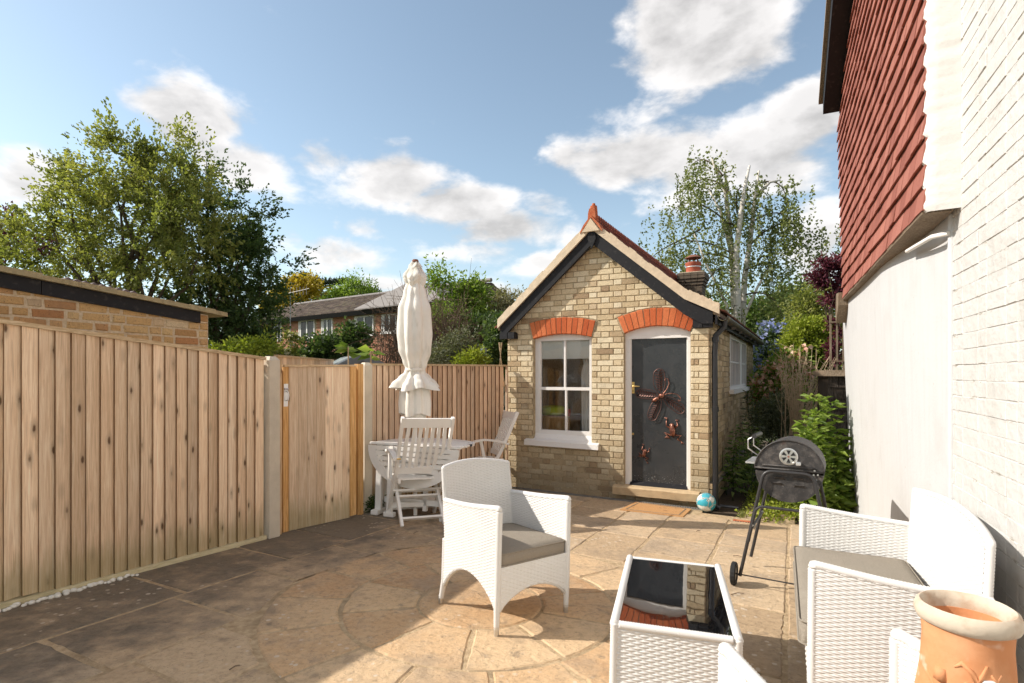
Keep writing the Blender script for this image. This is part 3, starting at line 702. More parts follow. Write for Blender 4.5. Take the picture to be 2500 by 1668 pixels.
A1 = flat(GH(656, 1312)); A0 = flat(GH(0, 1484)); dl = (A0-A1).normalized(); nl = Vector((-dl.y, dl.x, 0))
if nl.dot(-A1) < 0: nl = -nl
def concrete_post(p, top, label, d, w=0.11):
    o = thing('concrete_post', label, 'post', gpt(p, 0), 'concrete fence posts')
    m = MB(); dn = Vector((-d.y, d.x, 0)); z0 = gz(p.x, p.y)-0.05
    c = [p-d*w/2-dn*w/2, p+d*w/2-dn*w/2, p+d*w/2+dn*w/2, p-d*w/2+dn*w/2]; b = 0.010
    m.prism([(q.x, q.y, z0) for q in c], (0,0,top-0.035-z0)); m.build('shaft', M['concrete_post'], o)
    m = MB(); base = [(q.x, q.y, top-0.035) for q in c]; ins = [q+(p-q)*0.45 for q in c]
    m.add(base+[(q.x, q.y, top) for q in ins], [(0,1,5,4),(1,2,6,5),(2,3,7,6),(3,0,4,7),(4,5,6,7)]); m.build('weathered_cap', M['concrete_post'], o)
    return o
concrete_post(A1+dl*(-0.02), 1.785, 'concrete fence post beside the latch edge of the wooden gate', dl)
fl = thing('board_fence', 'long raked feather-edge board fence with capping rail beside the dark stained slabs', 'fence', gpt(A1, 0), 'feather-edge fences')
top_l = lambda k: 1.745+0.098*min(k, 1.9)+0.040*max(0, k-1.9)
LF = 5.2
board_run(fl, A1+dl*0.055, dl, int(LF/0.085), 0.085, lambda k: top_l(k+0.055), nl, 'fence_board', seed=4)
for k in range(int(LF/1.9)+1):
    a, b = 0.05+k*1.9, min(LF+.05, 0.05+(k+1)*1.9)
    if b-a < 0.2: continue
    strip('capping_rail', 'fence_cap', fl, A1+dl*(a+.002), A1+dl*(b-.002), top_l(a), top_l(a)+0.026, top_l(b), top_l(b)+0.026, nl, -0.02, 0.036)
    pa, pb = A1+dl*(a+.002), A1+dl*(b-.002)
    strip('gravel_board', 'gravel_board', fl, pa, pb, gz(*pa.xy)-0.03, gz(*pa.xy)+0.034, gz(*pb.xy)-0.03, gz(*pb.xy)+0.034, nl, -0.02, 0.040)
    for hh in (0.35, 0.95, 1.5):
        strip('back_rail', 'gate_jamb', fl, pa, pb, gz(*pa.xy)+hh, gz(*pa.xy)+hh+.07, gz(*pb.xy)+hh, gz(*pb.xy)+hh+.07, nl, -0.06, -0.022)
P2 = flat(GH(893, 1247)); LC = Vector((-0.085, 7.87, 0)); d2 = (LC-P2).normalized(); n2 = Vector((d2.y, -d2.x, 0))
fb = thing('board_fence', 'feather-edge board fence behind the parasol, ending at the brick outhouse', 'fence', gpt(P2, 0), 'feather-edge fences')
L2 = (LC-P2).length
board_run(fb, P2+d2*0.05, d2, int((L2-0.07)/0.083), 0.083, lambda k: 1.722+0.006*k, n2, 'fence_board_worn', seed=9, bottom=0.03, flip=True)
strip('capping_rail', 'fence_cap', fb, P2+d2*0.05, LC-d2*0.015, 1.722, 1.746, 1.737, 1.761, n2, -0.02, 0.036)
pa, pb = P2+d2*0.05, LC-d2*0.012
strip('gravel_board', 'gravel_board', fb, pa, pb, gz(*pa.xy)-0.03, gz(*pa.xy)+0.05, gz(*pb.xy)-0.03, gz(*pb.xy)+0.05, n2, -0.02, 0.004)
for hh in (0.3, 0.9, 1.45): strip('back_rail', 'gate_jamb', fb, pa, pb, hh, hh+.07, hh, hh+.07, n2, -0.06, -0.022)
strip('end_batten', 'fence_board_worn', fb, LC-d2*0.035, LC-d2*0.003, 0.06, 1.735, 0.06, 1.735, n2, 0.02, 0.045)
concrete_post(P2, 1.755, 'concrete fence post between the hinge edge of the gate and the parasol fence', d2, 0.10)
# gate
g0 = flat(GH(690, 1302)); g1 = flat(GH(866, 1263)); dg = (g1-g0).normalized(); ng = Vector((dg.y, -dg.x, 0)); LG = (g1-g0).length
gate = thing('garden_gate', 'narrow boarded wooden gate with golden side stiles and a silver latch', 'gate', gpt((g0+g1)/2, 0))
gtop = lambda k: 1.693+0.012*k/LG
strip('stile', 'gate_frame', gate, g0+dg*0.004, g0+dg*0.058, gz(*g0.xy)+.005, gtop(0), gz(*g0.xy)+.005, gtop(0), ng, -0.03, 0.004)
nb = 7; bw = (LG-0.058-0.075)/nb; rg = random.Random(5)
for k in range(nb):
    a = g0+dg*(0.06+k*bw); b = g0+dg*(0.06+(k+1)*bw-0.0025); o = rg.uniform(-.002,.002)
    strip('board', 'fence_board', gate, a, b, gz(*a.xy)+.012, gtop(0.1*k), gz(*b.xy)+.012, gtop(0.1*k), ng, -0.01, 0.012+o)
strip('stile', 'gate_frame', gate, g1-dg*0.073, g1, gz(*g1.xy)+.03, gtop(LG), gz(*g1.xy)+.03, gtop(LG), ng, -0.03, 0.022)
strip('capping_rail', 'fence_cap', gate, g0, g1, gtop(0)+.001, gtop(0)+.02, gtop(LG)+.001, gtop(LG)+.02, ng, -0.03, 0.03)
lp = g0+dg*0.03
m = MB(); z = 1.62-(965-915)/1340*lp.y
def onface(p, n, dx, dz, off, d): q = p+d*dx+n*off; return (q.x, q.y, z+dz)
m.hexa([onface(lp,ng,-.022,-.105,.004,dg), onface(lp,ng,.022,-.105,.004,dg), onface(lp,ng,.022,-.105,-.004,dg), onface(lp,ng,-.022,-.105,-.004,dg),
        onface(lp,ng,-.022,.105,.009,dg), onface(lp,ng,.022,.105,.009,dg), onface(lp,ng,.022,.105,-.004,dg), onface(lp,ng,-.022,.105,-.004,dg)])
la = m.build('latch', M['zinc'], gate)
m = MB(); m.tube([onface(lp,ng,0,-.05,.01,dg), onface(lp,ng,0,-.045,.04,dg), onface(lp,ng,0,0.0,.048,dg), onface(lp,ng,0,.03,.04,dg), onface(lp,ng,0,.035,.01,dg)], 0.006)
m.tube([onface(lp,ng,-.02,.055,.012,dg), onface(lp,ng,.02,.055,.012,dg)], 0.010); m.build('pull', M['zinc'], la, smooth=40)
# timber jambs either side of the gate
jt = A1-dl*0.02+ (g0-A1).normalized()*0.09
j0 = thing('gate_jamb_post', 'pale square timber jamb between concrete post and gate latch', 'post', gpt(g0, 0))
pj = flat(GH(680, 1305)); strip('jamb', 'gate_jamb', j0, pj-dg*0.022, pj+dg*0.022, gz(*pj.xy)-.02, 1.765, gz(*pj.xy)-.02, 1.765, ng, -0.05, 0.02)
strip('stop_batten', 'gate_jamb', j0, pj-dg*0.01, pj+dg*0.03, gz(*pj.xy)-.02, 1.69, gz(*pj.xy)-.02, 1.69, ng, -0.09, -0.051)
j1 = thing('gate_jamb_post', 'orange timber hinge jamb beside the second concrete post', 'post', gpt(g1, 0))
ph = flat(GH(879, 1256)); strip('jamb', 'gate_frame', j1, ph-dg*0.035, ph+dg*0.035, gz(*ph.xy)-.02, 1.735, gz(*ph.xy)-.02, 1.735, ng, -0.05, 0.012)
strip('stop_batten', 'gate_frame', j1, ph-dg*0.075, ph-dg*0.037, gz(*ph.xy)-.02, 1.70, gz(*ph.xy)-.02, 1.70, ng, -0.09, -0.03)
# white pebbles in the gap at the foot of the long fence
rp = random.Random(21); pebs = []
for v in range(4):
    m = MB(); prof = []
    for i in range(5): t = math.pi*i/4; prof.append((max(0.02, math.sin(t)), -math.cos(t)))
    m.lathe(prof, 7); m.v = [(x*rp.uniform(.85,1.15), y*rp.uniform(.7,.95), zz*0.6) for x, y, zz in m.v]
    o = m.build('pebble', M['pebble'], None, smooth=True); pebs.append(o.data); bpy.data.objects.remove(o)
for k in range(46):
    t = 1.15 + k*0.021 + rp.uniform(-.008,.008); p = A1+dl*t+nl*rp.uniform(0.045, 0.085); s = rp.uniform(0.014, 0.026)
    mm = Matrix.Translation((p.x, p.y, gz(p.x, p.y)+s*0.3)) @ Matrix.Rotation(rp.uniform(0, 6.28), 4, 'Z') @ Matrix.Diagonal((s, s, s, 1))
    o = link('pebble', rp.choice(pebs), M['pebble'], None, matrix=mm)
    tag(o, 'white pebble lying along the foot of the long board fence', 'pebble', 'white pebbles by the fence')
# ------------------------------------------------------------------ brick outhouse
OR = Vector((2.39, 6.67, 0)); OA = Vector((-0.891, 0.454, 0)); ON = Vector((-0.454, -0.891, 0)); OB = Vector((0.475, 0.880, 0)); OM = Vector((0.880, -0.475, 0))
OW, OL = 2.75, 6.0
def fp(s, z, d=0.0): p = OR+OA*s+ON*d; return Vector((p.x, p.y, z))      # on the front wall
def sp_(t, z, d=0.0): p = OR+OB*t+OM*d; return Vector((p.x, p.y, z))     # on the side wall
def rp_(s, z, t): p = OR+OA*s+OB*t; return Vector((p.x, p.y, z))         # roof, run back along the ridge
house = thing('brick_outhouse', 'small gabled yellow brick outhouse with red arches and a black door', 'outhouse', (1.2, 8.5, 0))
SA, ZA = 1.44, 3.50      # apex
def roof_z(s):           # underside line of the gable
    if s >= SA: return ZA-0.893*(s-SA)
    if s >= 0.26: return ZA-0.84*(SA-s)
    return ZA-0.84*(SA-0.26)-0.5*(0.26-s)
WIN = (1.486, 2.345, 0.715, 2.13); DOOR = (0.213, 1.043, 0.19, 2.16)
class Arch:
    def __init__(s, s0, s1, zs, rise, ring, n): 
        s.s0, s.s1, s.n, s.ring = s0, s1, n, ring; c = (s1-s0)/2; s.R = (c*c+rise*rise)/(2*rise); s.cs = (s0+s1)/2; s.cz = zs+rise-s.R; s.h = math.asin(c/s.R); s.zs = zs; s.crown = zs+rise
    def inside(s, a, z):
        d = math.hypot(a-s.cs, z-s.cz); return d < s.R+s.ring+0.008 and abs(math.atan2(a-s.cs, z-s.cz)) < s.h+0.03
aw = Arch(1.486, 2.345, 2.125, 0.055, 0.225, 12); ad = Arch(0.213, 1.043, 2.155, 0.085, 0.225, 12)
# wall core (mortar): pieces round the openings, then the gable
TH = 0.11
m = MB()
def core(s0, s1, z0, z1): m.hexa([fp(s0,z0,0), fp(s1,z0,0), fp(s1,z0,-TH), fp(s0,z0,-TH), fp(s0,z1,0), fp(s1,z1,0), fp(s1,z1,-TH), fp(s0,z1,-TH)])
ZT = 2.25
for s0, s1, z0, z1 in ((0.004,DOOR[0],-0.1,ZT), (DOOR[1],WIN[0],-0.1,ZT), (WIN[1],OW,-0.1,ZT), (WIN[0],WIN[1],-0.1,WIN[2]), (DOOR[0],DOOR[1],-0.1,DOOR[2]-0.02),
                       (WIN[0],WIN[1],aw.crown+0.02,ZT), (DOOR[0],DOOR[1],ad.crown+0.005,ZT+.004)): core(s0, s1, z0, z1)
m.prism([fp(0.004,ZT,0), fp(0.004,roof_z(0.0)-.02,0), fp(0.26,roof_z(.26)-.02,0), fp(SA,ZA-.02,0), fp(OW,roof_z(OW)-.02,0), fp(OW,ZT,0)], -ON*TH)
# side, back and far walls
SW = (1.98, 4.5, 1.385, 2.24)
def core2(t0, t1, z0, z1): m.hexa([sp_(t0,z0,0), sp_(t1,z0,0), sp_(t1,z0,-TH), sp_(t0,z0,-TH), sp_(t0,z1,0), sp_(t1,z1,0), sp_(t1,z1,-TH), sp_(t0,z1,-TH)])
for t0, t1, z0, z1 in ((0.004,SW[0],-0.1,2.33), (SW[1],OL,-0.1,2.33), (SW[0],SW[1],-0.1,SW[2]), (SW[0],SW[1],SW[3],2.33)): core2(t0, t1, z0, z1)
bk = [rp_(0,-0.1,OL), rp_(OW,-0.1,OL), rp_(OW,roof_z(OW)-.02,OL), rp_(SA,ZA-.02,OL), rp_(0.26,roof_z(.26)-.02,OL), rp_(0,roof_z(0)-.02,OL)]
m.prism(bk, -OB*TH)
m.hexa([rp_(OW,-0.1,0.1), rp_(OW,-0.1,OL), rp_(OW-TH,-0.1,OL), rp_(OW-TH,-0.1,0.1), rp_(OW,2.30,0.1), rp_(OW,2.30,OL), rp_(OW-TH,2.30,OL), rp_(OW-TH,2.30,0.1)])
m.build('wall', M['mortar'], house)
m = MB(); m.prism([rp_(0.1,0.12,0.15), rp_(OW-.1,0.12,0.15), rp_(OW-.1,0.12,OL-.1), rp_(0.1,0.12,OL-.1)], (0,0,0.03)); m.build('floor', M['room_wall'], house)
# --- front bricks, Flemish bond
def clip(poly, ax, az, nx, nz):
    """keep the side of the line through (ax,az) that (nx,nz) points at"""
    out = []
    for i in range(len(poly)):
        p, q = poly[i], poly[(i+1) % len(poly)]; dp = (p[0]-ax)*nx+(p[1]-az)*nz; dq = (q[0]-ax)*nx+(q[1]-az)*nz
        if dp >= 0: out.append(p)
        if (dp >= 0) != (dq >= 0): k = dp/(dp-dq); out.append((p[0]+(q[0]-p[0])*k, p[1]+(q[1]-p[1])*k))
    return out
def parea(poly): return abs(sum(poly[i][0]*poly[(i+1)%len(poly)][1]-poly[(i+1)%len(poly)][0]*poly[i][1] for i in range(len(poly))))/2
rb = random.Random(31)
def brick_into(mb, poly, fn, proud, depth=0.035, bev=0.0045, jit=0.0):
    n = len(poly); cs = sum(p[0] for p in poly)/n; cz = sum(p[1] for p in poly)/n
    pr = proud + rb.uniform(-0.002, 0.0025); tl = (rb.uniform(-.012,.012), rb.uniform(-.02,.02))
    def d(p, k): return pr - k + tl[0]*(p[0]-cs) + tl[1]*(p[1]-cz)
    pj = [(p[0]+rb.uniform(-jit,jit), p[1]+rb.uniform(-jit,jit)) for p in poly]
    ins = []
    for p in pj:
        L = math.hypot(p[0]-cs, p[1]-cz) or 1; ins.append((p[0]+(cs-p[0])/L*bev*1.4, p[1]+(cz-p[1])/L*bev*1.4))
    vs = [fn(p[0], p[1], -depth) for p in pj] + [fn(p[0], p[1], d(p, bev)) for p in pj] + [fn(p[0], p[1], d(p, 0)) for p in ins]
    fs = [tuple(2*n+i for i in range(n))]
    for k in range(2):
        for i in range(n): j = (i+1) % n; fs.append((k*n+i, k*n+j, (k+1)*n+j, (k+1)*n+i))
    ar = sum(poly[i][0]*poly[(i+1)%n][1]-poly[(i+1)%n][0]*poly[i][1] for i in range(n))
    mb.add(vs, fs if ar < 0 else [f[::-1] for f in fs])
CH = 0.0755; J = 0.0055
front = []
zc = 0.0; ci = 0
while zc < ZA:
    z0, z1 = zc, zc+CH; zm = (z0+z1)/2
    holes = []
    if z1 > WIN[2]+.01 and z0 < aw.zs+0.01: holes.append((WIN[0], WIN[1]))
    if z1 > 0.02 and z0 < ad.zs: holes.append((DOOR[0]-(0.11 if z0 < DOOR[2]-.02 and z1 > 0.085 else 0), DOOR[1]+(0.11 if z0 < DOOR[2]-.02 and z1 > 0.085 else 0)) if z1 > 0.085 else (9, 9))
    cuts = [0.0]; x = 0.0; k = ci % 2
    # queen closer keeps the bond
    seq = []
    if ci % 2 == 0: seq.append(0.2255)
    else: seq += [0.1125, 0.056]
    x = sum(seq); st = 1 if ci % 2 else 0
    while x < OW-0.03:
        w = 0.2255 if st else 0.1125; st = 1-st; seq.append(w); x += w
    x = 0.0
    for w in seq:
        a, b = x, min(x+w, OW); x += w
        parts = [(a, b)]
        for h0, h1 in holes:
            nx = []
            for (p, q) in parts:
                if q <= h0 or p >= h1: nx.append((p, q)); continue
                if p < h0: nx.append((p, h0))
                if q > h1: nx.append((h1, q))
            parts = nx
        for (p, q) in parts:
            if q-p < 0.022: continue
            poly = [(p+J*(p > 0.001), z0+J), (q-J*(q < OW-.001), z0+J), (q-J*(q < OW-.001), z1-J), (p+J*(p > 0.001), z1-J)]
            # gable slopes
            poly = clip(poly, SA, ZA-0.03, -0.893, -1.0) if q > SA else poly
            if poly and p < SA: poly = clip(poly, SA, ZA-0.03, 0.84, -1.0)
            if poly and p < 0.26: poly = clip(poly, 0.26, roof_z(0.26)-.03, 0.5, -1.0)
            # arches
            for A in (aw, ad):
                if not poly: break
                if z1 > A.zs-.12 and z0 < A.crown+A.ring+.05 and q > A.s0-.15 and p < A.s1+.15:
                    for sg in (-1, 1):     # skewbacks
                        t = sg*(A.h+0.012); ex, ez = A.cs+math.sin(t)*(A.R+.1), A.cz+math.cos(t)*(A.R+.1)
                        cxm = sum(v[0] for v in poly)/len(poly); czm = sum(v[1] for v in poly)/len(poly)
                        ang = math.atan2(cxm-A.cs, czm-A.cz)
                    ro = A.R+A.ring+0.010
                    dist = math.hypot(cxm-A.cs, czm-A.cz)
                    if abs(ang) < A.h+0.012:
                        if dist < A.R: poly = [] if zm > A.zs else poly; 
                        else:
                            nxv = (math.sin(ang), math.cos(ang)); poly = clip(poly, A.cs+nxv[0]*ro, A.cz+nxv[1]*ro, nxv[0], nxv[1])
                    else:
                        t = math.copysign(A.h+0.012, ang); ux, uz = math.sin(t), math.cos(t)
                        # normal pointing away from the arch
                        nv = (math.cos(t)*math.copysign(1, ang), -math.sin(t)*math.copysign(1, ang))
                        pl2 = clip(poly, A.cs+ux*A.R, A.cz+uz*A.R, nv[0], nv[1])
                        if dist < ro+.03: poly = pl2
            if not poly or len(poly) < 3 or parea(poly) < 0.0007: continue
            front.append((poly, 0.5*(p+q), zm))
    zc += CH; ci += 1
front.sort(key=lambda e: -parea(e[0])*(7.9-0.454*e[1]/1.0)**-1)
stuff = MB()
for k, (poly, s, z) in enumerate(front):
    if k < 288:
        b = MB(); brick_into(b, poly, fp, 0.008, jit=0.0012); b.build('brick', M['stock_brick'], house)
    else: brick_into(stuff, poly, fp, 0.008, jit=0.0012)
kind(stuff.build('brickwork', M['stock_brick'], house), 'stuff')
# --- side wall bricks (too foreshortened to count)
stuff = MB(); zc = 0.0; ci = 0
while zc < 2.30:
    x = 0.0 if ci % 2 == 0 else -0.11; st = ci % 2
    while x < OL:
        w = 0.2255 if st else 0.1125; st = 1-st; a, b = max(x, 0.0), min(x+w, OL); x += w
        segs = [(a, b)]
        if zc+CH > SW[2]+.01 and zc < SW[3]: segs = [(p, q) for p, q in ((a, min(b, SW[0])), (max(a, SW[1]), b)) if q-p > 0.02]
        for p, q in segs:
            if q-p < 0.02: continue
            extra = 0.035 if zc < 0.26 else 0.0
            brick_into(stuff, [(p+J, zc+J), (q-J, zc+J), (q-J, zc+CH-J), (p+J, zc+CH-J)], lambda t, z, d: sp_(t, z, -d if False else d), 0.008+extra)
    zc += CH; ci += 1
# winding is mirrored on this wall
stuff.f = [f[::-1] for f in stuff.f]
kind(stuff.build('side_brickwork', M['side_brick'], house), 'stuff')
m = MB(); m.hexa([sp_(0.02,0.30,0.002), sp_(OL,0.30,0.002), sp_(OL,0.225,0.06), sp_(0.02,0.225,0.06), sp_(0.02,0.31,0.0), sp_(OL,0.31,0.0), sp_(OL,0.30,0.06), sp_(0.02,0.245,0.064)]); m.build('plinth_course', M['dark_edging'], house)
# --- red arches, each voussoir its own brick
for nm, A in (('window_arch', aw), ('door_arch', ad)):
    m = MB(); pts = []
    for q in range(13): t = -A.h-.01+(2*A.h+.02)*q/12; pts.append((A.cs+math.sin(t)*(A.R+A.ring), A.cz+math.cos(t)*(A.R+A.ring)))
    for q in range(13): t = A.h+.01-(2*A.h+.02)*q/12; pts.append((A.cs+math.sin(t)*(A.R+.004), A.cz+math.cos(t)*(A.R+.004)))
    m.prism([fp(a, z, 0.006) for a, z in pts], -ON*0.10); ar = m.build(nm, M['mortar'], house)
    for q in range(A.n):
        t0 = -A.h+2*A.h*q/A.n; t1 = -A.h+2*A.h*(q+1)/A.n; g0_, g1_ = 0.0035/A.R, 0.0035/A.R; r0, r1 = A.R, A.R+A.ring+rb.uniform(-.004,.004)
        poly = [(A.cs+math.sin(t0+g0_)*r0, A.cz+math.cos(t0+g0_)*r0), (A.cs+math.sin(t1-g0_)*r0, A.cz+math.cos(t1-g0_)*r0), (A.cs+math.sin(t1-g1_)*r1, A.cz+math.cos(t1-g1_)*r1), (A.cs+math.sin(t0+g1_)*r1, A.cz+math.cos(t0+g1_)*r1)]
        b = MB(); brick_into(b, poly, fp, 0.016, 0.09, 0.005, 0.002); b.build('brick', M['red_brick'], ar)
# --- sash window
D0 = -0.07          # face of the box frame
w0, w1, wz0, wz1 = WIN
def fbox(mm, s0, s1, z0, z1, d0, d1): mm.hexa([fp(s1,z0,d1), fp(s0,z0,d1), fp(s0,z0,d0), fp(s1,z0,d0), fp(s1,z1,d1), fp(s0,z1,d1), fp(s0,z1,d0), fp(s1,z1,d0)])
win = MB(); fbox(win, w0, w0+0.055, wz0, wz1+.06, -0.11, D0); fbox(win, w1-0.07, w1, wz0, wz1+.06, -0.11, D0); fbox(win, w0+.055, w1-.07, wz1-0.035, wz1+.075, -0.11, D0+.001)
window = win.build('window', M['white_gloss'], house)
f = MB(); fbox(f, w0+.02, w0+.06, wz0+.06, wz1-.03, -0.13, D0-.012); fbox(f, w1-.078, w1-.03, wz0+.06, wz1-.03, -0.13, D0-.012)
zm_ = 1.425
mid = (w0+w1)/2-0.012
fbox(f, w0+.055, w1-.07, zm_-.02, zm_+.022, -0.125, D0-.004); fbox(f, mid-.012, mid+.012, zm_+.022, wz1-.035, -0.125, D0-.010); fbox(f, mid-.030, mid-.006, wz0+.13, zm_-.02, -0.125, D0-.006)
fbox(f, w0+.055, w1-.07, wz0+.06, wz0+.13, -0.125, D0-.002); fbox(f, w0+.02, w1-.03, wz0-.0, wz0+.06, -0.12, D0+.004)
f.build('sash_bars', M['white_gloss'], window)
for (a, b, c, d) in ((w0+.055, mid-.0, zm_+.02, wz1-.03), (mid, w1-.07, zm_+.02, wz1-.03), (w0+.055, mid-.018, wz0+.12, zm_-.02), (mid-.018, w1-.07, wz0+.12, zm_-.02)):
    g = MB(); g.add([fp(b,c,-0.118), fp(a,c,-0.118), fp(a,d,-0.118), fp(b,d,-0.118)], [(0,1,2,3)]); g.build('pane', M['glass'], window)
sl_ = MB(); sl_.hexa([fp(w1+.11,0.635,0.075), fp(w0-.11,0.625,0.075), fp(w0-.11,0.635,-0.05), fp(w1+.11,0.645,-0.05), fp(w1+.11,0.705,0.07), fp(w0-.11,0.69,0.07), fp(w0-.11,0.727,-0.05), fp(w1+.11,0.735,-0.05)])
sl_.hexa([fp(w1-.005,0.715,-0.02), fp(w0+.005,0.700,-0.02), fp(w0+.005,0.715,-0.09), fp(w1-.005,0.725,-0.09), fp(w1-.005,0.790,-0.055), fp(w0+.005,0.775,-0.055), fp(w0+.005,0.785,-0.09), fp(w1-.005,0.795,-0.09)])
sl_.build('sill', M['white_gloss'], window)
m = MB(); fbox(m, w0+.05, w1-.06, 1.84, 2.14, -0.135, -0.131); m.build('blind', M['blind_cloth'], house)
# tied net curtain inside
m = MB(); P = np.zeros((25, 22, 3))
for i in range(25):
    z = 2.08-1.25*i/24
    tie = math.exp(-((z-1.80)/0.10)**2); wdt = 0.26-0.15*tie-(0.02 if z < 1.8 else 0); c0 = w0+0.11+0.04*tie
    for j in range(22):
        q = j/21; P[i, j] = fp(c0+(q-.5)*wdt, z, -0.24-0.018*math.sin(q*26+z*2)*(1-.4*tie))
m.grid(P); m.build('curtain', M['curtain_cloth'], house, smooth=True)
chest = thing('storage_chest', 'orange wooden chest inside the outhouse window', 'chest', fp(2.1, 0.13, -0.55))
m = MB(); fbox(m, 1.90, 2.50, 0.14, 1.00, -0.70, -0.26); fbox(m, 1.885, 2.515, 1.00, 1.025, -0.72, -0.25); m.build('carcass', M['oak_chest'], chest)
cu = MB(); Pq = np.zeros((14, 10, 3))
for i in range(14):
    for j in range(10):
        a = 2*math.pi*i/13; b = -math.pi/2+math.pi*j/9; ca = abs(math.cos(a))**.6*math.copysign(1, math.cos(a)); sa = abs(math.sin(a))**.6*math.copysign(1, math.sin(a))
        q = fp(2.21+0.20*ca*math.cos(b)**.5, 1.095+0.07*math.sin(b)+.012*math.sin(5*a), -0.42+0.13*sa*math.cos(b)**.5); Pq[i, j] = q
cu.grid(Pq); tag(cu.build('cushion', M['lime_cloth'], None, smooth=True), 'lime green cushion on the chest behind the outhouse window', 'cushion')
cp = MB(); c0 = fp(1.955, 1.026, -0.34); cp.lathe([(0.001,0),(0.035,0),(0.042,0.10),(0.038,0.10),(0.033,0.01),(0.001,0.01)], 16, c0); tag(cp.build('cup', M['red_cup'], None, smooth=40), 'small red cup beside the lime cushion on the chest', 'cup')
# --- door
d0, d1, dz0, dz1 = DOOR
m = MB(); fbox(m, d0, d0+.045, dz0, 2.25, -0.13, -0.055); fbox(m, d1-.06, d1, dz0, 2.25, -0.13, -0.055); fbox(m, d0+.045, d1-.06, 2.085, 2.245, -0.13, -0.056)
fbox(m, d0+.045, d0+.058, dz0, 2.085, -0.13, -0.075); fbox(m, d1-.075, d1-.06, dz0, 2.085, -0.13, -0.075)
m.build('door_frame', M['white_gloss'], house)
m = MB(); fbox(m, d0+.046, d1-.061, 2.125, 2.131, -0.11, -0.052); m.build('head_bead', M['white_gloss'], house)
m = MB(); fbox(m, d0+.047, d1-.062, dz0+.045, 2.083, -0.13, -0.098); door = m.build('door', M['door_paint'], house)
m = MB(); m.hexa([fp(d1-.062,dz0,-0.02), fp(d0+.047,dz0,-0.02), fp(d0+.047,dz0,-0.11), fp(d1-.062,dz0,-0.11), fp(d1-.062,dz0+.045,-.096), fp(d0+.047,dz0+.045,-.096), fp(d0+.047,dz0+.046,-.11), fp(d1-.062,dz0+.046,-.11)]); m.build('weather_bar', M['black_paint'], door)
hs = d1-.062-.028; hz = 1.47
m = MB(); fbox(m, hs-.020, hs+.020, hz-.095, hz+.055, -0.098, -0.092); h = m.build('handle', M['brass'], door)
m = MB(); m.tube([fp(hs,hz,-.092), fp(hs,hz,-.05), fp(hs-.015,hz,-.042), fp(hs-.10,hz-.002,-.042)], [.010,.010,.010,.007], 10); m.build('lever', M['brass'], h, smooth=40)
m = MB(); fbox(m, hs-.004, hs+.004, hz-.075, hz-.05, -0.092, -0.0912); m.build('keyhole', M['dark_rubber'], h)
m = MB(); ks, kz = hs-.0, 0.845
m.tube([fp(ks,kz,-.098), fp(ks,kz,-.088)], .015, 12); m.build('escutcheon', M['brass'], door, smooth=40)
m = MB(); m.tube([fp(ks,kz,-.088), fp(ks,kz,-.0872)], .005, 8); m.build('lock_slot', M['dark_rubber'], door)
m = MB(); rr = random.Random(2); P = np.zeros((13, 5, 3))
for i in range(13):
    s = d0-.115+(d1-d0+.24)*i/12; w = rr.uniform(-.004,.004)
    P[i] = [fp(s,0.075+w,-.05), fp(s,0.078+w,0.105+w), fp(s,0.17+w,0.115+w), fp(s,dz0-.003,0.095+w), fp(s,dz0+.001,-0.11)]
m.grid(P); m.add([tuple(p) for p in P[0]], [(0,1,2,3,4)]); m.add([tuple(p) for p in P[-1]], [(4,3,2,1,0)]); m.build('doorstep', M['step_stone'], house, smooth=30)
# --- side window
t0, t1, z0, z1 = SW
def sbox(mm, a, b, c, d, e, f_): mm.hexa([sp_(a,c,f_), sp_(b,c,f_), sp_(b,c,e), sp_(a,c,e), sp_(a,d,f_), sp_(b,d,f_), sp_(b,d,e), sp_(a,d,e)])
m = MB(); sbox(m, t0, t0+.07, z0, z1, -.09, .012); sbox(m, t1-.07, t1, z0, z1, -.09, .012); sbox(m, t0+.07, t1-.07, z1-.06, z1, -.09, .012); sbox(m, t0+.07, t1-.07, z0, z0+.06, -.09, .012)
tm = t0+(t1-t0)*0.62; sbox(m, tm-.13, tm+.13, z0+.06, z1-.06, -.09, .010)
sw = m.build('window', M['white_gloss'], house)
m = MB()
for a, b in ((t0+.07, tm-.13), (tm+.13, t1-.07)):
    for k in (1, 2): x = a+(b-a)*k/3; sbox(m, x-.012, x+.012, z0+.06, z1-.06, -.05, -.01)
    sbox(m, a, b, 1.81, 1.835, -.05, -.012)
m.build('glazing_bars', M['white_gloss'], sw)
for a, b in ((t0+.07, tm-.13), (tm+.13, t1-.07)):
    g = MB(); g.add([sp_(a,z0+.06,-.035), sp_(b,z0+.06,-.035), sp_(b,z1-.06,-.035), sp_(a,z1-.06,-.035)], [(0,1,2,3)]); g.build('pane', M['glass'], sw)
m = MB(); sbox(m, t0-.05, t1+.05, z0-.06, z0+.005, -.05, .075); m.build('sill', M['white_gloss'], sw)
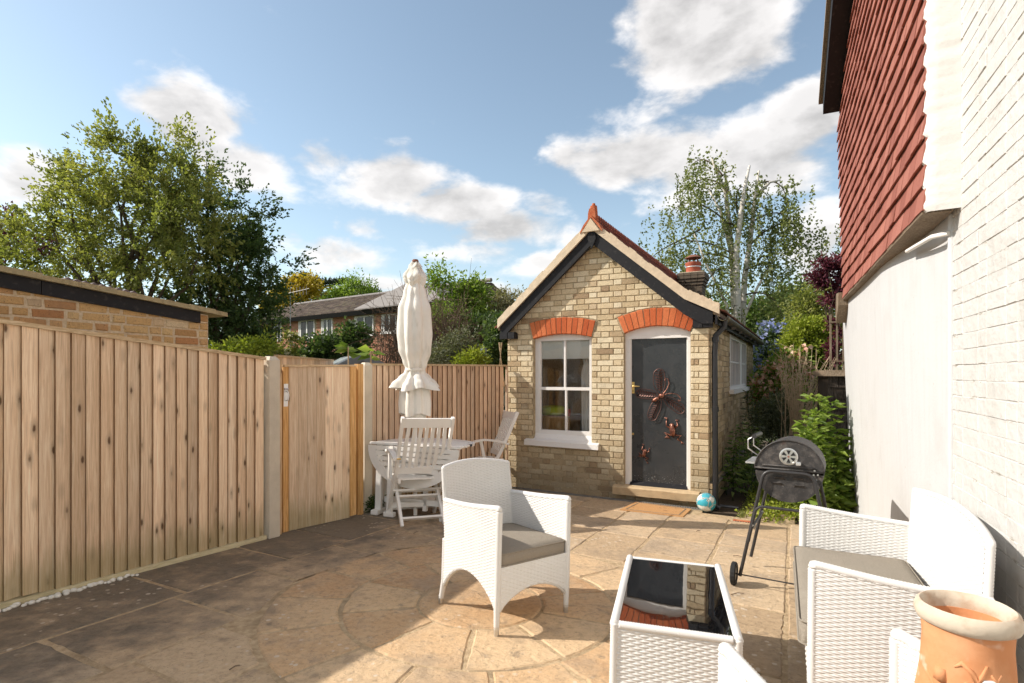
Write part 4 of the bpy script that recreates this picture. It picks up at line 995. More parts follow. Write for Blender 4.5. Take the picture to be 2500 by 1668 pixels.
# --- roof: boarding, verge cement, tiles, bargeboards
TF, TB = -0.13, OL+0.08
prof_u = [(-0.14, roof_z(-0.14)), (0.26, roof_z(0.26)), (SA, ZA), (OW+.09, roof_z(OW+.09))]
def off(k): return [(s, z+k) for s, z in prof_u]
m = MB()
for (a, b) in zip(prof_u[:-1], prof_u[1:]):
    m.hexa([rp_(a[0],a[1],TF+.02), rp_(b[0],b[1],TF+.02), rp_(b[0],b[1],TB), rp_(a[0],a[1],TB), rp_(a[0],a[1]+.05,TF+.02), rp_(b[0],b[1]+.05,TF+.02), rp_(b[0],b[1]+.05,TB), rp_(a[0],a[1]+.05,TB)])
roof = m.build('roof', M['weathered_wood'], house)
m = MB()
for (a, b) in zip(prof_u[:-1], prof_u[1:]):
    n = 14
    for q in range(n):
        k0, k1 = q/n, (q+1)/n; A_ = (a[0]+(b[0]-a[0])*k0, a[1]+(b[1]-a[1])*k0); B_ = (a[0]+(b[0]-a[0])*k1, a[1]+(b[1]-a[1])*k1); h = 0.160+rb.uniform(-.014,.010)
        m.hexa([rp_(A_[0],A_[1]+.03,TF-.02), rp_(B_[0],B_[1]+.03,TF-.02), rp_(B_[0],B_[1]+.03,TF+.05), rp_(A_[0],A_[1]+.03,TF+.05), rp_(A_[0],A_[1]+h,TF-.012), rp_(B_[0],B_[1]+h,TF-.012), rp_(B_[0],B_[1]+h,TF+.05), rp_(A_[0],A_[1]+h,TF+.05)])
m.build('verge_cement', M['verge_cement'], roof)
m = MB()
def tile_slope(a, b, gauge=0.10, tw=0.165):
    L = math.hypot(b[0]-a[0], b[1]-a[1]); n = int(L/gauge); ux, uz = (b[0]-a[0])/L, (b[1]-a[1])/L; nx, nz = (-uz, ux) if ux*1 > 0 else (uz, -ux)
    if nz < 0: nx, nz = -nx, -nz
    for r in range(n+1):
        q0 = r*gauge-0.02; q1 = min(q0+gauge*1.55, L+.02); off_ = (r % 2)*tw/2; t = TF-.045+0.0
        # overlapping: lower edge of each tile stands proud
        first = True
        tt = TF+0.02
        while tt < TB:
            t_end = min(tt+(tw-(off_ if first else 0)), TB); first = False
            j = rb.uniform(-.004,.004); lo, hi = 0.092+j, 0.066+j
            pa = (a[0]+ux*q0+nx*lo, a[1]+uz*q0+nz*lo); pb = (a[0]+ux*q1+nx*hi, a[1]+uz*q1+nz*hi); th = 0.016
            m.hexa([rp_(pa[0]-nx*th,pa[1]-nz*th,tt+.002), rp_(pb[0]-nx*th,pb[1]-nz*th,tt+.002), rp_(pb[0]-nx*th,pb[1]-nz*th,t_end-.002), rp_(pa[0]-nx*th,pa[1]-nz*th,t_end-.002),
                    rp_(pa[0],pa[1],tt+.002), rp_(pb[0],pb[1],tt+.002), rp_(pb[0],pb[1],t_end-.002), rp_(pa[0],pa[1],t_end-.002)])
            tt = t_end
tile_slope(prof_u[0], prof_u[1]); tile_slope(prof_u[1], prof_u[2]); tile_slope(prof_u[3], prof_u[2])
kind(m.build('roof_tiling', M['roof_tile'], roof), 'stuff')
m = MB(); DB0, DB1 = 0.085, 0.118
def barge(a, b, w): 
    m.hexa([fp(a[0],a[1]-w+.04,DB1), fp(b[0],b[1]-w+.04,DB1), fp(b[0],b[1]-w+.04,DB0), fp(a[0],a[1]-w+.04,DB0), fp(a[0],a[1]+.035,DB1), fp(b[0],b[1]+.035,DB1), fp(b[0],b[1]+.035,DB0), fp(a[0],a[1]+.035,DB0)])
for a, b in (((SA+.002, ZA), (OW+.06, roof_z(OW+.06))),): barge(a, b, 0.20)
m.build('bargeboard', M['black_paint'], house)
m = MB(); barge((0.26, roof_z(.26)), (SA-.002, ZA), 0.20)
m.prism([fp(-0.06,roof_z(-.06)+.035,DB1), fp(0.26,roof_z(.26)+.035,DB1), fp(0.26,roof_z(.26)-.16,DB1), fp(0.06,roof_z(.06)-.175,DB1), fp(-.06,roof_z(-.06)-.12,DB1)], -ON*(DB1-DB0)); m.build('bargeboard', M['black_paint'], house)
for s0, s1 in ((OW-.05, OW+.07), (OW-.16, OW-.06)): m = MB(); fbox(m, s0, s1, roof_z(OW)-.20, roof_z(OW)-.11, 0.0, 0.12); m.build('corbel_block', M['black_paint'], house)
for s0, s1 in ((-.05, .05), (.06, .17)): m = MB(); fbox(m, s0, s1, roof_z(.1)-.24, roof_z(.1)-.14, 0.0, 0.10); m.build('corbel_block', M['black_paint'], house)
m = MB(); m.hexa([fp(OW+.02,roof_z(OW)-.14,0.10), fp(SA+.02,ZA-.18,0.10), fp(SA+.02,ZA-.18,0.05), fp(OW+.02,roof_z(OW)-.14,0.05), fp(OW+.02,roof_z(OW)-.115,0.105), fp(SA+.02,ZA-.15,0.105), fp(SA+.02,ZA-.15,0.05), fp(OW+.02,roof_z(OW)-.115,0.05)]); m.build('verge_bead', M['black_plastic'], house)
m = MB(); m.prism([fp(SA+.05,ZA+.01,.122), fp(SA+.055,ZA-.10,.122), fp(SA,ZA-.23,.122), fp(SA-.055,ZA-.10,.122), fp(SA-.05,ZA+.01,.122)], ON*0.018); m.build('apex_plate', M['black_paint'], house)
# ridge: crested terracotta tiles and the end piece
cr = MB()
def crest_mesh():
    mm = MB(); h = 0.075
    for q in range(4):
        y = 0.037+q*0.075; pts = []
        pr = [(-.030,0),(-.022,.035),(-.030,.055),(-.024,.085),(0,.098),(.024,.085),(.030,.055),(.022,.035),(.030,0)]
        mm.prism([(-0.011, y+a, .055+b) for a, b in pr], (0.022,0,0))
    mm.prism([(-.011,0,.02),(-.011,.298,.02),(-.011,.298,.075),(-.011,0,.075)], (.022,0,0))
    mm.add([(-.13,0,-.105),(0,0,.03),(.13,0,-.105),(-.13,.298,-.105),(0,.298,.03),(.13,.298,-.105),(-.13,0,-.125),(.13,0,-.125),(-.13,.298,-.125),(.13,.298,-.125)],
           [(0,1,4,3),(1,2,5,4),(0,6,7,2,1),(3,4,5,9,8),(0,3,8,6),(2,7,9,5)])
    return mm
cmesh = None
for k in range(19):
    base = rp_(SA, ZA+.125, TF+.02+k*.306); ya = OB; xa = Vector((ya.y, -ya.x, 0)); mm = Matrix((xa, ya, Vector((0,0,1)))).transposed().to_4x4(); mm.translation = base
    if cmesh is None:
        o = crest_mesh().build('ridge_tile', M['crest_terracotta'], None); cmesh = o.data; bpy.data.objects.remove(o)
    if base.y < 12.2: link('ridge_tile', cmesh, None, roof, matrix=mm)
m = MB()
def rl(x, y, z): p = rp_(SA, ZA+.125, TF-.03)+Vector((OB.y,-OB.x,0))*x+OB*y; return (p.x, p.y, p.z+z)
m.prism([rl(-.15,0,-.14), rl(0,0,.055), rl(.15,0,-.14), rl(.15,0,-.115), rl(.10,0,-.03), rl(0,0,.085), rl(-.10,0,-.03), rl(-.15,0,-.115)], OB*0.16)
m.prism([rl(-.055,.03,.03), rl(.055,.03,.03), rl(.050,.03,.12), rl(.035,.03,.20), rl(-.035,.03,.18), rl(-.050,.03,.12)], OB*0.035)
m.tube([rl(.0,.11,.02), rl(0,.11,.16), rl(0,.11,.23)], [.060,.052,.045], 12); m.tube([rl(0,.11,.23), rl(0,.11,.265)], [.026,.020], 10)
m.build('ridge_finial', M['ridge_terracotta'], roof)
m = MB(); m.prism([rl(-.12,-.012,-.13), rl(.12,-.012,-.13), rl(0,-.012,.04)], OB*0.05); m.build('finial_bedding', M['verge_cement'], roof)
# gutter and downpipe
m = MB(); P = np.zeros((30, 9, 3)); gs, gz_ = -0.175, roof_z(-.14)+.01
for i in range(30):
    t = TF+.02+(TB-TF-.02)*i/29; k = 1.0 if i % 4 else 1.08
    for j in range(9):
        a = math.pi*j/8; P[i, j] = rp_(gs+.055*k*math.cos(a), gz_-.055*k*math.sin(a)-0.004*i/29, t)
m.grid(P); gut = m.build('gutter', M['old_gutter'], house, smooth=40)
sm = gut.modifiers.new('wall', 'SOLIDIFY'); sm.thickness = 0.006
for k in range(6):
    t = 0.05+k*0.85; m = MB(); m.bar(rp_(gs,gz_-.055,t), rp_(gs,gz_-.095,t), .05, .03); m.bar(rp_(gs+.05,gz_-.03,t), rp_(0.0,gz_-.05,t), .03, .02); m.build('gutter_bracket', M['old_gutter'], gut)
m = MB(); m.hexa([rp_(-.115,roof_z(-.115)-.10,TF+.02), rp_(-.09,roof_z(-.115)-.10,TF+.02), rp_(-.09,roof_z(-.115)-.10,TB), rp_(-.115,roof_z(-.115)-.10,TB), rp_(-.115,roof_z(-.115)+.02,TF+.02), rp_(-.09,roof_z(-.115)+.02,TF+.02), rp_(-.09,roof_z(-.115)+.02,TB), rp_(-.115,roof_z(-.115)+.02,TB)]); m.build('fascia', M['black_paint'], house)
for k in range(12):
    t = 0.15+k*0.40; m = MB(); m.bar(rp_(-.10,roof_z(-.10)-.045,t), rp_(.05,roof_z(.05)-.045,t), .045, .08); m.build('rafter_foot', M['black_paint'], house)
m = MB(); pt = lambda t, z, d: tuple(sp_(t, z, d)); 
m.tube([rp_(gs,gz_-.03,.03), rp_(gs,gz_-.12,.03), pt(.05,2.10,.075), pt(.05,1.9,.062), pt(.03,0.10,.075)], [.04,.034,.034,.034,.034], 12)
for z in (2.05, 1.2, 0.35): m.tube([pt(.045,z-.03,.070), pt(.045,z+.03,.068)], .042, 12)
m.build('downpipe', M['black_plastic'], house, smooth=40)
m = MB(); m.tube([pt(.045,0.15,.075), pt(.045,0.03,.075), pt(.045,.0,.12)], .036, 12); m.tube([pt(.05,.03,.12), pt(.07,.025,.22), pt(.05,.03,.33)], [.02,.018,.012], 8); m.build('pipe_shoe', M['black_plastic'], house, smooth=40)
# chimney
cpos = rp_(1.10, 0, OL-.80); 
def cbx(mm, hx, hy, z0, z1):
    c = [cpos+OA*sx*hx+OB*sy*hy for sx, sy in ((-1,-1),(1,-1),(1,1),(-1,1))]; mm.hexa([(q.x,q.y,z0) for q in c]+[(q.x,q.y,z1) for q in c])
m = MB(); cbx(m, .20, .20, 2.9, 3.750); ch = m.build('chimney', M['mortar'], house)
mm = MB()
for k in range(9):
    z = 3.180+k*.066; hx = .215 if k < 5 else .215+.022*min(k-4, 3); pitch = 2*hx/4
    for side in range(4):
        ax = (OA, OB, -OA, -OB)[side]; nn = (-OB, OA, OB, -OA)[side]
        for q in range(4):
            a0 = -hx+q*pitch+.004; c0 = cpos+nn*(hx-.02)
            mm.hexa([tuple((c0+ax*a0+nn*.02).xy)+(z,), tuple((c0+ax*(a0+pitch-.008)+nn*.02).xy)+(z,), tuple((c0+ax*(a0+pitch-.008)-nn*.05).xy)+(z,), tuple((c0+ax*a0-nn*.05).xy)+(z,),
                     tuple((c0+ax*a0+nn*.02).xy)+(z+.058,), tuple((c0+ax*(a0+pitch-.008)+nn*.02).xy)+(z+.058,), tuple((c0+ax*(a0+pitch-.008)-nn*.05).xy)+(z+.058,), tuple((c0+ax*a0-nn*.05).xy)+(z+.058,)])
kind(mm.build('chimney_brickwork', M['dark_chimney_brick'], ch), 'stuff')
m = MB(); cbx(m, .245, .245, 3.750, 3.785); m.build('chimney_cap', M['verge_cement'], ch)
m = MB(); m.lathe([(.150,3.780),(.152,3.950),(.165,3.970),(.165,4.010),(.13,4.020),(.13,3.800)], 24, (cpos.x, cpos.y, 0)); m.build('chimney_pot', M['chimney_red'], ch, smooth=40)
m = MB(); m.lathe([(.154,3.905),(.160,3.910),(.160,3.922),(.154,3.927)], 24, (cpos.x, cpos.y, 0)); m.build('pot_band', M['zinc'], ch)
m = MB(); m.lathe([(.001,4.185),(.06,4.178),(.12,4.150),(.172,4.115),(.172,4.105),(.10,4.125),(.001,4.135)], 24, (cpos.x, cpos.y, 0))
for k in range(4): a = 2*math.pi*k/4+.4; m.tube([(cpos.x+.12*math.cos(a), cpos.y+.12*math.sin(a), 3.990), (cpos.x+.12*math.cos(a), cpos.y+.12*math.sin(a), 4.125)], .010, 6)
m.build('cowl', M['cowl_rust'], ch, smooth=40)
# --- butterfly and frogs on the door (each hangs on the door: a thing of its own)
DD = -0.098
def wing(mm, root, tip, width, bend, r=.0045):
    """wire outline, broad towards the tip, filled with curled copper leaves along a central vein"""
    root = Vector(root); tip = Vector(tip); d = tip-root; L = d.length; dd = d.normalized(); n = Vector((-dd.y, dd.x)); out = []
    for q in range(33):
        a = 2*math.pi*q/32; al = 0.53-0.47*math.cos(a); w = width*math.sin(a)*(1-0.30*math.cos(a))*(1+.06*math.cos(5*a)); c = root+d*al+n*(w+bend*al*al); out.append(c)
    mm.tube([fp(c.x, c.y, DD+.024) for c in out], r, 6, cap=False)
    vein = lambda k: root+d*k+n*bend*k*k
    mm.tube([fp(vein(k/10).x, vein(k/10).y, DD+.022) for k in range(10)], r*.8, 6)
    for i in range(1, 9):
        k = .10+i*.095; al = min(1, max(-1, (0.53-k)/0.47)); hw = width*math.sqrt(1-al*al)*(1-.30*al)*.80; c = vein(k)
        for sg in (-1, 1):
            e = c+dd*(.10*L*.5+.02)+n*(sg*hw); mid_ = (c+e)/2; dn = (e-c).normalized(); pn = Vector((-dn.y, dn.x))*min(.0095, hw*.28)
            mm.add([fp(c.x,c.y,DD+.016), fp(mid_.x+pn.x,mid_.y+pn.y,DD+.012), fp(e.x,e.y,DD+.020), fp(mid_.x-pn.x,mid_.y-pn.y,DD+.026)], [(0,1,2,3),(3,2,1,0)])
bf = thing('butterfly_ornament', 'large copper wire butterfly hung on the black door', 'ornament', fp(0.62, 1.33, DD))
bc = (0.585, 1.345)
for nm_, tip, wd, be in (('wing', (0.645,1.69), .075, .03), ('wing', (0.91,1.40), .062, -.02), ('wing', (0.29,1.18), .066, .03), ('wing', (0.745,1.05), .068, -.03)):
    m = MB(); wing(m, bc, tip, wd, be); m.build('wing', M['copper_wire'], bf, smooth=40)
m = MB(); m.tube([fp(0.70,1.275,DD+.03), fp(0.665,1.295,DD+.036), fp(0.63,1.318,DD+.036), fp(0.605,1.335,DD+.034)], [.012,.024,.022,.012], 10); m.tube([fp(0.61,1.332,DD+.034), fp(0.585,1.35,DD+.04), fp(0.56,1.365,DD+.036), fp(.545,1.375,DD+.034)], [.014,.030,.026,.012], 10); m.build('body', M['copper'], bf, smooth=True)
for pts in ([(0.56,1.375),(0.51,1.44),(0.485,1.51),(0.50,1.565),(0.53,1.575),(0.54,1.55),(0.525,1.54)], [(0.555,1.365),(0.47,1.385),(0.39,1.375),(0.345,1.33),(0.345,1.295),(0.365,1.29),(0.37,1.31)]):
    m = MB(); m.tube([fp(a, z, DD+.03) for a, z in pts], .005, 6); m.build('antenna', M['copper'], bf, smooth=40)
def frog(cs, cz, sc_, rot, label):
    o = thing('frog_ornament', label, 'ornament', fp(cs, cz, DD), 'copper frogs on the door'); c, s = math.cos(rot), math.sin(rot)
    def q(a, z, d): return fp(cs+(a*c-z*s)*sc_, cz+(a*s+z*c)*sc_, DD+d*sc_)
    m = MB(); m.tube([q(0,-.24,.03), q(0,-.12,.07), q(0,.05,.08), q(0,.14,.07), q(0,.20,.05), q(0,.25,.03)], [.03*sc_,.095*sc_,.105*sc_,.075*sc_,.085*sc_,.03*sc_], 12, flat=.7); m.build('body', M['copper'], o, smooth=True)
    for sg in (-1, 1):
        m = MB(); m.tube([q(sg*.05,.19,.10), q(sg*.055,.215,.10)], .026*sc_, 8); m.build('eye', M['copper'], o, smooth=True)
        up = .40 if sg > 0 else .30
        for pts in ([(.08,.10,.05),(.20,.16,.04),(.17,up,.02)], [(.07,-.17,.05),(.27,-.06 if sg > 0 else -.20,.05),(.13,-.27 if sg > 0 else -.32,.03),(.27 if sg < 0 else .24,-.42 if sg < 0 else -.20,.015)]):
            m = MB(); m.tube([q(sg*a, z, d) for a, z, d in pts], [.034*sc_]+[.026*sc_]*(len(pts)-2)+[.016*sc_], 8)
            e = pts[-1]; dirz = 1 if e[1] > 0 else -1
            for k in (-1, 0, 1): m.tube([q(sg*e[0], e[1], e[2]), q(sg*e[0]+k*.045+sg*.02, e[1]+dirz*.065, .012)], [.014*sc_, .012*sc_], 6)
            m.build('leg', M['copper'], o, smooth=True)
frog(0.445, 0.915, 0.36, -0.10, 'larger copper frog climbing the black door, legs spread')
frog(0.800, 0.60, 0.24, 0.25, 'smaller copper frog low on the black door by the lock')
# ------------------------------------------------------------------ white house on the right
WD = Vector((0.430, 0.903, 0)); WN = Vector((-0.903, 0.430, 0)); W0 = Vector((0.94, 0, 0))
def wp(k, z, d=0.0): p = W0+WD*k+WN*d; return Vector((p.x, p.y, z))
wh = thing('white_house', 'white painted house with red hung tiles above a smooth rendered wall', 'house', wp(3.5, 0, -0.5))
KB, KF = 3.20, 7.29
m = MB(); P = np.zeros((30, 26, 3)); rw = random.Random(8)
for i in range(30):
    for j in range(26):
        k = KB-.02+(KF-KB+.02)*i/29; z = -0.15+2.75*j/25; sk = min(1, max(0, (k-KB+.02)/1.6)); d = 0.004+0.036*z*sk*sk*(3-2*sk)+0.006*math.sin(k*2.1+z)*math.cos(z*1.7)*sk
        P[i, j] = wp(k, z, d)
m.grid(P); m.f = [f[::-1] for f in m.f]
m.add([wp(KF,-.15,-.0), wp(KF,2.6,.093), wp(KF,2.6,-.5), wp(KF,-.15,-.5)], [(0,1,2,3)])
m.build('rendered_wall', M['white_render'], wh, smooth=60)
m = MB(); m.hexa([wp(-3,-.15,0), wp(KB,-.15,0), wp(KB,-.15,-.4), wp(-3,-.15,-.4), wp(-3,6.2,0), wp(KB,6.2,0), wp(KB,6.2,-.4), wp(-3,6.2,-.4)][::1]); m.f = [f[::-1] for f in m.f]
bw_ = m.build('brick_wall', M['painted_brick'], wh)
def wbrick(mb, p, q, z0, z1):
    brick_into(mb, [(p, z0), (q, z0), (q, z1), (p, z1)], wp, 0.0030, 0.02, 0.004, 0.002)
bl = []; zc = 0.05; ci = 0
while zc < 4.1:
    x = -0.6 if ci % 2 else -0.71; st = ci % 2
    while x < KB-.03:
        w = 0.2255 if st else 0.1125; st = 1-st; a, b = x, min(x+w, KB-.01); x += w
        if b-a > 0.04 and a > 0.3: bl.append((a, b, zc))
    zc += 0.077; ci += 1
def wscore(e):
    k = (e[0]+e[1])/2; Y = 0.903*k; X = 0.94+.43*k; vis = X/Y < 0.96 and (e[2]-1.62)/Y < 0.70 and (e[2]-1.62)/Y > -0.57; return (not vis, Y)
bl.sort(key=wscore); stuff = MB()
for i, (a, b, z) in enumerate(bl):
    if i < 290:
        mb_ = MB(); wbrick(mb_, a+.0008, b-.0008, z+.002, z+.075); mb_.f = [f[::-1] for f in mb_.f]; mb_.build('brick', M['painted_brick'], bw_)
    else: wbrick(stuff, a+.0008, b-.0008, z+.002, z+.075)
stuff.f = [f[::-1] for f in stuff.f]; kind(stuff.build('brickwork', M['painted_brick'], bw_), 'stuff')
# tile hanging
ZB, K0 = 2.47, 3.06
verge = lambda k: 4.80+(6.85-k)*0.52
kfar = lambda z: 6.74+(z-ZB)*0.27
m = MB(); poly = [(K0, ZB+.02), (kfar(ZB)-.03, ZB+.02), (kfar(4.8)-.03, 4.75), (6.85, verge(6.85)-.05), (K0, verge(K0)-.05)]
m.prism([wp(k, z, 0.0) for k, z in poly][::-1], WN*0.125); clad = m.build('tile_hanging', M['white_mortar'], wh)
tl = []; z = ZB; r_ = 0; GA = 0.122
while z < 6.6:
    k = K0-0.004; first = True
    while k < kfar(z):
        w = 0.165*(0.5 if (first and r_ % 2) else 1.0); first = False; b = min(k+w, kfar(z))
        if z < verge((k+b)/2)-.06 and b-k > .03: tl.append((k, b, z))
        k = b
    z += GA; r_ += 1
def tscore(e):
    k = (e[0]+e[1])/2; Y = .903*k; return (0 if (e[2]-1.62)/Y < 0.69 else 1, Y)
tl.sort(key=tscore); stuff = MB(); rt = random.Random(14)
def tile_into(mb, a, b, z):
    g_ = .0015; j = rt.uniform(-.003,.003); s_ = rt.uniform(-.004,.004); lo, hi = 0.160+j, 0.134; th = 0.013; zt = z+GA*1.5; wdg = rt.uniform(-.003,.003)
    mb.hexa([wp(a+g_,z+s_,lo), wp(b-g_,z+s_+wdg,lo+wdg), wp(b-g_,z+s_+wdg,lo-th), wp(a+g_,z+s_,lo-th), wp(a+g_,zt,hi), wp(b-g_,zt,hi), wp(b-g_,zt,hi-th), wp(a+g_,zt,hi-th)]); 
for i, (a, b, z) in enumerate(tl):
    if i < 292:
        mb_ = MB(); tile_into(mb_, a, b, z); mb_.f = [f[::-1] for f in mb_.f]; mb_.build('tile', M['hung_tile'], clad)
    else: tile_into(stuff, a, b, z)
stuff.f = [f[::-1] for f in stuff.f]; kind(stuff.build('tiling', M['hung_tile'], clad), 'stuff')
# ragged white mortar closing the near edge of the tiles
m = MB(); rm = random.Random(3); nz_ = 110; P = np.zeros((nz_+1, 6, 3))
for i in range(nz_+1):
    z = ZB-.015+2.2*i/nz_; fr_ = ((z-ZB)/GA) % 1.0; e = 0.150-.018*fr_+rm.uniform(0, .009); w_ = rm.uniform(-.003,.003)
    P[i] = [wp(K0+.02,z,e), wp(K0-.006+w_,z,e-.002), wp(K0-.016+w_,z,e-.012), wp(K0-.022+w_,z,e*.6), wp(K0-.026+w_,z,.03), wp(K0-.03,z,-.002)]
m.grid(P); m.build('mortar_edge', M['white_mortar'], wh, smooth=50)
m = MB(); m.hexa([wp(K0+.02,ZB-.015,.02), wp(kfar(ZB),ZB-.015,.02), wp(kfar(ZB),ZB-.015,.15), wp(K0+.02,ZB-.015,.15), wp(K0+.02,ZB+.015,.02), wp(kfar(ZB),ZB+.015,.02), wp(kfar(ZB),ZB+.015,.155), wp(K0+.02,ZB+.015,.155)]); m.build('tile_batten', M['weathered_wood'], wh)
m = MB(); m.prism([wp(6.72,2.54,.06), wp(6.98,2.56,.06), wp(7.06,2.30,.06), wp(6.98,2.22,.06), wp(6.74,2.40,.06)], WN*0.13); m.build('timber_bracket', M['weathered_wood'], wh)
m = MB(); a, b = 7.02, 2.6
m.hexa([wp(a,verge(a)-.02,.10), wp(b,verge(b)-.02,.10), wp(b,verge(b)-.02,.32), wp(a,verge(a)-.02,.32), wp(a,verge(a)+.20,.10), wp(b,verge(b)+.20,.10), wp(b,verge(b)+.20,.32), wp(a,verge(a)+.20,.32)]); m.build('bargeboard', M['black_paint'], wh)
m = MB(); m.hexa([wp(a+.1,verge(a+.1)+.20,-.6), wp(b,verge(b)+.20,-.6), wp(b,verge(b)+.20,.36), wp(a+.1,verge(a+.1)+.20,.36), wp(a+.1,verge(a+.1)+.25,-.6), wp(b,verge(b)+.25,-.6), wp(b,verge(b)+.25,.36), wp(a+.1,verge(a+.1)+.25,.36)]); m.build('roof_verge', M['weathered_wood'], wh)
m = MB(); m.tube([wp(3.19,0.0,.0), wp(3.19,2.46,.0)], .020, 10); m.tube([wp(3.19,2.46,.0), wp(3.19,4.7,.0)], .016, 10); m.build('corner_bead', M['white_render'], wh, smooth=60)
m = MB(); m.tube([wp(3.17,2.36,.02), wp(3.25,2.365,.075), wp(3.80,2.40,.085)], .0125, 10); m.build('overflow_pipe', M['white_gloss'], wh, smooth=40)
m = MB()   # back of the house so that it is a body, not a sheet
m.hexa([wp(-3,-.15,-.41), wp(KF,-.15,-.51), wp(KF,-.15,-4), wp(-3,-.15,-4), wp(-3,5.0,-.41), wp(KF,4.6,-.51), wp(KF,4.6,-4), wp(-3,5.0,-4)]); m.f = [f[::-1] for f in m.f]; m.build('rear_block', M['white_render'], wh)

# ------------------------------------------------------------------ brick shed beyond the long fence
SC = Vector((-2.99, 5.40, 0)); SE = Vector((-0.45, -0.893, 0)); SN = Vector((0.893, -0.45, 0))
def shp(k, z, d=0.0): p = SC+SE*k+SN*d; return Vector((p.x, p.y, z))
shed = thing('brick_shed', 'old brown brick shed with mossy sloping verge and black board behind the fence', 'shed', shp(2, 0, -1))
vt = lambda k: 2.235+0.088*k
m = MB(); m.prism([shp(0,-.1,0), shp(5,-.1,0), shp(5,vt(5)-.03,0), shp(0,vt(0)-.03,0)], -SN*2.8); m.build('wall', M['old_mortar'], shed)
rq = random.Random(17); zc = 1.30; ci = 0; stuff = MB()
while zc < 2.6:
    x = 0.0 if ci % 2 else -0.12; st = ci % 3 != 0
    while x < 4.6:
        w = 0.222 if st else 0.108; w *= rq.uniform(.93, 1.07); st = (not st) if rq.random() < .8 else st; a, b = max(0.0, x)+.007, x+w-.007; x += w
        pl = [(a, zc+.006), (b, zc+.006), (b, zc+.066), (a, zc+.066)]; pl = clip(pl, 0, vt(0)-.04, .088, -1.0)
        if not pl or len(pl) < 3 or parea(pl) < .0012: continue
        pl = [(p[0]+rq.uniform(-.004,.004), p[1]+rq.uniform(-.003,.003)) for p in pl]
        tgt = MB() if x < 3.2 and zc > 1.5 else stuff
        brick_into(tgt, pl, shp, 0.006+rq.uniform(-.004,.006), 0.03, 0.009, 0.003)
        if tgt is not stuff: tgt.build('brick', M['old_brick'], shed)
    zc += 0.0755; ci += 1
kind(stuff.build('brickwork', M['old_brick'], shed), 'stuff')
for a, b in ((0.10, 1.36), (1.365, 3.2), (3.205, 5.0)):
    m = MB(); m.hexa([shp(a,vt(a)-.125,.0), shp(b,vt(b)-.125,.0), shp(b,vt(b)-.125,.035), shp(a,vt(a)-.125,.035), shp(a,vt(a)-.02,.0), shp(b,vt(b)-.02,.0), shp(b,vt(b)-.02,.035), shp(a,vt(a)-.02,.035)]); m.build('verge_board', M['black_paint'], shed)
m = MB(); n = 40
for q in range(n):
    a, b = -.16+5.1*q/n, -.16+5.1*(q+1)/n; h = rq.uniform(-.006,.006)
    m.hexa([shp(a,vt(a)-.018,-2.9), shp(b,vt(b)-.018,-2.9), shp(b,vt(b)-.018,.075+h), shp(a,vt(a)-.018,.075+h), shp(a,vt(a)+.022+h,-2.9), shp(b,vt(b)+.022+h,-2.9), shp(b,vt(b)+.024+h,.07), shp(a,vt(a)+.024+h,.07)])
m.build('roof', M['moss_tile'], shed)
for q in range(9):
    a = .60+q*.062; m = MB(); P_ = [shp(a,vt(a)+.015,-.10), shp(a+.055,vt(a)+.015,-.10), shp(a+.055,vt(a)+.062,-.10), shp(a+.03,vt(a)+.078,-.10), shp(a,vt(a)+.062,-.10)]; m.prism(P_, -SN*.25); m.build('ridge_tile', M['purple_tile'], shed)

# ------------------------------------------------------------------ neighbours' gardens: fence, shed roof, pipe
n3a, n3b = Vector((-3.02, 7.0, 0)), Vector((-3.05, 9.3, 0)); d3 = (n3b-n3a).normalized(); nn3 = Vector((d3.y, -d3.x, 0))
f3 = thing('board_fence', 'neighbouring board fence running away behind the gate beside the felt shed roof', 'fence', (-3.03, 8.1, 0), 'feather-edge fences')
board_run(f3, n3a, d3, 24, 0.095, lambda k: 1.85, nn3, 'fence_board', seed=12)
strip('capping_rail', 'fence_cap', f3, n3a, n3b, 1.85, 1.875, 1.85, 1.875, nn3, -.02, .036)
su = thing('garden_shed', 'low grey felt shed roof with rooflight showing above the gate', 'shed', (-2.8, 9.6, 0))
fa = Vector((-2.45, 9.0, 0)); fbk = Vector((-3.2, 10.4, 0)); rd = (fbk-fa).normalized(); rn = Vector((rd.y, -rd.x, 0)); zr = 1.95
def sup(t, s, z): p = fa+rd*t+rn*s; return Vector((p.x, p.y, z))
LR = (fbk-fa).length
m = MB(); m.prism([sup(0.05,-.55,-.2), sup(0.05,.55,-.2), sup(.05,.55,1.62), sup(.05,0,1.93), sup(.05,-.55,1.62)], rd*(LR-.1)); m.build('wall', M['blue_grey_paint'], su)
for sg in (-1, 1):
    m = MB(); m.hexa([sup(0,0,zr-.02), sup(LR,0,zr-.02), sup(LR,sg*.75,zr-.42), sup(0,sg*.75,zr-.42), sup(0,0,zr+.01), sup(LR,0,zr+.01), sup(LR,sg*.75,zr-.39), sup(0,sg*.75,zr-.39)]); m.build('roof_slope', M['felt_roof'], su)
    m = MB(); m.hexa([sup(-.03,0,zr-.10), sup(0,0,zr-.10), sup(0,sg*.78,zr-.52), sup(-.03,sg*.78,zr-.52), sup(-.03,0,zr+.05), sup(0,0,zr+.05), sup(0,sg*.78,zr-.37), sup(-.03,sg*.78,zr-.37)]); m.build('bargeboard', M['blue_grey_paint'], su)
m = MB(); m.hexa([sup(.35,-.12,zr-.06), sup(LR-.35,-.12,zr-.06), sup(LR-.35,-.5,zr-.27), sup(.35,-.5,zr-.27), sup(.35,-.12,zr-.02), sup(LR-.35,-.12,zr-.02), sup(LR-.35,-.5,zr-.225), sup(.35,-.5,zr-.225)]); m.build('rooflight', M['rooflight_glass'], su)
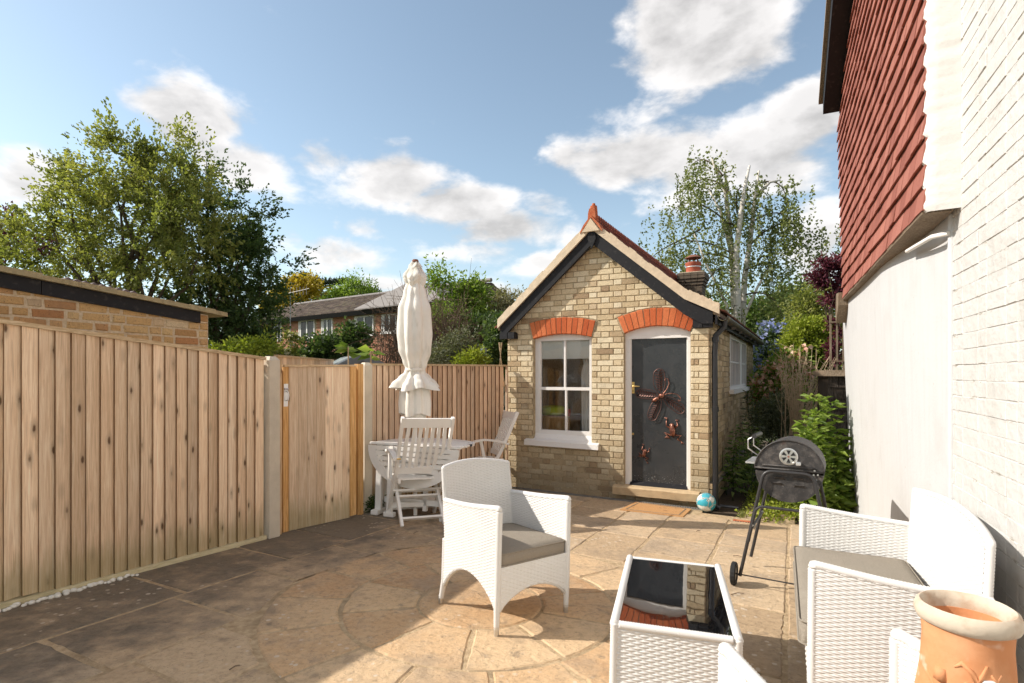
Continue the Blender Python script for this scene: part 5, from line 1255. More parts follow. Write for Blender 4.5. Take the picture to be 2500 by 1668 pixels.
m = MB(); c = PY(1182, 900, 9.0); m.tube([(c.x,c.y,-.1), (c.x,c.y,1.2), (c.x-.01,c.y,2.06)], .048, 14); m.lathe([(.052,1.99),(.055,2.0),(.055,2.03),(.052,2.04)], 14, (c.x-.01,c.y,0))
tag(m.build('grey_pipe', M['slate_blue_pipe'], None, smooth=40), 'upright blue-grey pipe standing among shrubs behind the fence', 'pipe')
ob = thing('cane_wigwam', 'thin cane wigwam tied at the top behind the fence', 'plant support', (PY(1222, 900, 9.2).x, 9.2, 0))
tp = PY(1222, 845, 9.2)
for k in range(5):
    a = k*1.257; m = MB(); m.tube([(tp.x+.24*math.cos(a), tp.y+.24*math.sin(a), 0.2), (tp.x-.03*math.cos(a), tp.y-.03*math.sin(a), tp.z+.06)], .007, 5); m.build('cane', M['dry_stem'], ob)

# ------------------------------------------------------------------ brick houses beyond
HE = Vector((-15.2, 35.0, 0)); HD = (Vector((-5.9, 28.4, 0))-HE).normalized(); HN = Vector((HD.y, -HD.x, 0))
def hp(k, z, d=0.0): p = HE+HD*k+HN*d; return Vector((p.x, p.y, z))
def hk(px): r = (px-CX)/F_PX; return (r*HE.y-HE.x)/(HD.x-r*HD.y)
far = thing('brick_house', 'two storey red brick house with brown tiled roof and white windows', 'house', hp(6, 0, -3))
KL, KR, ZE = -2.8, 14.5, 5.0
m = MB(); m.hexa([hp(KL,-.2,-7), hp(KR,-.2,-7), hp(KR,-.2,0), hp(KL,-.2,0), hp(KL,ZE,-7), hp(KR,ZE,-7), hp(KR,ZE,0), hp(KL,ZE,0)]); m.build('wall', M['mortar'], far)
wins = [(668,688,784,831), (730.6,769,782,826), (786,813,778,820), (867,913,771,818), (933,969,767,812)]
wk = []
for a, b, y0, y1 in wins:
    k0, k1 = hk(a), hk(b); Y = (hp(k0,0).y+hp(k1,0).y)/2; zt = CAMZ+(HY-y0)/F_PX*Y; zb = CAMZ+(HY-y1)/F_PX*Y; wk.append((k0, k1, zb, zt))
stuff = MB(); zc = 1.3; ci = 0
while zc < ZE-.1:
    x = KL+(ci % 2)*.115
    while x < KR:
        a, b = x+.006, x+.224; x += .23
        if any(a < w[1] and b > w[0] and zc+.07 > w[2] and zc < w[3] for w in wk): continue
        vs = [hp(a,zc+.006,.008), hp(b,zc+.006,.008), hp(b,zc+.066,.008), hp(a,zc+.066,.008)]; stuff.add(vs+[hp(a,zc+.006,0), hp(b,zc+.006,0), hp(b,zc+.066,0), hp(a,zc+.066,0)], [(0,1,2,3),(0,4,5,1),(3,2,6,7),(1,5,6,2),(0,3,7,4)])
    zc += .075; ci += 1
kind(stuff.build('brickwork', M['far_brick'], far), 'stuff')
for k0, k1, zb, zt in wk:
    def hb(mm, a, b, c, d, e, f_): mm.hexa([hp(a,c,e), hp(b,c,e), hp(b,c,f_), hp(a,c,f_), hp(a,d,e), hp(b,d,e), hp(b,d,f_), hp(a,d,f_)])
    m = MB(); t_ = .07; hb(m, k0, k0+t_, zb, zt, .0, .05); hb(m, k1-t_, k1, zb, zt, .0, .05); hb(m, k0+t_, k1-t_, zt-t_, zt, .0, .05); hb(m, k0+t_, k1-t_, zb, zb+t_, .0, .05)
    km = k0+(k1-k0)*.52; hb(m, km-.05, km+.05, zb+t_, zt-t_, .0, .049); wo = m.build('window', M['white_gloss'], far)
    for a, b in ((k0+t_, km-.05), (km+.05, k1-t_)): m = MB(); m.add([hp(a,zb+t_,.02), hp(b,zb+t_,.02), hp(b,zt-t_,.02), hp(a,zt-t_,.02)], [(0,1,2,3)]); m.build('pane', M['far_window_glass'], wo)
    m = MB(); hb(m, k0+t_, k0+t_+.14, zb+t_, zt-t_, .024, .03); m.build('curtain', M['curtain_cloth'], wo)
    m = MB(); hb(m, k0-.05, k1+.05, zb-.07, zb, .0, .10); m.build('sill', M['white_gloss'], wo)
m = MB(); m.prism([hp(KL-.3,ZE+.02,.45), hp(KL-.3,ZE+1.55,-3.5), hp(KL-.3,ZE+.02,-7.4)], HD*(KR-KL+.6)); rf = m.build('roof', M['far_tile'], far)
stuff = MB(); nrow = 15; sl0 = Vector((.48, ZE+.05)); sl1 = Vector((-3.5, ZE+1.63)); rr_ = random.Random(4)
for r_ in range(nrow):
    a0, a1 = sl0.lerp(sl1, r_/nrow), sl0.lerp(sl1, (r_+1.25)/nrow) if r_ < nrow-1 else sl1; x = KL-.3
    while x < KR+.3:
        b = x+.30; h = rr_.uniform(-.012,.012)
        p = [hp(x+.02,a0.y+.055+h,a0.x), hp(x+.15,a0.y+.095+h,a0.x), hp(b-.02,a0.y+.055+h,a0.x), hp(b-.02,a1.y+.02,a1.x), hp(x+.15,a1.y+.045,a1.x), hp(x+.02,a1.y+.02,a1.x), hp(x+.02,a0.y,a0.x), hp(b-.02,a0.y,a0.x)]
        stuff.add(p, [(0,1,4,5),(1,2,3,4),(6,7,2,1,0)]); x = b
kind(stuff.build('roof_tiling', M['far_tile'], rf), 'stuff')
m = MB(); m.tube([hp(KL-.3,ZE+1.68,-3.5), hp(KR+.3,ZE+1.68,-3.5)], .11, 8); m.build('ridge', M['pale_slate'], rf)
m = MB(); m.hexa([hp(KL-.3,ZE-.16,.30), hp(KR+.3,ZE-.16,.30), hp(KR+.3,ZE-.16,.40), hp(KL-.3,ZE-.16,.40), hp(KL-.3,ZE+.06,.30), hp(KR+.3,ZE+.06,.30), hp(KR+.3,ZE+.06,.52), hp(KL-.3,ZE+.06,.52)]); m.build('gutter', M['black_paint'], far)
kw = hk(892)
m = MB(); m.add([hp(kw,ZE+.12,.75), hp(kw+3.4,ZE+1.45,-.2), hp(kw+6.8,ZE+.12,.75), hp(kw+3.4,ZE+1.45,-3.2), hp(kw,ZE+.06,.75), hp(kw+6.8,ZE+.06,.75)], [(0,2,1),(0,1,3),(1,2,3),(4,5,2,0)]); m.build('wing_roof', M['pale_slate'], far)
ae = thing('roof_aerial', 'tall thin television aerial mast beside the brick house', 'aerial', (PY(709, 850, 24).x, 24, 0))
am = PY(709, 712, 24); m = MB(); m.tube([(am.x, am.y, -.1), (am.x, am.y, am.z)], .022, 6); m.build('mast', M['aerial_metal'], ae)
m = MB(); m.tube([(am.x-.1, am.y, am.z-.08), (am.x+1.0, am.y-.5, am.z+.05)], .014, 5)
for k in range(6): x = am.x+.02+k*.17; m.tube([(x, am.y-.05-k*.08, am.z-.2), (x, am.y-.05-k*.08, am.z+.15)], .009, 4)
m.build('aerial_head', M['aerial_metal'], ae)
# a far tiled roof showing through the birch
fr = thing('tiled_house', 'distant orange tiled house roof glimpsed behind the birch', 'house', (11, 34, 0))
m = MB(); m.prism([(8.4,33,-.2), (13.2,33,-.2), (13.2,33,4.6), (8.4,33,4.6)], (0,5,0)); m.build('wall', M['far_brick'], fr)
m = MB(); m.prism([(8.0,32.6,4.6), (13.6,32.6,4.6), (12.2,35.5,6.4), (9.4,35.5,6.4)], (0,.1,.0)); m.prism([(8.0,38.4,4.6), (8.0,32.6,4.6), (9.4,35.5,6.4)], (.05,0,0)); m.build('roof', M['crest_terracotta'], fr)
# dark shingled garden building with trellis, at the end of the side garden
gd = thing('shingled_store', 'dark shingled garden store at the end of the side passage', 'store', (5.6, 9.6, 0))
g0_ = wp(8.05, 0, .34)+Vector((0.92,-0.39,0))*.26
def gp(a, z, d=0): p = g0_+Vector((.80,-.60,0))*0+Vector((0.92,-0.39,0))*a+Vector((-.39,-.92,0))*d; return Vector((p.x, p.y, z))
m = MB(); m.prism([gp(-.10,-.2,0), gp(1.2,-.2,0), gp(1.2,1.62,0), gp(-.10,1.62,0)], -Vector((-.39,-.92,0))*1.2); m.build('wall', M['dark_shingle'], gd)
rs2 = random.Random(6)
for r_ in range(9):
    x = -.11-(r_ % 2)*.055
    while x < 1.1:
        b = x+rs2.uniform(.09,.13); z = .25+r_*.15; m = MB(); a_ = max(x, -.11); 
        if b-a_ > .03 and a_ < .75: m.hexa([gp(a_,z,.045), gp(b-.006,z,.045), gp(b-.006,z,.02), gp(a_,z,.02), gp(a_,z+.19,.016), gp(b-.006,z+.19,.016), gp(b-.006,z+.19,.0), gp(a_,z+.19,.0)]); m.build('shingle', M['dark_shingle'], gd)
        x = b
m = MB(); m.prism([gp(-.16,1.60,.10), gp(1.2,1.60,.10), gp(1.2,1.68,.06), gp(-.16,1.68,.06)], -Vector((-.39,-.92,0))*1.3); m.build('roof_edge', M['weathered_wood'], gd)
tr = thing('trellis', 'narrow wooden slat trellis above the dark shingled store', 'trellis', gp(.1, 1.68))
for k in range(6): m = MB(); a = -.08+k*.075; m.bar(gp(a,1.66,.02), gp(a,2.42,.02), .022, .016, ref=(0.39,.92,0)); m.build('slat', M['weathered_wood'], tr)
for z in (1.8, 2.32): m = MB(); m.bar(gp(-.1,z,.035), gp(.33,z,.035), .022, .014, ref=(0,0,1)); m.build('rail', M['weathered_wood'], tr)
# ------------------------------------------------------------------ rattan furniture
def weave_arrays(surf, Lu, Lv, keep=None, amp=0.0058, row=0.0105, stake=0.027, su=4, sv=3, side=1.0, off=0.0):
    ns = max(2, int(round(Lu/stake))); nr = max(2, int(round(Lv/row))); nu, nv = ns*su, nr*sv
    U, V = np.meshgrid(np.linspace(0, 1, nu+1), np.linspace(0, 1, nv+1), indexing='ij')
    P = surf(U, V); e = 1e-3
    T1 = surf(np.clip(U+e, 0, 1), V)-surf(np.clip(U-e, 0, 1), V); T2 = surf(U, np.clip(V+e, 0, 1))-surf(U, np.clip(V-e, 0, 1))
    N = np.cross(T1, T2); N /= np.linalg.norm(N, axis=-1, keepdims=True)+1e-12
    rv = V*nr; r = np.floor(np.minimum(rv, nr-1e-6)+1e-6); fv = rv-r; c = U*ns
    prof = np.sqrt(np.clip(1-(2*fv-1)**2, 0, 1)); over = 0.5+0.5*np.cos(math.pi*(c+r))
    h = prof*(0.12+0.88*over**0.8); fc = np.abs(c-np.round(c)); stakeh = 0.42*np.clip(1-(fc/0.22)**2, 0, 1)
    h = np.maximum(h, stakeh)*amp
    P = P + N*((h+off)*side)[..., None]
    idx = np.arange((nu+1)*(nv+1)).reshape(nu+1, nv+1)
    Fq = np.stack([idx[:-1,:-1], idx[1:,:-1], idx[1:,1:], idx[:-1,1:]], -1)
    if keep is not None:
        uc = (U[:-1,:-1]+U[1:,1:])/2; vc = (V[:-1,:-1]+V[1:,1:])/2; Fq = Fq[keep(uc, vc)]
    Fq = Fq.reshape(-1, 4)
    if side < 0: Fq = Fq[:, ::-1]
    return P.reshape(-1, 3), Fq
def weave_panel(name, parent, surf, Lu, Lv, keep=None, th=0.011, matname='white_rattan', **kw):
    v1, f1 = weave_arrays(surf, Lu, Lv, keep, side=1.0, off=th, **kw); v2, f2 = weave_arrays(surf, Lu, Lv, keep, side=-1.0, off=th, **kw)
    me = np_mesh(name, np.concatenate([v1, v2]), np.concatenate([f1, f2+len(v1)]))
    return link(name, me, M[matname], parent, smooth=True)
def wrapped(mb, pts, r, pitch=0.011, amp=0.0013, seg=8):
    """a rim wound round with rattan: path resampled, radius rippled"""
    pts = [Vector(p) for p in pts]; out = []; rr = []; rad = r if isinstance(r, list) else [r]*len(pts)
    for i in range(len(pts)-1):
        L = (pts[i+1]-pts[i]).length; n = max(1, int(L/(pitch/2)))
        for q in range(n): k = q/n; out.append(pts[i].lerp(pts[i+1], k)); rr.append(rad[i]+(rad[i+1]-rad[i])*k)
    out.append(pts[-1]); rr.append(rad[-1])
    rr = [a+(amp if i % 2 else -amp) for i, a in enumerate(rr)]
    return mb.tube(out, rr, seg)
def soft_cushion(name, matrix, W, D, T, label, group, nx=16, ny=16):
    """box cushion with crowned top, piping as a part"""
    t = thing(name, label, 'cushion', world=False, matrix=matrix, group=group)
    prof = [(-1.0, -.5), (-1.0, -.30), (-1.0, .30), (-.985, .44), (-.95, .5)]
    m = MB(); n = 4; ring = []
    def outline(ins):
        pts = []; r = 0.035
        for cx_, cy_, a0 in ((W/2-r, D/2-r, 0), (-W/2+r, D/2-r, 90), (-W/2+r, -D/2+r, 180), (W/2-r, -D/2+r, 270)):
            for q in range(5): a = math.radians(a0+90*q/4); pts.append(((cx_+r*math.cos(a))*(1-ins/(W/2)), (cy_+r*math.sin(a))*(1-ins/(D/2))))
        return pts
    lay = [(0.012, 0.0), (0.0, .012), (0.0, T-.014), (0.010, T-.001), (0.05, T+.008), (W*.22, T+.018), (W*.40, T+.020)]
    vs = []; k = 0
    for ins, z in lay:
        o = outline(min(ins, min(W, D)*.42)); vs += [(x, y, z+0.0035*math.sin(9*x+4*y)*(z > .02)) for x, y in o]; k = len(o)
    fs = [tuple(range(k-1, -1, -1))]
    for l in range(len(lay)-1):
        for i in range(k): j = (i+1) % k; fs.append((l*k+i, l*k+j, (l+1)*k+j, (l+1)*k+i))
    fs.append(tuple((len(lay)-1)*k+i for i in range(k)))
    m.add(vs, fs); m.build('cover', M['taupe_cloth'], t, smooth=50)
    for z in (0.010, T-.006):
        m = MB(); o = outline(-0.001); m.tube([(x, y, z) for x, y in o]+[(o[0][0], o[0][1], z)], .0045, 6, cap=False); m.build('piping', M['taupe_cloth'], t, smooth=True)
    return t
def wicker_seat(t, W, D, arm, back, lean=0.16, fine=3, cols=4):
    Lw = W; th = 0.011; kw = dict(su=cols, sv=fine)
    toparm = lambda s: arm - 0.018*np.sin(math.pi*s) - 0.045*s**2
    arch = lambda s, lo, hi: lo + (hi-lo)*np.clip(np.sin(math.pi*s), 0, 1)**0.7
    for sg in (-1, 1):
        def surf(U, V):
            z = 0.10+V*(toparm(U)-0.10); y = 0.012+U*(D-.03)+0.10*U*(z-.42)*(z > .42)
            return np.stack([sg*(W/2+0.012*np.sin(math.pi*U)), y, z], -1)
        keep = lambda u, v: (0.10+v*(toparm(u)-.10)) > arch(u, .13, .30)
        weave_panel('side_panel', t, surf, D, arm, keep, **kw)
        m = MB(); n = 16
        pts = [(sg*(W/2+.012*math.sin(math.pi*q/n)), .012+q/n*(D-.03)+.10*q/n*max(0, toparm(q/n)-.42), float(toparm(q/n))+.004) for q in range(n+1)]
        wrapped(m, [(sg*W/2, .012, arm-.01)]+pts, .0175); m.build('arm_rim', M['white_rattan'], t, smooth=True)
        m = MB(); pts = [(sg*(W/2+.012*math.sin(math.pi*q/n)), .012+q/n*(D-.03), float(arch(q/n, .13, .30))) for q in range(n+1)]; m.tube(pts, .0125, 6); m.build('lower_rim', M['white_rattan'], t, smooth=True)
    def surf(U, V):
        x = (U-.5)*W; z = 0.12+V*(back-.028*(2*U-1)**2-.12); y = D-.02+0.045*(1-(2*U-1)**2)+lean*(z-.42)*(z > .42)
        return np.stack([x*(1.0-0.03*V), y, z], -1)
    keep = lambda u, v: (0.12+v*(back-.12)) > arch(u, .14, .28)
    weave_panel('back_panel', t, surf, W, back, keep, **kw)
    m = MB(); n = 20; U = np.linspace(0, 1, n+1); top = surf(U, np.ones_like(U)); vv = np.linspace(.55, 1, 8); le = surf(np.zeros(8), vv); ri = surf(np.ones(8), vv)[::-1]
    wrapped(m, [tuple(p) for p in le]+[tuple(p) for p in top[1:-1]]+[tuple(p) for p in ri], .0155); m.build('back_rim', M['white_rattan'], t, smooth=True)
    def surf(U, V): return np.stack([(U-.5)*(W-.02), 0.014+0*U, .12+V*(.375-.12)], -1)
    keep = lambda u, v: (.12+v*.255) > arch(u, .125, .235)
    weave_panel('front_panel', t, surf, W-.02, .255, keep, **kw)
    m = MB(); m.tube([((q/16-.5)*(W-.03), .014, float(arch(q/16, .125, .235))) for q in range(17)], .011, 6); m.build('lower_rim', M['white_rattan'], t, smooth=True)
    m = MB(); m.box(-W/2+.015, W/2-.015, .02, D-.02, .335, .368); m.build('seat_deck', M['white_rattan'], t)
    for sx in (-1, 1):
        for y, top_, rear in ((.012, arm-.012, 0), (D-.005, .42, 1)):
            m = MB(); x = sx*(W/2-.002)
            wrapped(m, [(x*(1 if not rear else 1.0), y+(.03 if rear else 0), .035), (x, y, .16), (x, y, top_)], [.0155, .019, .019]); lg = m.build('leg', M['white_rattan'], t, smooth=True)
            m = MB(); m.lathe([(.001,0),(.0145,0),(.0155,.052),(.012,.054)], 14, (x, y+(.036 if rear else 0), 0)); m.build('foot_cap', M['steel'], lg, smooth=40)
def seat_matrix(front_l, front_r):
    """front_l / front_r: ground points of the two front corners as the sitter's own right and left hand sides run"""
    c = (front_l+front_r)/2; x = (front_r-front_l); return ground_frame(c.x, c.y, math.atan2(x.y, x.x)), x.length
F1, F2 = GH(1214, 1555), GH(1385, 1497)
mch, wch = seat_matrix(F1, F2); wch = min(wch, .58)
ch1 = thing('rattan_armchair', 'white rattan armchair standing alone on the stone circle', 'armchair', world=False, matrix=mch, group='white rattan armchairs')
wicker_seat(ch1, wch, 0.56, 0.70, 0.885)
soft_cushion('seat_cushion', mch @ Matrix.Translation((0, .275, .368)), wch-.03, .54, .085, 'taupe seat cushion on the armchair standing on the stone circle', 'taupe seat cushions')
T1, T2 = GH(1752, 1598, .68), GH(2182, 1561, .68)
mf, wf = seat_matrix(T2, T1)
ch2 = copy_tree(ch1, None, mf @ Matrix.Diagonal((min(wf, .56)/wch, 1, .985, 1))); ch2.name = 'rattan_armchair'
ch2['label'] = 'white rattan armchair drawn up beside the coffee table, in front of the clay chimney pot'
soft_cushion('seat_cushion', mf @ Matrix.Translation((0, .275, .368)), wf-.04, .53, .072, 'taupe seat cushion on the armchair beside the clay chimney pot', 'taupe seat cushions')
S1, S2 = GH(1973, 1383, .70), GH(1952, 1239, .70)   # near and far arm
ms, ws = seat_matrix(S2, S1)
sofa = thing('rattan_sofa', 'white rattan two seat sofa against the white house wall', 'sofa', world=False, matrix=ms)
wicker_seat(sofa, ws, 0.57, 0.70, 0.89, lean=.05)
soft_cushion('seat_cushion', ms @ Matrix.Translation((0, .245, .362)), ws-.045, .56, .105, 'long taupe seat cushion on the white rattan sofa', 'taupe seat cushions')
# coffee table
HT = 0.42
q = [GH(1489, 1524, HT), GH(1803.6, 1557.6, HT), GH(1753, 1375.6, HT), GH(1528.5, 1363, HT)]
ctr = sum(q, Vector())/4; ax = ((q[2]-q[1])+(q[3]-q[0])).normalized(); ay = math.atan2(ax.y, ax.x)-math.pi/2
CL = ((q[2]-q[1]).length+(q[3]-q[0]).length)/2; CW = ((q[1]-q[0]).length+(q[2]-q[3]).length)/2
mt = ground_frame(ctr.x, ctr.y, ay); ct = thing('coffee_table', 'white rattan coffee table with black glass top', 'coffee table', world=False, matrix=mt)
for sg in (-1, 1):
    weave_panel('side_panel', ct, lambda U, V: np.stack([(U-.5)*(CW-.05), 0*U+sg*(CL/2-.012), .05+V*(HT-.07)], -1), CW-.05, HT-.07, th=.006, su=6, sv=4, row=.0105, stake=.0275)
    weave_panel('side_panel', ct, lambda U, V: np.stack([0*U+sg*(CW/2-.012), (U-.5)*(CL-.05), .05+V*(HT-.07)], -1), CL-.05, HT-.07, th=.006)
    m = MB(); wrapped(m, [(sg*(CW/2-.012), -CL/2+.002, HT-.012), (sg*(CW/2-.012), CL/2-.002, HT-.012)], .0185, seg=10); m.build('top_rail', M['white_rattan'], ct, smooth=True)
    m = MB(); wrapped(m, [(-CW/2+.03, sg*(CL/2-.012), HT-.016), (CW/2-.03, sg*(CL/2-.012), HT-.016)], .0165, seg=10); m.build('top_rail', M['white_rattan'], ct, smooth=True)
    for s2 in (-1, 1): m = MB(); wrapped(m, [(sg*(CW/2-.012), s2*(CL/2-.012), 0.0), (sg*(CW/2-.012), s2*(CL/2-.012), HT-.01)], .017, seg=10); m.build('corner_post', M['white_rattan'], ct, smooth=True)
m = MB(); m.bbox(-CW/2+.028, CW/2-.028, -CL/2+.026, CL/2-.026, HT-.014, HT-.006, .001); m.build('glass_top', M['black_glass'], ct)
m = MB(); m.box(-CW/2+.02, CW/2-.02, -CL/2+.02, CL/2-.02, HT-.04, HT-.02); m.build('inner_deck', M['white_rattan'], ct)

# ------------------------------------------------------------------ barrel barbecue
mb_ = ground_frame(1.915, 3.82, math.radians(-31)); bq = thing('barrel_barbecue', 'black barrel charcoal barbecue on wheels with round vent', 'barbecue', world=False, matrix=mb_)
R, LB, ZC = 0.218, 0.52, 0.85
def arc(a0, a1, n, r=R): return [(r*math.cos(a0+(a1-a0)*i/n), ZC+r*math.sin(a0+(a1-a0)*i/n)) for i in range(n+1)]
def shell(name, a0, a1, n, r, y0, y1, cap=True):
    m = MB(); p = arc(a0, a1, n, r); k = len(p); vs = [(x, y0, z) for x, z in p]+[(x, y1, z) for x, z in p]
    fs = [(i, k+i, k+i+1, i+1) for i in range(k-1)]
    if cap: fs += [tuple(range(k)), tuple(range(2*k-1, k-1, -1))]
    m.add(vs, fs); return m.build(name, M['grill_black'], bq, smooth=35)
lid = shell('lid', math.radians(2), math.radians(178), 28, R, 0, LB)
bowl = shell('bowl', math.radians(182), math.radians(358), 28, R*0.985, .006, LB-.006)
m = MB(); m.tube([(x, -.003, z) for x, z in arc(math.radians(2), math.radians(178), 28, R)], .006, 6); m.tube([(-R,-.004,ZC+.012),(R,-.004,ZC+.012)], .007, 6); m.tube([(-R+.05,-.006,ZC+.035),(R-.05,-.006,ZC+.035)], .006, 6); m.build('lid_lip', M['grill_black'], lid, smooth=True)
for (x, z) in ((-.055,-.06),(.06,-.055),(-.07,-.10),(.07,-.105)):
    m = MB(); m.prism([(x-.035,.004,ZC+z), (x+.035,.004,ZC+z), (x+.028,-.006,ZC+z+.016), (x-.028,-.006,ZC+z+.016)], (0,.004,.004)); m.build('louvre', M['grill_black'], bowl)
vz = ZC+.105; vx = .0
m = MB(); m.lathe([(.001,0),(.058,0),(.060,.004),(.050,.006),(.048,.003),(.001,.003)], 28); m.xform(Matrix.Translation((vx,-.001,vz)) @ Matrix.Rotation(math.pi/2, 4, 'X')); v_ = m.build('vent', M['steel'], lid, smooth=40)
for k in range(6):
    a = math.pi/6+k*math.pi/3; m = MB(); pts = []
    for (rr2, da) in ((.016,-.16),(.016,.16),(.045,.30),(.045,-.30)): pts.append((vx+rr2*math.cos(a+da), -.0085, vz+rr2*math.sin(a+da)))
    m.prism(pts, (0,.003,0)); m.build('vent_hole', M['dark_rubber'], v_)
m = MB(); m.tube([(vx,-.006,vz),(vx,-.016,vz)], .007, 10); m.build('rivet', M['copper'], v_)
m = MB(); m.bbox(vx+.048, vx+.078, -.045, -.006, vz-.055, vz-.030, .004); m.build('vent_tab', M['zinc'], v_)
for (x, z) in ((.16,.02),(.18,-.005),(.155,-.008),(.17,-.04)): m = MB(); m.tube([(x,-.002,ZC+z),(x,-.008,ZC+z)], .006, 8); m.build('bolt', M['steel'], lid)
# lid handle on the front of the barrel (its left)
hx = -R*.86; 
m = MB()
for y in (.10, .40): m.tube([(-R*.93, y, ZC+.085), (-R*.93-.075, y, ZC+.135), (-R*.93-.075, y, ZC+.20), (-R*.93-.02, y, ZC+.235)], .0055, 6)
m.build('handle_bracket', M['zinc'], lid, smooth=True)
m = MB(); m.tube([(-R*.93-.03, .07, ZC+.228), (-R*.93-.03, .43, ZC+.228)], .017, 10); m.build('handle', M['grill_tube'], lid, smooth=40)
m = MB(); m.box(-R-.07, -R+.02, .05, .45, ZC+.03, ZC+.042); m.build('front_shelf', M['zinc'], bowl)
def rounded(pts, r=.05, n=5):
    pts = [Vector(p) for p in pts]; out = [pts[0]]
    for i in range(1, len(pts)-1):
        a = pts[i]+(pts[i-1]-pts[i]).normalized()*r; b = pts[i]+(pts[i+1]-pts[i]).normalized()*r
        for q in range(n+1): t = q/n; out.append(a*(1-t)**2+pts[i]*2*t*(1-t)+b*t*t)
    return out+[pts[-1]]
for y in (-.022, LB+.022):
    m = MB(); m.tube(rounded([(-.305,y,.075), (-.155,y,ZC-.005), (.155,y,ZC-.005), (.305,y,.075)], .06), .0125, 10); lg = m.build('leg_frame', M['grill_tube'], bq, smooth=40)
    for x in (-.222, .222): m = MB(); m.tube([(x,y-.013,.45),(x,y-.017,.45)], .007, 8); m.build('bolt', M['steel'], lg)
m = MB(); m.tube(rounded([(-.25,-.03,.33), (-.20,-.03,.59), (.20,-.03,.59), (.25,-.03,.33)], .05), .010, 8); m.build('cross_brace', M['grill_tube'], bq, smooth=40)
for x in (-.225, .225): m = MB(); m.tube([(x,-.022,.44),(x,LB+.022,.44)], .010, 8); m.build('side_rail', M['grill_tube'], bq, smooth=40)
m = MB(); m.tube([(-.36,-.022,.085),(.36,-.022,.085)], .005, 8); m.build('axle', M['grill_tube'], bq)
def wheel(x):
    m = MB(); pr = [(.05,-.016),(.072,-.018),(.080,-.012),(.080,.012),(.072,.018),(.05,.016)]
    m.lathe(pr, 36, mod=lambda t, z: 1+.03*(int(t*36/6.2832+.5) % 2)); m.xform(Matrix.Translation((x,-.022,.085)) @ Matrix.Rotation(math.pi/2, 4, 'Y')); w = m.build('wheel', M['dark_rubber'], bq)
    m = MB(); m.lathe([(.001,-.012),(.05,-.012),(.05,.012),(.001,.012)], 20); m.xform(Matrix.Translation((x,-.022,.085)) @ Matrix.Rotation(math.pi/2, 4, 'Y')); m.build('hub', M['black_plastic'], w)
wheel(-.345); wheel(.345)

# ------------------------------------------------------------------ clay chimney pot (chiminea) by the wall
pc = Vector((1.205, 1.455, 0)); cmz = gz(pc.x, pc.y); mcm = Matrix.Translation((pc.x, pc.y, cmz)); cm = thing('clay_chiminea', 'terracotta chiminea neck with lime-stained rim beside the sofa', 'chiminea', world=False, matrix=mcm)
hr = 0.835
m = MB(); m.lathe([(.12,0),(.16,.02),(.205,.14),(.215,.26),(.19,.38),(.145,.48),(.116,.56),(.101,.66),(.096,.74),(.099,hr-.040),(.086,hr-.040),(.082,.74),(.09,.6),(.12,.5),(.17,.38),(.17,.2),(.001,.1)], 48); m.build('body', M['terracotta'], cm, smooth=60)
m = MB(); m.lathe([(.097,hr-.050),(.108,hr-.044),(.1135,hr-.032),(.1135,hr-.018),(.109,hr-.005),(.101,hr),(.094,hr-.005),(.089,hr-.022),(.086,hr-.06)], 48, mod=lambda t, z: 1+.006*math.sin(5*t)+.004*math.sin(11*t)); m.build('rim', M['limey_terracotta'], cm, smooth=60)
def rel(name, pts, r, mt_='terracotta'):
    m = MB(); out = []
    for a, z in pts:
        rad = (.0995 if z > .66 else .101+(.66-z)*.16)-.0025; out.append((rad*math.cos(a), rad*math.sin(a), z))
    m.tube(out, r, 8); return m.build(name, M[mt_], cm, smooth=True)
toc = math.atan2(-pc.y, -pc.x)
rel('relief_boss', [(toc-.55,.655),(toc-.55,.685)], [.016,.013]); rel('relief_scroll', [(toc-.95+.35*math.sin(k*.5), .58+.012*k) for k in range(8)], .005)
for pts in ([(-.35,.60),(-.2,.63),(-.05,.62),(.05,.59),(.02,.56)], [(-.25,.70),(-.1,.715),(.1,.70),(.2,.675),(.3,.69),(.42,.72)], [(.1,.60),(.25,.64),(.45,.645),(.6,.61),(.62,.57)], [(-.15,.655),(.0,.67),(.12,.655)], [(.5,.70),(.62,.68),(.75,.70)]):
    rel('relief_scroll', [(toc+a_, z_) for a_, z_ in pts], [.003]+[.0065]*(len(pts)-2)+[.003])


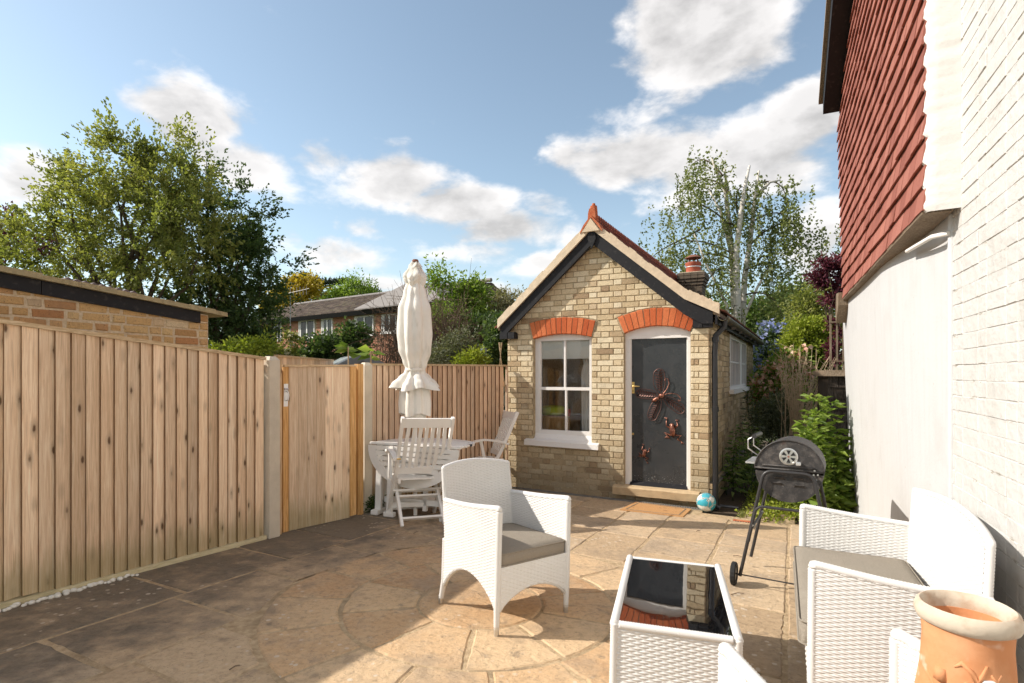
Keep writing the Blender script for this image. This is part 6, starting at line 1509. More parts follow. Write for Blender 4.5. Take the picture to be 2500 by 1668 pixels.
# ------------------------------------------------------------------ white wooden dining set
def smoothbar(mb, pts, w, t, ref=(0,1,0)):
    """bent slat following pts"""
    pts = [Vector(p) for p in pts]; n = len(pts); vs = []
    for i, p in enumerate(pts):
        d = (pts[min(i+1,n-1)]-pts[max(i-1,0)]).normalized(); x = Vector(ref).normalized(); x = (x-d*x.dot(d)).normalized(); y = d.cross(x)
        for sx, sy in ((-1,-1),(1,-1),(1,1),(-1,1)): vs.append(p+x*(sx*w/2)+y*(sy*t/2))
    fs = [(3,2,1,0), tuple((n-1)*4+k for k in range(4))]
    for i in range(n-1):
        for k in range(4): j = (k+1) % 4; fs.append((i*4+k, i*4+j, (i+1)*4+j, (i+1)*4+k))
    mb.add(vs, fs)
def folding_chair(label, mtx):
    t = thing('folding_chair', label, 'chair', world=False, matrix=mtx, group='white folding garden chairs'); wm = M['white_wood']; HB = 1.08
    # local: x width, +y the way the sitter faces, feet at y = -.28 (rear) and +.27 (front)
    for sx in (-1, 1):
        m = MB(); smoothbar(m, [(sx*.255,-.345,HB), (sx*.255,-.22,.78), (sx*.255,-.09,.50), (sx*.255,.27,0)], .030, .044, (1,0,0)); m.build('long_leg', wm, t)
        m = MB(); smoothbar(m, [(sx*.215,.20,.43), (sx*.215,-.06,.21), (sx*.215,-.28,0)], .028, .044, (1,0,0)); m.build('short_leg', wm, t)
        m = MB(); smoothbar(m, [(sx*.285,-.215,.655), (sx*.285,-.05,.700), (sx*.285,.12,.715), (sx*.285,.25,.695), (sx*.285,.30,.655)], .055, .026, (1,0,0)); m.build('arm', wm, t)
        m = MB(); smoothbar(m, [(sx*.275,.17,.705), (sx*.265,.10,.42)], .026, .04, (1,0,0)); m.build('arm_support', wm, t)
        m = MB(); smoothbar(m, [(sx*.232,-.17,.435), (sx*.232,.24,.425)], .026, .05, (1,0,0)); m.build('seat_rail', wm, t)
        m = MB(); m.tube([(sx*.275,-.218,HB-.42),(sx*.235,-.218,HB-.42)], .008, 8); m.build('pivot_pin', M['brass'], t)
    bk_y = lambda z: -.345+(HB-z)*(.255/.58) if z > .5 else -.09
    for zz, h in ((HB-.055, .095), (.53, .07)):
        m = MB(); smoothbar(m, [(-.245,bk_y(zz),zz), (0,bk_y(zz)-.018,zz), (.245,bk_y(zz),zz)], h, .022, (0,-.3,1)); m.build('back_rail', wm, t)
    for k in range(7):
        x = -.195+k*.065; m = MB(); smoothbar(m, [(x*.94,bk_y(HB-.09)-.010,HB-.09), (x,bk_y(.8)-.018,.8), (x*.98,bk_y(.55)-.010,.555)], .036, .012, (1,0,0)); m.build('back_slat', wm, t)
    for k in range(8):
        y = -.14+k*.054; m = MB(); m.box(-.235, .235, y, y+.044, .452-.004*abs(k-4), .468-.004*abs(k-4)); m.build('seat_slat', wm, t)
    for y, z, w in ((-.215,.065,.215), (-.02,.245,.215), (.20,.085,.255), (.02,.30,.255)):
        m = MB(); m.bar((-w,y,z), (w,y,z), .042, .020, ref=(0,.6,.8)); m.build('stretcher', wm, t)
    return t
c1 = (GH(978,1288)+GH(1082,1280)+GH(949,1259)+GH(1061,1248))/4; fx = (GH(1082,1280)-GH(978,1288)); y1 = math.atan2(fx.y, fx.x)
folding_chair('white slatted folding armchair with its back to the patio, before the oval table', ground_frame(c1.x, c1.y, y1))
bn, bf_ = Vector((.038, 7.36, 0)), Vector((-.128, 7.79, 0)); xd = (bf_-bn).normalized(); fd = Vector((-xd.y, xd.x, 0))
if fd.x > 0: fd = -fd; 
yaw2 = math.atan2(-fd.x, fd.y)    # +y local -> fd
cc2 = (bn+bf_)/2+fd*.345
folding_chair('white slatted folding armchair tucked into the corner by the brick outhouse', ground_frame(cc2.x, cc2.y, yaw2))
# oval gate-leg table: near leaf hanging, far leaf raised
TS = Vector((-1.56, 5.92, 0)); TA = Vector((.955, -.30, 0)).normalized(); yawt = math.atan2(TA.y, TA.x); mtb = ground_frame(TS.x, TS.y, yawt)
tb = thing('oval_table', 'white wooden oval gate-leg table with one leaf hanging', 'table', world=False, matrix=mtb); wm = M['white_wood']; H = .775; LX = 1.06
def oval_edge(x): k = (x-LX/2)/(LX/2); return math.sqrt(max(0, 1-k*k))
m = MB(); m.bbox(0.0, LX, 0.0, .045, H-.026, H, .004); m.build('top_rail', wm, tb)
for k in range(5): y = .05+k*.056; m = MB(); m.bbox(.012*abs(k-2), LX-.012*abs(k-2), y, y+.050, H-.024, H-.002, .003); m.build('top_slat', wm, tb)
# raised far leaf: slats cut to the oval, with curved rim
rim = [(LX/2-LX/2*math.cos(math.pi*q/24), .335+.46*math.sin(math.pi*q/24)) for q in range(25)]
rim_in = [(LX/2-(LX/2-.06)*math.cos(math.pi*q/24), .335+.40*math.sin(math.pi*q/24)) for q in range(25)]
m = MB(); vs = []
for (a, b), (c, d) in zip(rim, rim_in): vs += [(a,b,H-.026),(c,d,H-.026),(c,d,H),(a,b,H)]
fs = []
for i in range(24):
    for k in range(4): j = (k+1) % 4; fs.append((i*4+k, (i+1)*4+k, (i+1)*4+j, i*4+j))
m.add(vs, fs); m.build('leaf_rim', wm, tb)
for k in range(7):
    y = .337+k*.056; s = math.sqrt(max(0, 1-((y+.05-.335)/.41)**2)); m = MB(); hw = (LX/2-.055)*s
    if hw > .05: m.bbox(LX/2-hw, LX/2+hw, y, y+.050, H-.024, H-.002, .003); m.build('top_slat', wm, tb)
# hanging near leaf
m = MB(); vs = []; 
for q in range(25):
    a = math.pi*q/24; x = LX/2-LX/2*math.cos(a); z = H-.03-.43*math.sin(a); xi = LX/2-(LX/2-.09)*math.cos(a); zi = H-.03-.335*math.sin(a); vs += [(x,-.032,z),(xi,-.032,zi),(xi,-.010,zi),(x,-.010,z)]
m.add(vs, fs); hl = m.build('hanging_leaf', wm, tb)
m = MB(); m.box(.02, LX-.02, -.030, -.012, H-.075, H-.03); m.build('leaf_hinge_rail', wm, hl)
for k in range(6):
    z = H-.13-k*.056; s = math.sqrt(max(0, 1-((H-.03-z)/.345)**2)); hw = (LX/2-.085)*s+.02
    if hw > .06: m = MB(); m.box(LX/2-hw, LX/2+hw, -.029, -.013, z, z+.046); m.build('leaf_slat', wm, hl)
# trestle ends, feet, gate legs
for x in (.10, .90):
    for y in (.06, .20): m = MB(); m.box(x-.035, x+.035, y-.02, y+.02, .04, H-.026); m.build('leg', wm, tb)
    m = MB(); m.bbox(x-.042, x+.042, -.03, .30, 0, .055, .008); m.build('foot', wm, tb)
for z in (.12, .62): m = MB(); m.box(.135, .865, .11, .15, z, z+.06); m.build('stretcher', wm, tb)
for hx_, ex, ey in ((.30,.70,.66), (.62,.28,-.02)):
    m = MB(); m.box(ex-.028, ex+.028, ey-.02, ey+.02, .0, H-.028); m.build('gate_leg', wm, tb)
    m = MB(); m.bbox(ex-.06, ex+.06, ey-.026, ey+.026, 0, .05, .006); m.build('foot', wm, tb)
    for z in (.10, .55): m = MB(); m.bar((hx_, .13, z+.03), (ex, ey, z+.03), .03, .05, ref=(0,0,1)); m.build('gate_rail', wm, tb)
    m = MB(); m.box(hx_-.022, hx_+.022, .11, .15, .06, H-.03); m.build('gate_post', wm, tb)
# closed parasol through the table
pp = Vector((-1.042, 5.915, 0)); pz = gz(pp.x, pp.y); par = thing('closed_parasol', 'closed ivory canvas parasol tied round the middle, standing in the oval table', 'parasol', (pp.x, pp.y, pz))
m = MB(); m.tube([(pp.x,pp.y,pz),(pp.x,pp.y,1.4),(pp.x,pp.y,2.80)], .021, 12); m.build('pole', wm, par, smooth=40)
m = MB(); m.lathe([(.001,2.862),(.028,2.86),(.036,2.845),(.036,2.835),(.001,2.83)], 16, (pp.x,pp.y,0)); m.build('finial', M['cowl_rust'], par, smooth=40)
prs = random.Random(5); ph_ = [prs.uniform(0, 6.28) for _ in range(6)]
def fold(a):
    def f_(t, z): return 1+a*(.50*math.sin(8*t+ph_[0]+.35*z)+.35*math.sin(5*t+ph_[1]-.5*z)+.12*math.sin(17*t+ph_[2]+.8*z))
    return f_
def canopy(name, prof, amp, mat_='canvas', seg=96, skew=0.0):
    m = MB(); vs = []; n = 60; ps = []
    zs = [p[0] for p in prof]
    for i in range(n+1):
        z = zs[0]+(zs[-1]-zs[0])*i/n
        for k in range(len(prof)-1):
            if (prof[k][0]-z)*(prof[k+1][0]-z) <= 1e-12: u = (z-prof[k][0])/(prof[k+1][0]-prof[k][0]+1e-12); u = u*u*(3-2*u); ps.append((prof[k][1]+(prof[k+1][1]-prof[k][1])*u, z, prof[k][2]+(prof[k+1][2]-prof[k][2])*u)); break
    for r, z, a in ps:
        for k in range(seg):
            t = 2*math.pi*k/seg; rr3 = r*fold(a)(t, z); vs.append((pp.x+rr3*math.cos(t)+skew*(z-2.0)*.02, pp.y+rr3*math.sin(t)*.9, z+.018*math.sin(4*t+ph_[3])*(1 if i == n else 0)))
    fs2 = []
    for i in range(len(ps)-1):
        for k in range(seg): j = (k+1) % seg; fs2.append((i*seg+k, i*seg+j, (i+1)*seg+j, (i+1)*seg+k))
    m.add(vs, fs2[::1]); return m.build(name, M[mat_], par, smooth=True)
HZ = lambda y: CAMZ+(HY-y*1.0638)/F_PX*5.91
cn = canopy('canopy', [(HZ(640),.07,.1),(HZ(675),.115,.15),(HZ(715),.165,.17),(HZ(765),.175,.19),(HZ(805),.160,.20),(HZ(835),.120,.20),(HZ(848),.098,.18),(HZ(857),.104,.20),(HZ(868),.150,.28),(HZ(883),.205,.36),(HZ(893),.222,.42)], .2)
canopy('lower_canopy', [(HZ(850),.085,.1),(HZ(875),.120,.2),(HZ(905),.150,.24),(HZ(930),.160,.22),(HZ(951),.158,.20)], .2)
canopy('top_cap', [(HZ(600),.03,.02),(HZ(615),.07,.05),(HZ(638),.122,.13),(HZ(644),.114,.15),(HZ(662),.078,.12)], .2)
canopy('under_skirt', [(HZ(940),.112,.1),(HZ(955),.115,.12),(HZ(968),.095,.10)], .1)
m = MB(); m.lathe([(.104,HZ(851)),(.107,HZ(850)),(.107,HZ(846)),(.104,HZ(845))], 32, (pp.x,pp.y,0)); m.build('tie_band', M['canvas'], cn)

# ------------------------------------------------------------------ small things
def f(t, b):
    tc = t.node('ShaderNodeTexCoord'); o = tc.outputs['Object']; w = t.vmath('ADD', t.scaled(o, (10,10,10)), t.vmath('SCALE', t.noise(o, 9, 2, out=1), scale=0.8))
    e = t.voronoi(w, 1.15, 'DISTANCE_TO_EDGE'); cell = t.voronoi(w, 1.15, 'F1', 'Color'); sp = t.node('ShaderNodeSeparateColor'); t.l.new(cell, sp.inputs[0])
    c = t.mix(t.maprange(sp.outputs[0], 0.58, 0.62), (0.03,0.33,0.42), (0.70,0.71,0.66)); c = t.mix(t.maprange(sp.outputs[1], 0.5, 0.9, 0, .45), c, (0.10,0.42,0.50)); c = t.mix(t.maprange(e, 0.03, 0.06, 1, 0), c, (0.55,0.58,0.52)); c = t.mix(t.maprange(e, 0.008, 0.02, .9, 0), c, (0.06,0.07,0.06))
    c = t.mix(t.maprange(t.noise(o, 30, 4), .55, .75, 0, .35), c, (0.30,0.25,0.18)); setp(t, b, c, .45, 0, .4); bump(t, b, t.maprange(e, 0, .05), .3, .006)
mat('ball_skin', f)
bp = GH(1724, 1249); bpos = Vector((bp.x, bp.y, gz(bp.x, bp.y)+.108))
me = bpy.data.meshes.new('football'); import bmesh
bm = bmesh.new(); bmesh.ops.create_icosphere(bm, subdivisions=4, radius=.11); bm.to_mesh(me); bm.free()
o = link('football', me, M['ball_skin'], None, smooth=True, matrix=Matrix.Translation(bpos) @ Matrix.Rotation(1.1, 4, (.3,.5,1))); tag(o, 'turquoise and white football beside the doorstep downpipe', 'ball')
q = [GH(1513.7,1243.7,.012), GH(1667.8,1261,.012), GH(1688,1242.6,.012), GH(1551,1225,.012)]
mat_t = thing('door_mat', 'thin coir door mat lying before the black door', 'mat', sum(q, Vector())/4)
m = MB(); m.prism([p-Vector((0,0,.012)) for p in q], (0,0,.012)); m.build('pile', M['coir'], mat_t)
cq = sum(q, Vector())/4
for k in range(4):
    a, b = q[k]+(cq-q[k])*.16, q[(k+1) % 4]+(cq-q[(k+1) % 4])*.16; m = MB(); m.bar(a+Vector((0,0,.0015)), b+Vector((0,0,.0015)), .012, .003, ref=(0,0,1)); m.build('border_line', M['weathered_wood'], mat_t)
ab = thing('air_brick', 'terracotta air brick set flat in the paving near the barbecue', 'air brick', GH(1812, 1277)); a0 = GH(1790, 1270); a1 = GH(1834, 1275); dx = (a1-a0).normalized(); dy = Vector((-dx.y, dx.x, 0)); up = Vector((0,0,1))
m = MB()
def abx(x0, x1, y0, y1, z0, z1): m.hexa([a0+dx*x+dy*y+up*z for x, y, z in ((x0,y0,z0),(x1,y0,z0),(x1,y1,z0),(x0,y1,z0),(x0,y0,z1),(x1,y0,z1),(x1,y1,z1),(x0,y1,z1))])
abx(0,.215,-.07,.035,-.02,.004); m.build('body', M['ridge_terracotta'], ab)
for k in range(7): m = MB(); abx(.02+k*.026,.035+k*.026,-.062,-.04,-.004,.0065); m.build('slot', M['drain_dark'], ab)
rtw = random.Random(77)
for (px, py, L, an) in ((1785,1455,.10,.2), (1010,1305,.06,1.0), (1790,1360,.07,-.3), (1700,1300,.06,.5), (2010,1420,.05,.1), (560,1640,.05,.9)):
    p = GH(px, py); d = Vector((math.cos(an), math.sin(an), 0)); m = MB(); m.tube([p+up*.009, p+d*L*.5+up*.014+Vector((0,.006,0)), p+d*L+up*.010], [.0035,.003,.002], 5)
    tag(m.build('fallen_twig', M['twig'], None), 'small brown twig lying on the paving', 'twig', 'twigs on the paving')
# ------------------------------------------------------------------ planting
def unit(v): return v/(np.linalg.norm(v, axis=-1, keepdims=True)+1e-9)
def leaf_geo(pts, size, aspect=0.5, dirs=None, spread=1.0, fold=0.18, rng=RNG, tint=None, droop=0.0):
    """one folded diamond leaf at each point"""
    n = len(pts); rd_ = unit(rng.normal(size=(n, 3)))
    d = rd_ if dirs is None else unit(dirs+spread*rd_); d[:, 2] -= droop; d = unit(d)
    s = unit(np.cross(d, unit(rng.normal(size=(n, 3))))); nn = np.cross(d, s)
    L = size*rng.uniform(.65, 1.25, size=(n, 1)); w = L*aspect*.5
    b = pts; t_ = pts+d*L; m_ = pts+d*L*.45
    l = m_+s*w+nn*L*fold; r = m_-s*w+nn*L*fold
    V = np.stack([b, l, t_, r], 1).reshape(-1, 3); i = np.arange(n)[:, None]*4
    Fq = np.concatenate([i+np.array([[0,1,2]]), i+np.array([[0,2,3]])], 0)
    tv = rng.random(n) if tint is None else tint; return V, Fq, np.repeat(tv, 4)
def foliage(name, parent, geos, matname):
    V = []; Fq = []; T = []; o = 0
    for v, f, t in geos: V.append(v); Fq.append(f+o); T.append(t); o += len(v)
    me = np_mesh(name, np.concatenate(V), np.concatenate(Fq), np.concatenate(T)); return link(name, me, M[matname], parent)
def ell_pt(px, py, Y): return np.array(PY(px, py, Y))
def sample_clumps(ells, Y, n, rng, shell=0.55, depth=0.8):
    vol = np.array([max(e[2], 1)*max(e[3], 1)*(e[4] if len(e) > 4 else 1.0) for e in ells]); vol = vol/vol.sum(); C = []; O = []
    for e, k in zip(ells, np.maximum(1, np.round(vol*n)).astype(int)):
        dy = e[5] if len(e) > 5 else 0.0
        c = ell_pt(e[0], e[1], Y+dy); r = np.array([e[2], (e[2]+e[3])/2*depth, e[3]])/F_PX*(Y+dy)
        d = unit(rng.normal(size=(k, 3))); rad = (shell+(1-shell)*rng.random((k, 1)))**1.0*(0.86+0.28*rng.random((k, 1)))
        C.append(c+d*rad*r); O.append(d)
    return np.concatenate(C), np.concatenate(O)
def limb(mb, a, b, r0, r1, rng, n=5, sag=0.0):
    a = np.array(a); b = np.array(b); L = np.linalg.norm(b-a); pts = []
    j = rng.normal(size=(n+1, 3))*L*0.035; j[0] = 0; j[-1] = 0
    for q in range(n+1): t = q/n; p = a+(b-a)*t+j[q]; p[2] += sag*math.sin(math.pi*t)*L; pts.append(tuple(p))
    mb.tube(pts, [r0+(r1-r0)*q/n for q in range(n+1)], 6)
def plant(name, label, cat, ells, Y, nc, per, leaf_size, matname, aspect=0.5, clump=0.20, seed=1, trunk=None, base_px=None, group=None, bark='bark', depth=0.8, shell=0.55,
          droop=0.0, along=0.6, limbs=14, spire=1.0, flowers=None, z0=None, spray=0.0, wind=(0,0,0)):
    rng = np.random.default_rng(seed); C, O = sample_clumps(ells, Y, nc, rng, shell, depth)
    mr = np.mean([min(e[2], e[3]) for e in ells])/F_PX*Y; geos = []
    cl_t = rng.random(len(C))
    k = rng.integers(int(per*.5), int(per*1.5)+1, size=len(C)); rep = np.repeat(np.arange(len(C)), k); N = len(rep)
    off = rng.normal(size=(N, 3))*mr*clump*np.array([1, 1, .75*spire]); P_ = C[rep]+off*(0.6+0.8*cl_t[rep])[:, None]
    if spray:      # leaves strung along twigs that reach outwards from each clump
        nt = 7; tw = unit(O[:, None, :]*0.9+rng.normal(size=(len(C), nt, 3))*0.75+np.array(wind)); tl_ = mr*spray*(0.4+rng.random((len(C), nt, 1))); ti = rng.integers(0, nt, size=N); q = rng.random((N, 1))**.8
        off = tw[rep, ti]*tl_[rep, ti]*q; P_ = C[rep]+off+rng.normal(size=(N, 3))*mr*0.035
    tint = np.clip(0.55*cl_t[rep]+0.45*rng.random(N)+0.0, 0, 1)
    geos.append(leaf_geo(P_, leaf_size, aspect, O[rep]*along+off/mr, 0.9, rng=rng, tint=tint, droop=droop))
    bx = base_px if base_px is not None else np.mean([e[0] for e in ells]); bse = PY(bx, HY, Y); gz0 = z0 if z0 is not None else max(-.2, min(0.0, gz(bse.x, bse.y))-.05)
    t = thing(name, label, cat, (bse.x, bse.y, gz0), group)
    foliage('crown' if trunk and trunk > .05 else 'foliage', t, geos, matname)
    if flowers:
        fm, fn, fs = flowers; ii = rng.choice(len(C), size=min(len(C), fn), replace=len(C) < fn); FP = []
        for i in ii: c = C[i]+O[i]*mr*clump*1.2; FP.append(c+rng.normal(size=(14, 3))*fs*.45)
        foliage('blossom', t, [leaf_geo(np.concatenate(FP), fs*.7, .8, None, 1, rng=rng)], fm)
    if trunk:
        top = np.mean(C, axis=0); low = np.array([bse.x, bse.y, gz0]); fork = low+(top-low)*0.45; fork[2] = low[2]+(top[2]-low[2])*.5
        m = MB(); limb(m, low, fork, trunk, trunk*.72, rng, 6); m.build('trunk', M[bark], t, smooth=True)
        order = rng.permutation(len(C))[:limbs]
        for i in order:
            m = MB(); st = low+(fork-low)*rng.uniform(.7, 1.0); limb(m, st, C[i], trunk*.42, trunk*.06, rng, 6, .06); m.build('limb', M[bark], t, smooth=True)
    return t
# --- big trees left
plant('maple_tree', 'large yellow-green maple tree leaning over the brick shed', 'tree', [(330,560,230,190), (290,420,120,110), (150,640,150,110), (60,700,110,60), (400,430,110,90), (470,560,120,130), (180,480,60,60,.5), (60,560,50,60,.35)], 11.5, 330, 130, .080, 'leaf_maple', .55, .30, 3, .16, 330, limbs=22, shell=.30, spray=.62, wind=(-.25,0,.25))
plant('dark_tree', 'tall dark green tree beside the maple with thin trailing branches', 'tree', [(540,690,130,150), (590,540,70,110,.6), (510,800,110,70), (610,780,70,90), (660,640,55,45,.35), (480,430,60,70,.5), (700,650,35,25,.25)], 12.8, 260, 115, .082, 'leaf_dark', .55, .30, 4, .15, 550, limbs=20, shell=.30, spray=.75, wind=(.2,0,.1))
plant('purple_tree', 'dark purple leaved tree behind the maple', 'tree', [(35,570,75,45), (90,600,40,30), (-40,590,60,60)], 15.5, 60, 50, .11, 'leaf_purple', .6, .35, 5, .08, 20)
plant('golden_tree', 'golden yellow leaved tree behind the brick house roof', 'tree', [(725,715,55,38), (690,740,45,30), (755,700,22,28)], 48, 110, 46, .30, 'leaf_gold', .6, .32, 6, .2, 725)
plant('willow_tree', 'bright green feathery tree rising behind the house ridge', 'tree', [(860,735,70,40), (880,705,35,30), (810,745,40,25), (925,745,30,20)], 50, 120, 55, .34, 'leaf_bright', .3, .32, 7, .2, 860)
rngc = np.random.default_rng(8); cd = thing('cedar_tree', 'dark flat-layered cedar behind the brick house', 'tree', (PY(765,HY,58).x, 58, -.2))
m = MB(); a = PY(762, 780, 58); b = PY(770, 700, 58); limb(m, (a.x,a.y,-.2), tuple(PY(768,735,58)), .5, .35, rngc); m.build('trunk', M['bark'], cd)
gl = []
for (x, y, rx, ry) in ((755,682,26,8), (785,690,24,7), (740,700,15,6), (810,690,25,7), (835,688,22,6), (770,700,22,6), (905,712,22,6), (880,708,16,5), (740,672,8,4)):
    c = ell_pt(x, y, 58); n = 260; p = c+rngc.normal(size=(n, 3))*np.array([rx*.5, rx*.5, ry*.35])/F_PX*58; gl.append(leaf_geo(p, .35, .35, np.array([[0,0,.5]]).repeat(n, 0), 1, rng=rngc))
    m = MB(); limb(m, tuple(PY(768,730,58)), tuple(c), .22, .05, rngc, 5, .05); m.build('limb', M['bark'], cd)
foliage('crown', cd, gl, 'leaf_cedar')
# --- shrubs in the gardens behind gate and fence
plant('garden_shrub', 'dark green shrub in front of the brick house, beside the bare climber', 'shrub', [(820,852,75,40), (770,868,50,25), (868,832,40,42), (735,875,35,18)], 15, 110, 60, .11, 'leaf_dark', .55, .30, 11, .04, 820)
plant('garden_shrub', 'low yellow-green shrub at the foot of the dark tree by the shed corner', 'shrub', [(560,855,60,20), (620,850,40,22)], 10.5, 50, 50, .07, 'leaf_lime', .55, .4, 12, None)
plant('rose_bush', 'small cream flowered rose bush below the brick house windows', 'shrub', [(700,868,30,18), (665,862,22,16), (712,830,14,22)], 14, 40, 40, .08, 'leaf_maple', .55, .4, 13, .02, 690, flowers=('petal_cream', 8, .12))
plant('garden_shrub', 'mid green shrub beneath the dark tree beside the red brick house', 'shrub', [(640,835,30,35), (610,850,50,25)], 13.5, 55, 60, .10, 'leaf_maple', .55, .35, 14, .03, 640)
def twig_bush(name, label, ells, Y, n, seed, matname='twig', r=.010, base_spread=.5, base_px=None, cat='shrub', up=1.0, zb=0.0):
    rng = np.random.default_rng(seed); C, O = sample_clumps(ells, Y, n, rng, .1); t = None
    bx = base_px if base_px is not None else np.mean([e[0] for e in ells]); bse = PY(bx, HY, Y); t = thing(name, label, cat, (bse.x, bse.y, zb))
    m = MB()
    for c in C:
        b = np.array([bse.x+rng.normal()*base_spread, bse.y+rng.normal()*base_spread*.6, zb])
        mid = (b+c)/2+rng.normal(size=3)*np.linalg.norm(c-b)*.10; pts = [tuple((1-q)**2*b+2*q*(1-q)*mid+q*q*c) for q in np.linspace(0, 1, 6)]; m.tube(pts, [r*(1.0-.75*q/5) for q in range(6)], 4, cap=False)
        for s in range(rng.integers(2, 5)):
            q = rng.uniform(.5, 1); p = (1-q)**2*b+2*q*(1-q)*mid+q*q*c; e = p+rng.normal(size=3)*np.linalg.norm(c-b)*.13+np.array([0,0,.05]); mm_ = (p+e)/2+rng.normal(size=3)*.05*np.linalg.norm(e-p); m.tube([tuple(p), tuple(mm_), tuple(e)], [r*.5,r*.4,r*.2], 3, cap=False)
    kind(m.build('twig_mass', M[matname], t), 'stuff'); return t
twig_bush('bare_climber', 'tangle of bare brown climber twigs beside the parasol', [(1010,770,60,85), (1090,780,90,90), (950,790,60,60), (1150,830,60,60)], 12, 420, 15, r=.013, base_spread=.7)
plant('green_tree', 'fresh green tree behind the parasol with a pointed leading shoot', 'tree', [(1120,755,65,65), (1080,685,25,28,.8), (1150,720,35,40), (1170,840,70,60), (1130,850,60,50), (1060,650,10,20,.4)], 14, 200, 60, .11, 'leaf_bright', .45, .32, 16, .08, 1130, droop=.1)
plant('dark_shrub', 'dense dark evergreen shrub behind the fence corner', 'shrub', [(1190,830,70,60), (1150,870,80,40), (1225,880,40,40)], 12.5, 160, 60, .10, 'leaf_dark', .55, .30, 17, .04, 1180)
plant('variegated_shrub', 'pale cream flowered shrub above the evergreen by the outhouse', 'shrub', [(1205,775,55,55), (1150,770,35,40), (1255,770,50,50), (1230,730,35,20)], 14.5, 130, 50, .09, 'leaf_pale', .5, .33, 18, .04, 1200)
plant('sage_shrub', 'thin silvery sage shrub just behind the parasol fence', 'shrub', [(1095,855,50,35), (1070,870,35,25), (1130,840,30,45,.6)], 9.2, 70, 40, .05, 'leaf_sage', .4, .4, 19, .012, 1095, z0=0)
plant('lime_shrub', 'small lime green shrub tip showing above the fence capping', 'shrub', [(1150,882,40,18), (1165,868,14,16)], 8.9, 40, 40, .06, 'leaf_lime', .45, .45, 20, None, z0=0)
plant('ivy_shrub', 'dark ivy clump beside the upright grey pipe', 'shrub', [(1235,800,20,50), (1205,850,30,60), (1240,870,20,40)], 9.8, 70, 50, .07, 'leaf_dark', .7, .4, 21, .015, 1225, z0=0)
# fig with large leaves behind the gate
rngf = np.random.default_rng(33); fg = thing('fig_plant', 'young fig with large bright leaves behind the gate', 'plant', (PY(870,HY,8.2).x, 8.2, 0))
for (px, py) in ((850,848), (905,858)):
    tp_ = PY(px, py, 8.2); m = MB(); m.tube([(tp_.x+.02, tp_.y, 0.3), (tp_.x, tp_.y, tp_.z)], .010, 6); m.build('stem', M['dry_stem'], fg)
    for k in range(9):
        a = rngf.uniform(0, 6.28); p = np.array([[tp_.x, tp_.y, tp_.z-.02*k+.05]]); v, f_, tt = leaf_geo(p, .19, .55, np.array([[math.cos(a), math.sin(a)*.6, .15]]), .15, rng=rngf, droop=.25)
        me = np_mesh('leaf', v, f_, tt); link('leaf', me, M['leaf_bright'], fg)
# weeds at the foot of the second concrete post
plant('weed_clump', 'dark weed clump at the foot of the concrete post by the table', 'weed', [(915,1235,16,14)], 6.05, 26, 26, .03, 'leaf_dark', .5, .5, 22, None, z0=.1)
# --- birch
rb_ = np.random.default_rng(41); YB = 17.0; bt = thing('birch_tree', 'silver birch with pollarded white stems and hanging foliage', 'tree', (PY(1800,HY,YB).x, YB, -.2))
stems = [[(1800,930),(1795,800),(1790,700),(1785,600),(1772,470),(1750,420),(1738,385)], [(1800,930),(1812,780),(1818,680),(1835,560),(1845,470),(1853,417)], [(1798,900),(1800,720),(1798,610),(1812,500),(1822,440),(1830,405)], [(1795,860),(1772,740),(1722,640),(1690,560)], [(1785,620),(1760,520),(1730,462)], [(1776,470),(1768,410)], [(1845,480),(1880,445),(1905,440)], [(1805,800),(1850,700),(1900,610)]]
for i, s in enumerate(stems):
    m = MB(); pts = [tuple(PY(x, y, YB+.35*math.sin(i*1.7+k*.5))) for k, (x, y) in enumerate(s)]
    if i < 3: pts[0] = (pts[0][0], pts[0][1], -.2)
    r0 = .13 if i < 3 else .055; m.tube(pts, [r0+(.035-r0)*k/(len(s)-1) if i < 3 else r0*(1-.6*k/(len(s)-1)) for k in range(len(s))], 8); m.build('trunk' if i < 3 else 'limb', M['birch_bark'], bt, smooth=True)
br = [[(1765,430),(1725,375),(1700,380),(1680,420)], [(1785,480),(1745,420),(1700,430),(1670,470)], [(1790,560),(1720,480),(1660,480),(1630,530)], [(1790,620),(1700,570),(1640,580),(1615,640)], [(1845,450),(1900,430),(1925,455),(1920,520)], [(1840,540),(1900,500),(1940,520),(1960,600)], [(1830,600),(1900,520),(1960,540),(1995,580)], [(1800,640),(1730,600),(1680,620),(1660,700)],
      [(1820,660),(1890,620),(1930,650),(1940,740)], [(1800,560),(1770,520),(1750,560),(1745,640)], [(1815,500),(1840,480),(1860,520),(1865,610)], [(1790,700),(1720,680),(1680,720),(1660,790)], [(1820,720),(1880,700),(1910,740),(1915,810)], [(1800,520),(1790,460),(1810,440),(1835,470)], [(1710,560),(1640,600),(1600,610),(1585,640)], [(1800,760),(1760,740),(1740,790),(1730,840)], [(1850,640),(1870,600),(1890,640),(1890,740)], [(1770,660),(1750,640),(1715,690),(1700,770)]]
LV = []; CT = []
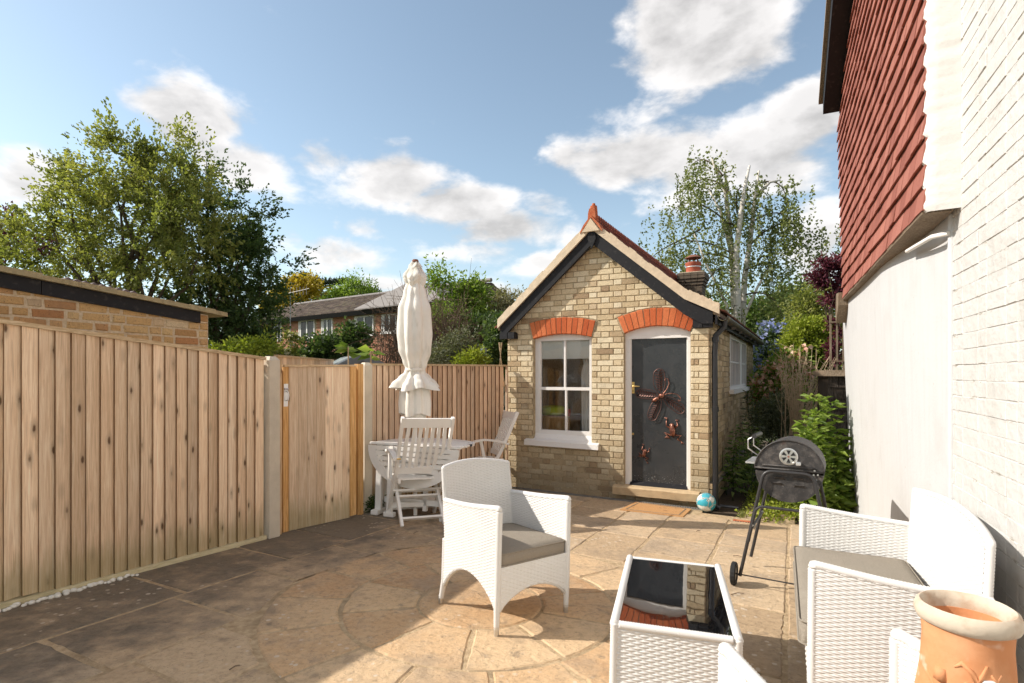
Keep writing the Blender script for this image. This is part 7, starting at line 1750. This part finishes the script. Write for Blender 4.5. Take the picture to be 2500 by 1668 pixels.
for i, s in enumerate(br):
    dy = rb_.uniform(-1.2, 1.0); ctrl = [np.array(PY(x, y, YB+dy*k/3)) for k, (x, y) in enumerate(s)]
    pts = [tuple((1-q)**3*ctrl[0]+3*q*(1-q)**2*ctrl[1]+3*q*q*(1-q)*ctrl[2]+q**3*ctrl[3]) for q in np.linspace(0, 1, 12)]
    m = MB(); m.tube(pts, [.030*(1-.75*k/11) for k in range(12)], 5); m.build('branch', M['bark'], bt)
    for k in range(2, 12):
        p = np.array(pts[k]); ns = 5
        for s2 in range(ns):     # hanging twiglets
            st = p+rb_.normal(size=3)*np.array([.30,.45,.18]); ln = rb_.uniform(.4, 1.5)*(1.0 if k > 4 else .6); nl_ = int(ln*26)
            q = np.sort(rb_.random(nl_)); hang = st+np.outer(q, np.array([rb_.normal()*.12, rb_.normal()*.12, -1]))*ln+rb_.normal(size=(nl_, 3))*.035; LV.append(hang); CT.append(np.full(nl_, rb_.random()))
P_ = np.concatenate(LV); tn = np.clip(np.concatenate(CT)*.6+rb_.random(len(P_))*.4, 0, 1)
foliage('crown', bt, [leaf_geo(P_, .088, .75, np.array([[0,0,-.6]]).repeat(len(P_), 0), 1.0, rng=rb_, tint=tn)], 'leaf_birch')
# --- side garden between outhouse and white house, and the trees beyond it
plant('hedge_tree', 'dark leafy tree below the birch at the end of the garden', 'tree', [(1900,770,80,70), (1830,800,80,60), (1750,790,60,60), (1960,740,50,50), (1880,860,90,60)], 21, 260, 60, .14, 'leaf_mid', .6, .28, 51, .10, 1890)
plant('olive_tree', 'olive green tree beside the purple acer', 'tree', [(1990,740,50,60), (2040,760,50,70), (1975,800,50,50), (2050,850,60,60)], 15, 150, 55, .10, 'leaf_maple', .5, .3, 52, .07, 2000)
plant('purple_acer', 'purple leaved acer overhanging the trellis by the tiled house', 'tree', [(2030,660,28,20), (2045,700,35,22), (2010,645,20,14), (2055,640,18,22), (2035,730,20,14), (2000,680,22,12)], 10.5, 60, 42, .10, 'leaf_purple', .3, .40, 53, .03, 2040, droop=.1)
plant('purple_acer', 'small hanging purple acer fronds in front of the slat trellis', 'tree', [(2035,790,14,9), (2030,850,18,14), (2040,875,14,12), (2045,810,12,10)], 9.0, 22, 34, .075, 'leaf_purple', .3, .45, 54, .012, 2045, droop=.3)
plant('golden_shrub', 'yellow-green shrub beside the trellis at the end of the side garden', 'shrub', [(1985,830,50,50), (1950,850,35,40), (2000,880,35,40), (1960,800,30,25)], 10.8, 150, 55, .075, 'leaf_lime', .55, .30, 55, .03, 1985)
plant('blue_ceanothus', 'blue flowering ceanothus at the far corner of the outhouse', 'shrub', [(1885,840,36,40), (1880,890,34,40), (1870,930,25,40)], 12.5, 90, 50, .07, 'leaf_dark', .5, .33, 56, .03, 1880, flowers=('petal_blue', 70, .17))
plant('pink_rhododendron', 'pink blossomed shrub behind the dry stems', 'shrub', [(1905,920,45,50), (1880,950,35,40), (1930,890,35,40), (1915,970,40,30)], 10.6, 120, 46, .08, 'leaf_bright', .45, .33, 57, .03, 1905, flowers=('petal_pink', 80, .13))
plant('box_shrub', 'dark rounded box shrub under the pink blossom', 'shrub', [(1915,1000,42,40), (1880,1020,35,45), (1940,1040,40,40)], 9.6, 130, 60, .05, 'leaf_sage', .5, .30, 58, .03, 1910)
plant('garden_shrub', 'green shrub filling the gap behind the box shrub and blossom', 'shrub', [(1930,960,70,80), (1980,960,50,80), (1860,1000,40,60)], 12.0, 150, 60, .10, 'leaf_maple', .55, .33, 59, .03, 1930)
rngd = np.random.default_rng(61); ds = thing('dry_stem_bush', 'fan of dry tan stems in the middle of the side garden', 'shrub', (PY(1950,HY,8.6).x, 8.6, -.05))
m = MB(); b0 = PY(1948, HY, 8.6)
for k in range(85):
    px, py = rngd.uniform(1890, 2045), 0; py = 850+abs(px-1955)*.5+rngd.uniform(-25, 90); c = np.array(PY(px, py, 8.6+rngd.uniform(-.3, .3))); b = np.array([b0.x+rngd.normal()*.10, 8.6+rngd.normal()*.12, .1]); mid = (b+c)/2+np.array([(b[0]-c[0])*.25, 0, .12])+rngd.normal(size=3)*.03
    pts = [tuple((1-q)**2*b+2*q*(1-q)*mid+q*q*c) for q in np.linspace(0, 1, 6)]; m.tube(pts, [.0075*(1-.7*q/5) for q in range(6)], 4, cap=False)
    for s in range(3):
        q = rngd.uniform(.55, .95); p = (1-q)**2*b+2*q*(1-q)*mid+q*q*c; e = p+np.array([rngd.normal()*.07, rngd.normal()*.07, rngd.uniform(.02, .16)]); m.tube([tuple(p), tuple(e)], [.004,.0015], 3, cap=False)
kind(m.build('stem_mass', M['dry_stem'], ds), 'stuff')
def herb(name, label, stems, leaf_len, matname, seed, aspect=.3, whorl=4, step=.075, lobes=3, cat='plant', arch=.5, stemmat='leaf_bright'):
    """stems: list of (base Vector, top Vector); leaves in whorls, each with lobes"""
    rng = np.random.default_rng(seed); b0 = stems[0][0]; t = thing(name, label, cat, tuple(b0)); pts = []; dirs = []; sizes = []; m = MB()
    for b, tp in stems:
        L = (tp-b).length; n = max(3, int(L/step)); m.tube([b, b.lerp(tp, .5)+Vector((rng.normal()*.02, rng.normal()*.02, 0)), tp], [.007,.006,.003], 5, cap=False)
        for k in range(n):
            q = min(1.0, .18+.82*(k+1+rng.uniform(-.35, .35))/n); p = np.array(b.lerp(tp, q)); a0 = rng.uniform(0, 6.28)
            for w in range(whorl):
                a = a0+w*6.283/whorl+rng.normal()*.25; out = np.array([math.cos(a), math.sin(a), .35 if q < .95 else 1.0]); pet = p+out*leaf_len*.35*(1.15-q*.5)
                for l in range(lobes):
                    da = (l-(lobes-1)/2)*.62; d = np.array([math.cos(a+da), math.sin(a+da), .12-.25*arch]); pts.append(pet); dirs.append(d); sizes.append(leaf_len*(1.0 if l == (lobes-1)//2 else .75)*(1.2-.55*q))
    m.build('stem', M[stemmat], t)
    P_ = np.array(pts); D_ = unit(np.array(dirs)); rs_ = np.array(sizes)[:, None]
    V, Fq, T = leaf_geo(P_, 1.0, aspect, D_, .42, rng=rng); V = V.reshape(-1, 4, 3); V = P_[:, None, :]+(V-P_[:, None, :])*rs_[:, None, :]
    # keep blades facing up
    foliage('foliage', t, [(V.reshape(-1, 3), Fq, T)], matname); return t
rh = np.random.default_rng(71)
def stems_at(list_, Y0, hscale=1.0):
    out = []
    for (px, pyb, pyt) in list_:
        Y = Y0+rh.uniform(-.25, .25); b = PY(px, pyb, Y); b.z = max(-.08, gz(b.x, b.y))-.03; tpp = PY(px+rh.uniform(-12, 12), pyt, Y+rh.uniform(-.1, .1)); out.append((b, tpp))
    return out
herb('tall_perennial', 'tall bright green lobed perennial against the white wall', stems_at([(1985,1210,975),(2010,1215,985),(2035,1220,990),(1960,1205,1040),(2050,1225,1060),(1975,1210,1060),(2000,1215,1080),(2030,1225,1110),(1950,1215,1090),(2045,1230,1150),(2015,1235,1160),(1975,1230,1150),(1995,1235,1190),(2040,1240,1190)], 6.35), .19, 'leaf_bright', 72, .34, 4, .085, 3)
herb('dark_perennial', 'dark green leafy perennial at the foot of the outhouse side wall', stems_at([(1790,1195,1060),(1810,1190,1040),(1830,1185,1050),(1800,1200,1100),(1775,1200,1100),(1845,1190,1090),(1820,1200,1120),(1790,1205,1140),(1850,1190,1130),(1835,1200,1150)], 7.5), .14, 'leaf_mid', 73, .30, 4, .06, 1, stemmat='leaf_dark')
herb('dark_perennial', 'taller grey-green perennial further along the outhouse side wall', stems_at([(1835,1100,960),(1850,1100,1000),(1845,1090,1020),(1860,1100,1030),(1830,1100,1040)], 9.2), .13, 'leaf_sage', 74, .28, 4, .07, 1, stemmat='leaf_dark')
# ground cover spilling over the paving edge
rgc = np.random.default_rng(75); gcs = []
for k in range(150):
    px, py = rgc.uniform(1838, 2050), rgc.uniform(1200, 1272); 
    if py > 1262 and px > 1960: continue
    p = GH(px, py); n = 26; gcs.append(np.array([p.x, p.y, p.z+.03])+rgc.normal(size=(n, 3))*np.array([.055,.055,.030])+np.array([0,0,.02]))
Pg = np.concatenate(gcs); gcx = thing('ground_cover', 'pale green ground cover spilling onto the paving under the barbecue', 'plant', tuple(GH(1900,1240)))
kind(foliage('foliage', gcx, [leaf_geo(Pg, .042, .65, np.array([[0,0,.6]]).repeat(len(Pg), 0), 1, rng=rgc)], 'leaf_lime'), 'stuff')
plant('geranium_clump', 'low green geranium clump beside the pale ground cover by the wall', 'plant', [(2000,1210,45,22), (2040,1225,30,20)], 6.5, 60, 34, .07, 'leaf_bright', .7, .5, 76, None, z0=0)
# moss and tiny weeds in the joint beside the dark edging path
jp = [uv(6.7+.02*k+.01*rgc.normal(), -.52+.02*rgc.normal(), -.005) for k in range(60)]; Pj = np.concatenate([np.array(p)+rgc.normal(size=(10, 3))*np.array([.02,.02,.008]) for p in jp])
jo = foliage('joint_weed', None, [leaf_geo(Pj, .02, .6, np.array([[0,0,.7]]).repeat(len(Pj), 0), 1, rng=rgc)], 'leaf_maple'); kind(jo, 'stuff'); tag(jo, 'moss and small weeds in the joint along the dark edging', 'weed')
# distant trees that close the view between the houses
plant('distant_tree', 'distant dark tree standing beyond the outhouse', 'tree', [(1290,850,90,60), (1400,840,90,60)], 40, 90, 50, .3, 'leaf_dark', .6, .33, 81, .15, 1340)
plant('distant_tree', 'distant tree glimpsed behind the shed and purple tree', 'tree', [(-40,720,140,70), (120,760,120,60)], 24, 110, 50, .18, 'leaf_dark', .6, .33, 82, .12, 60)
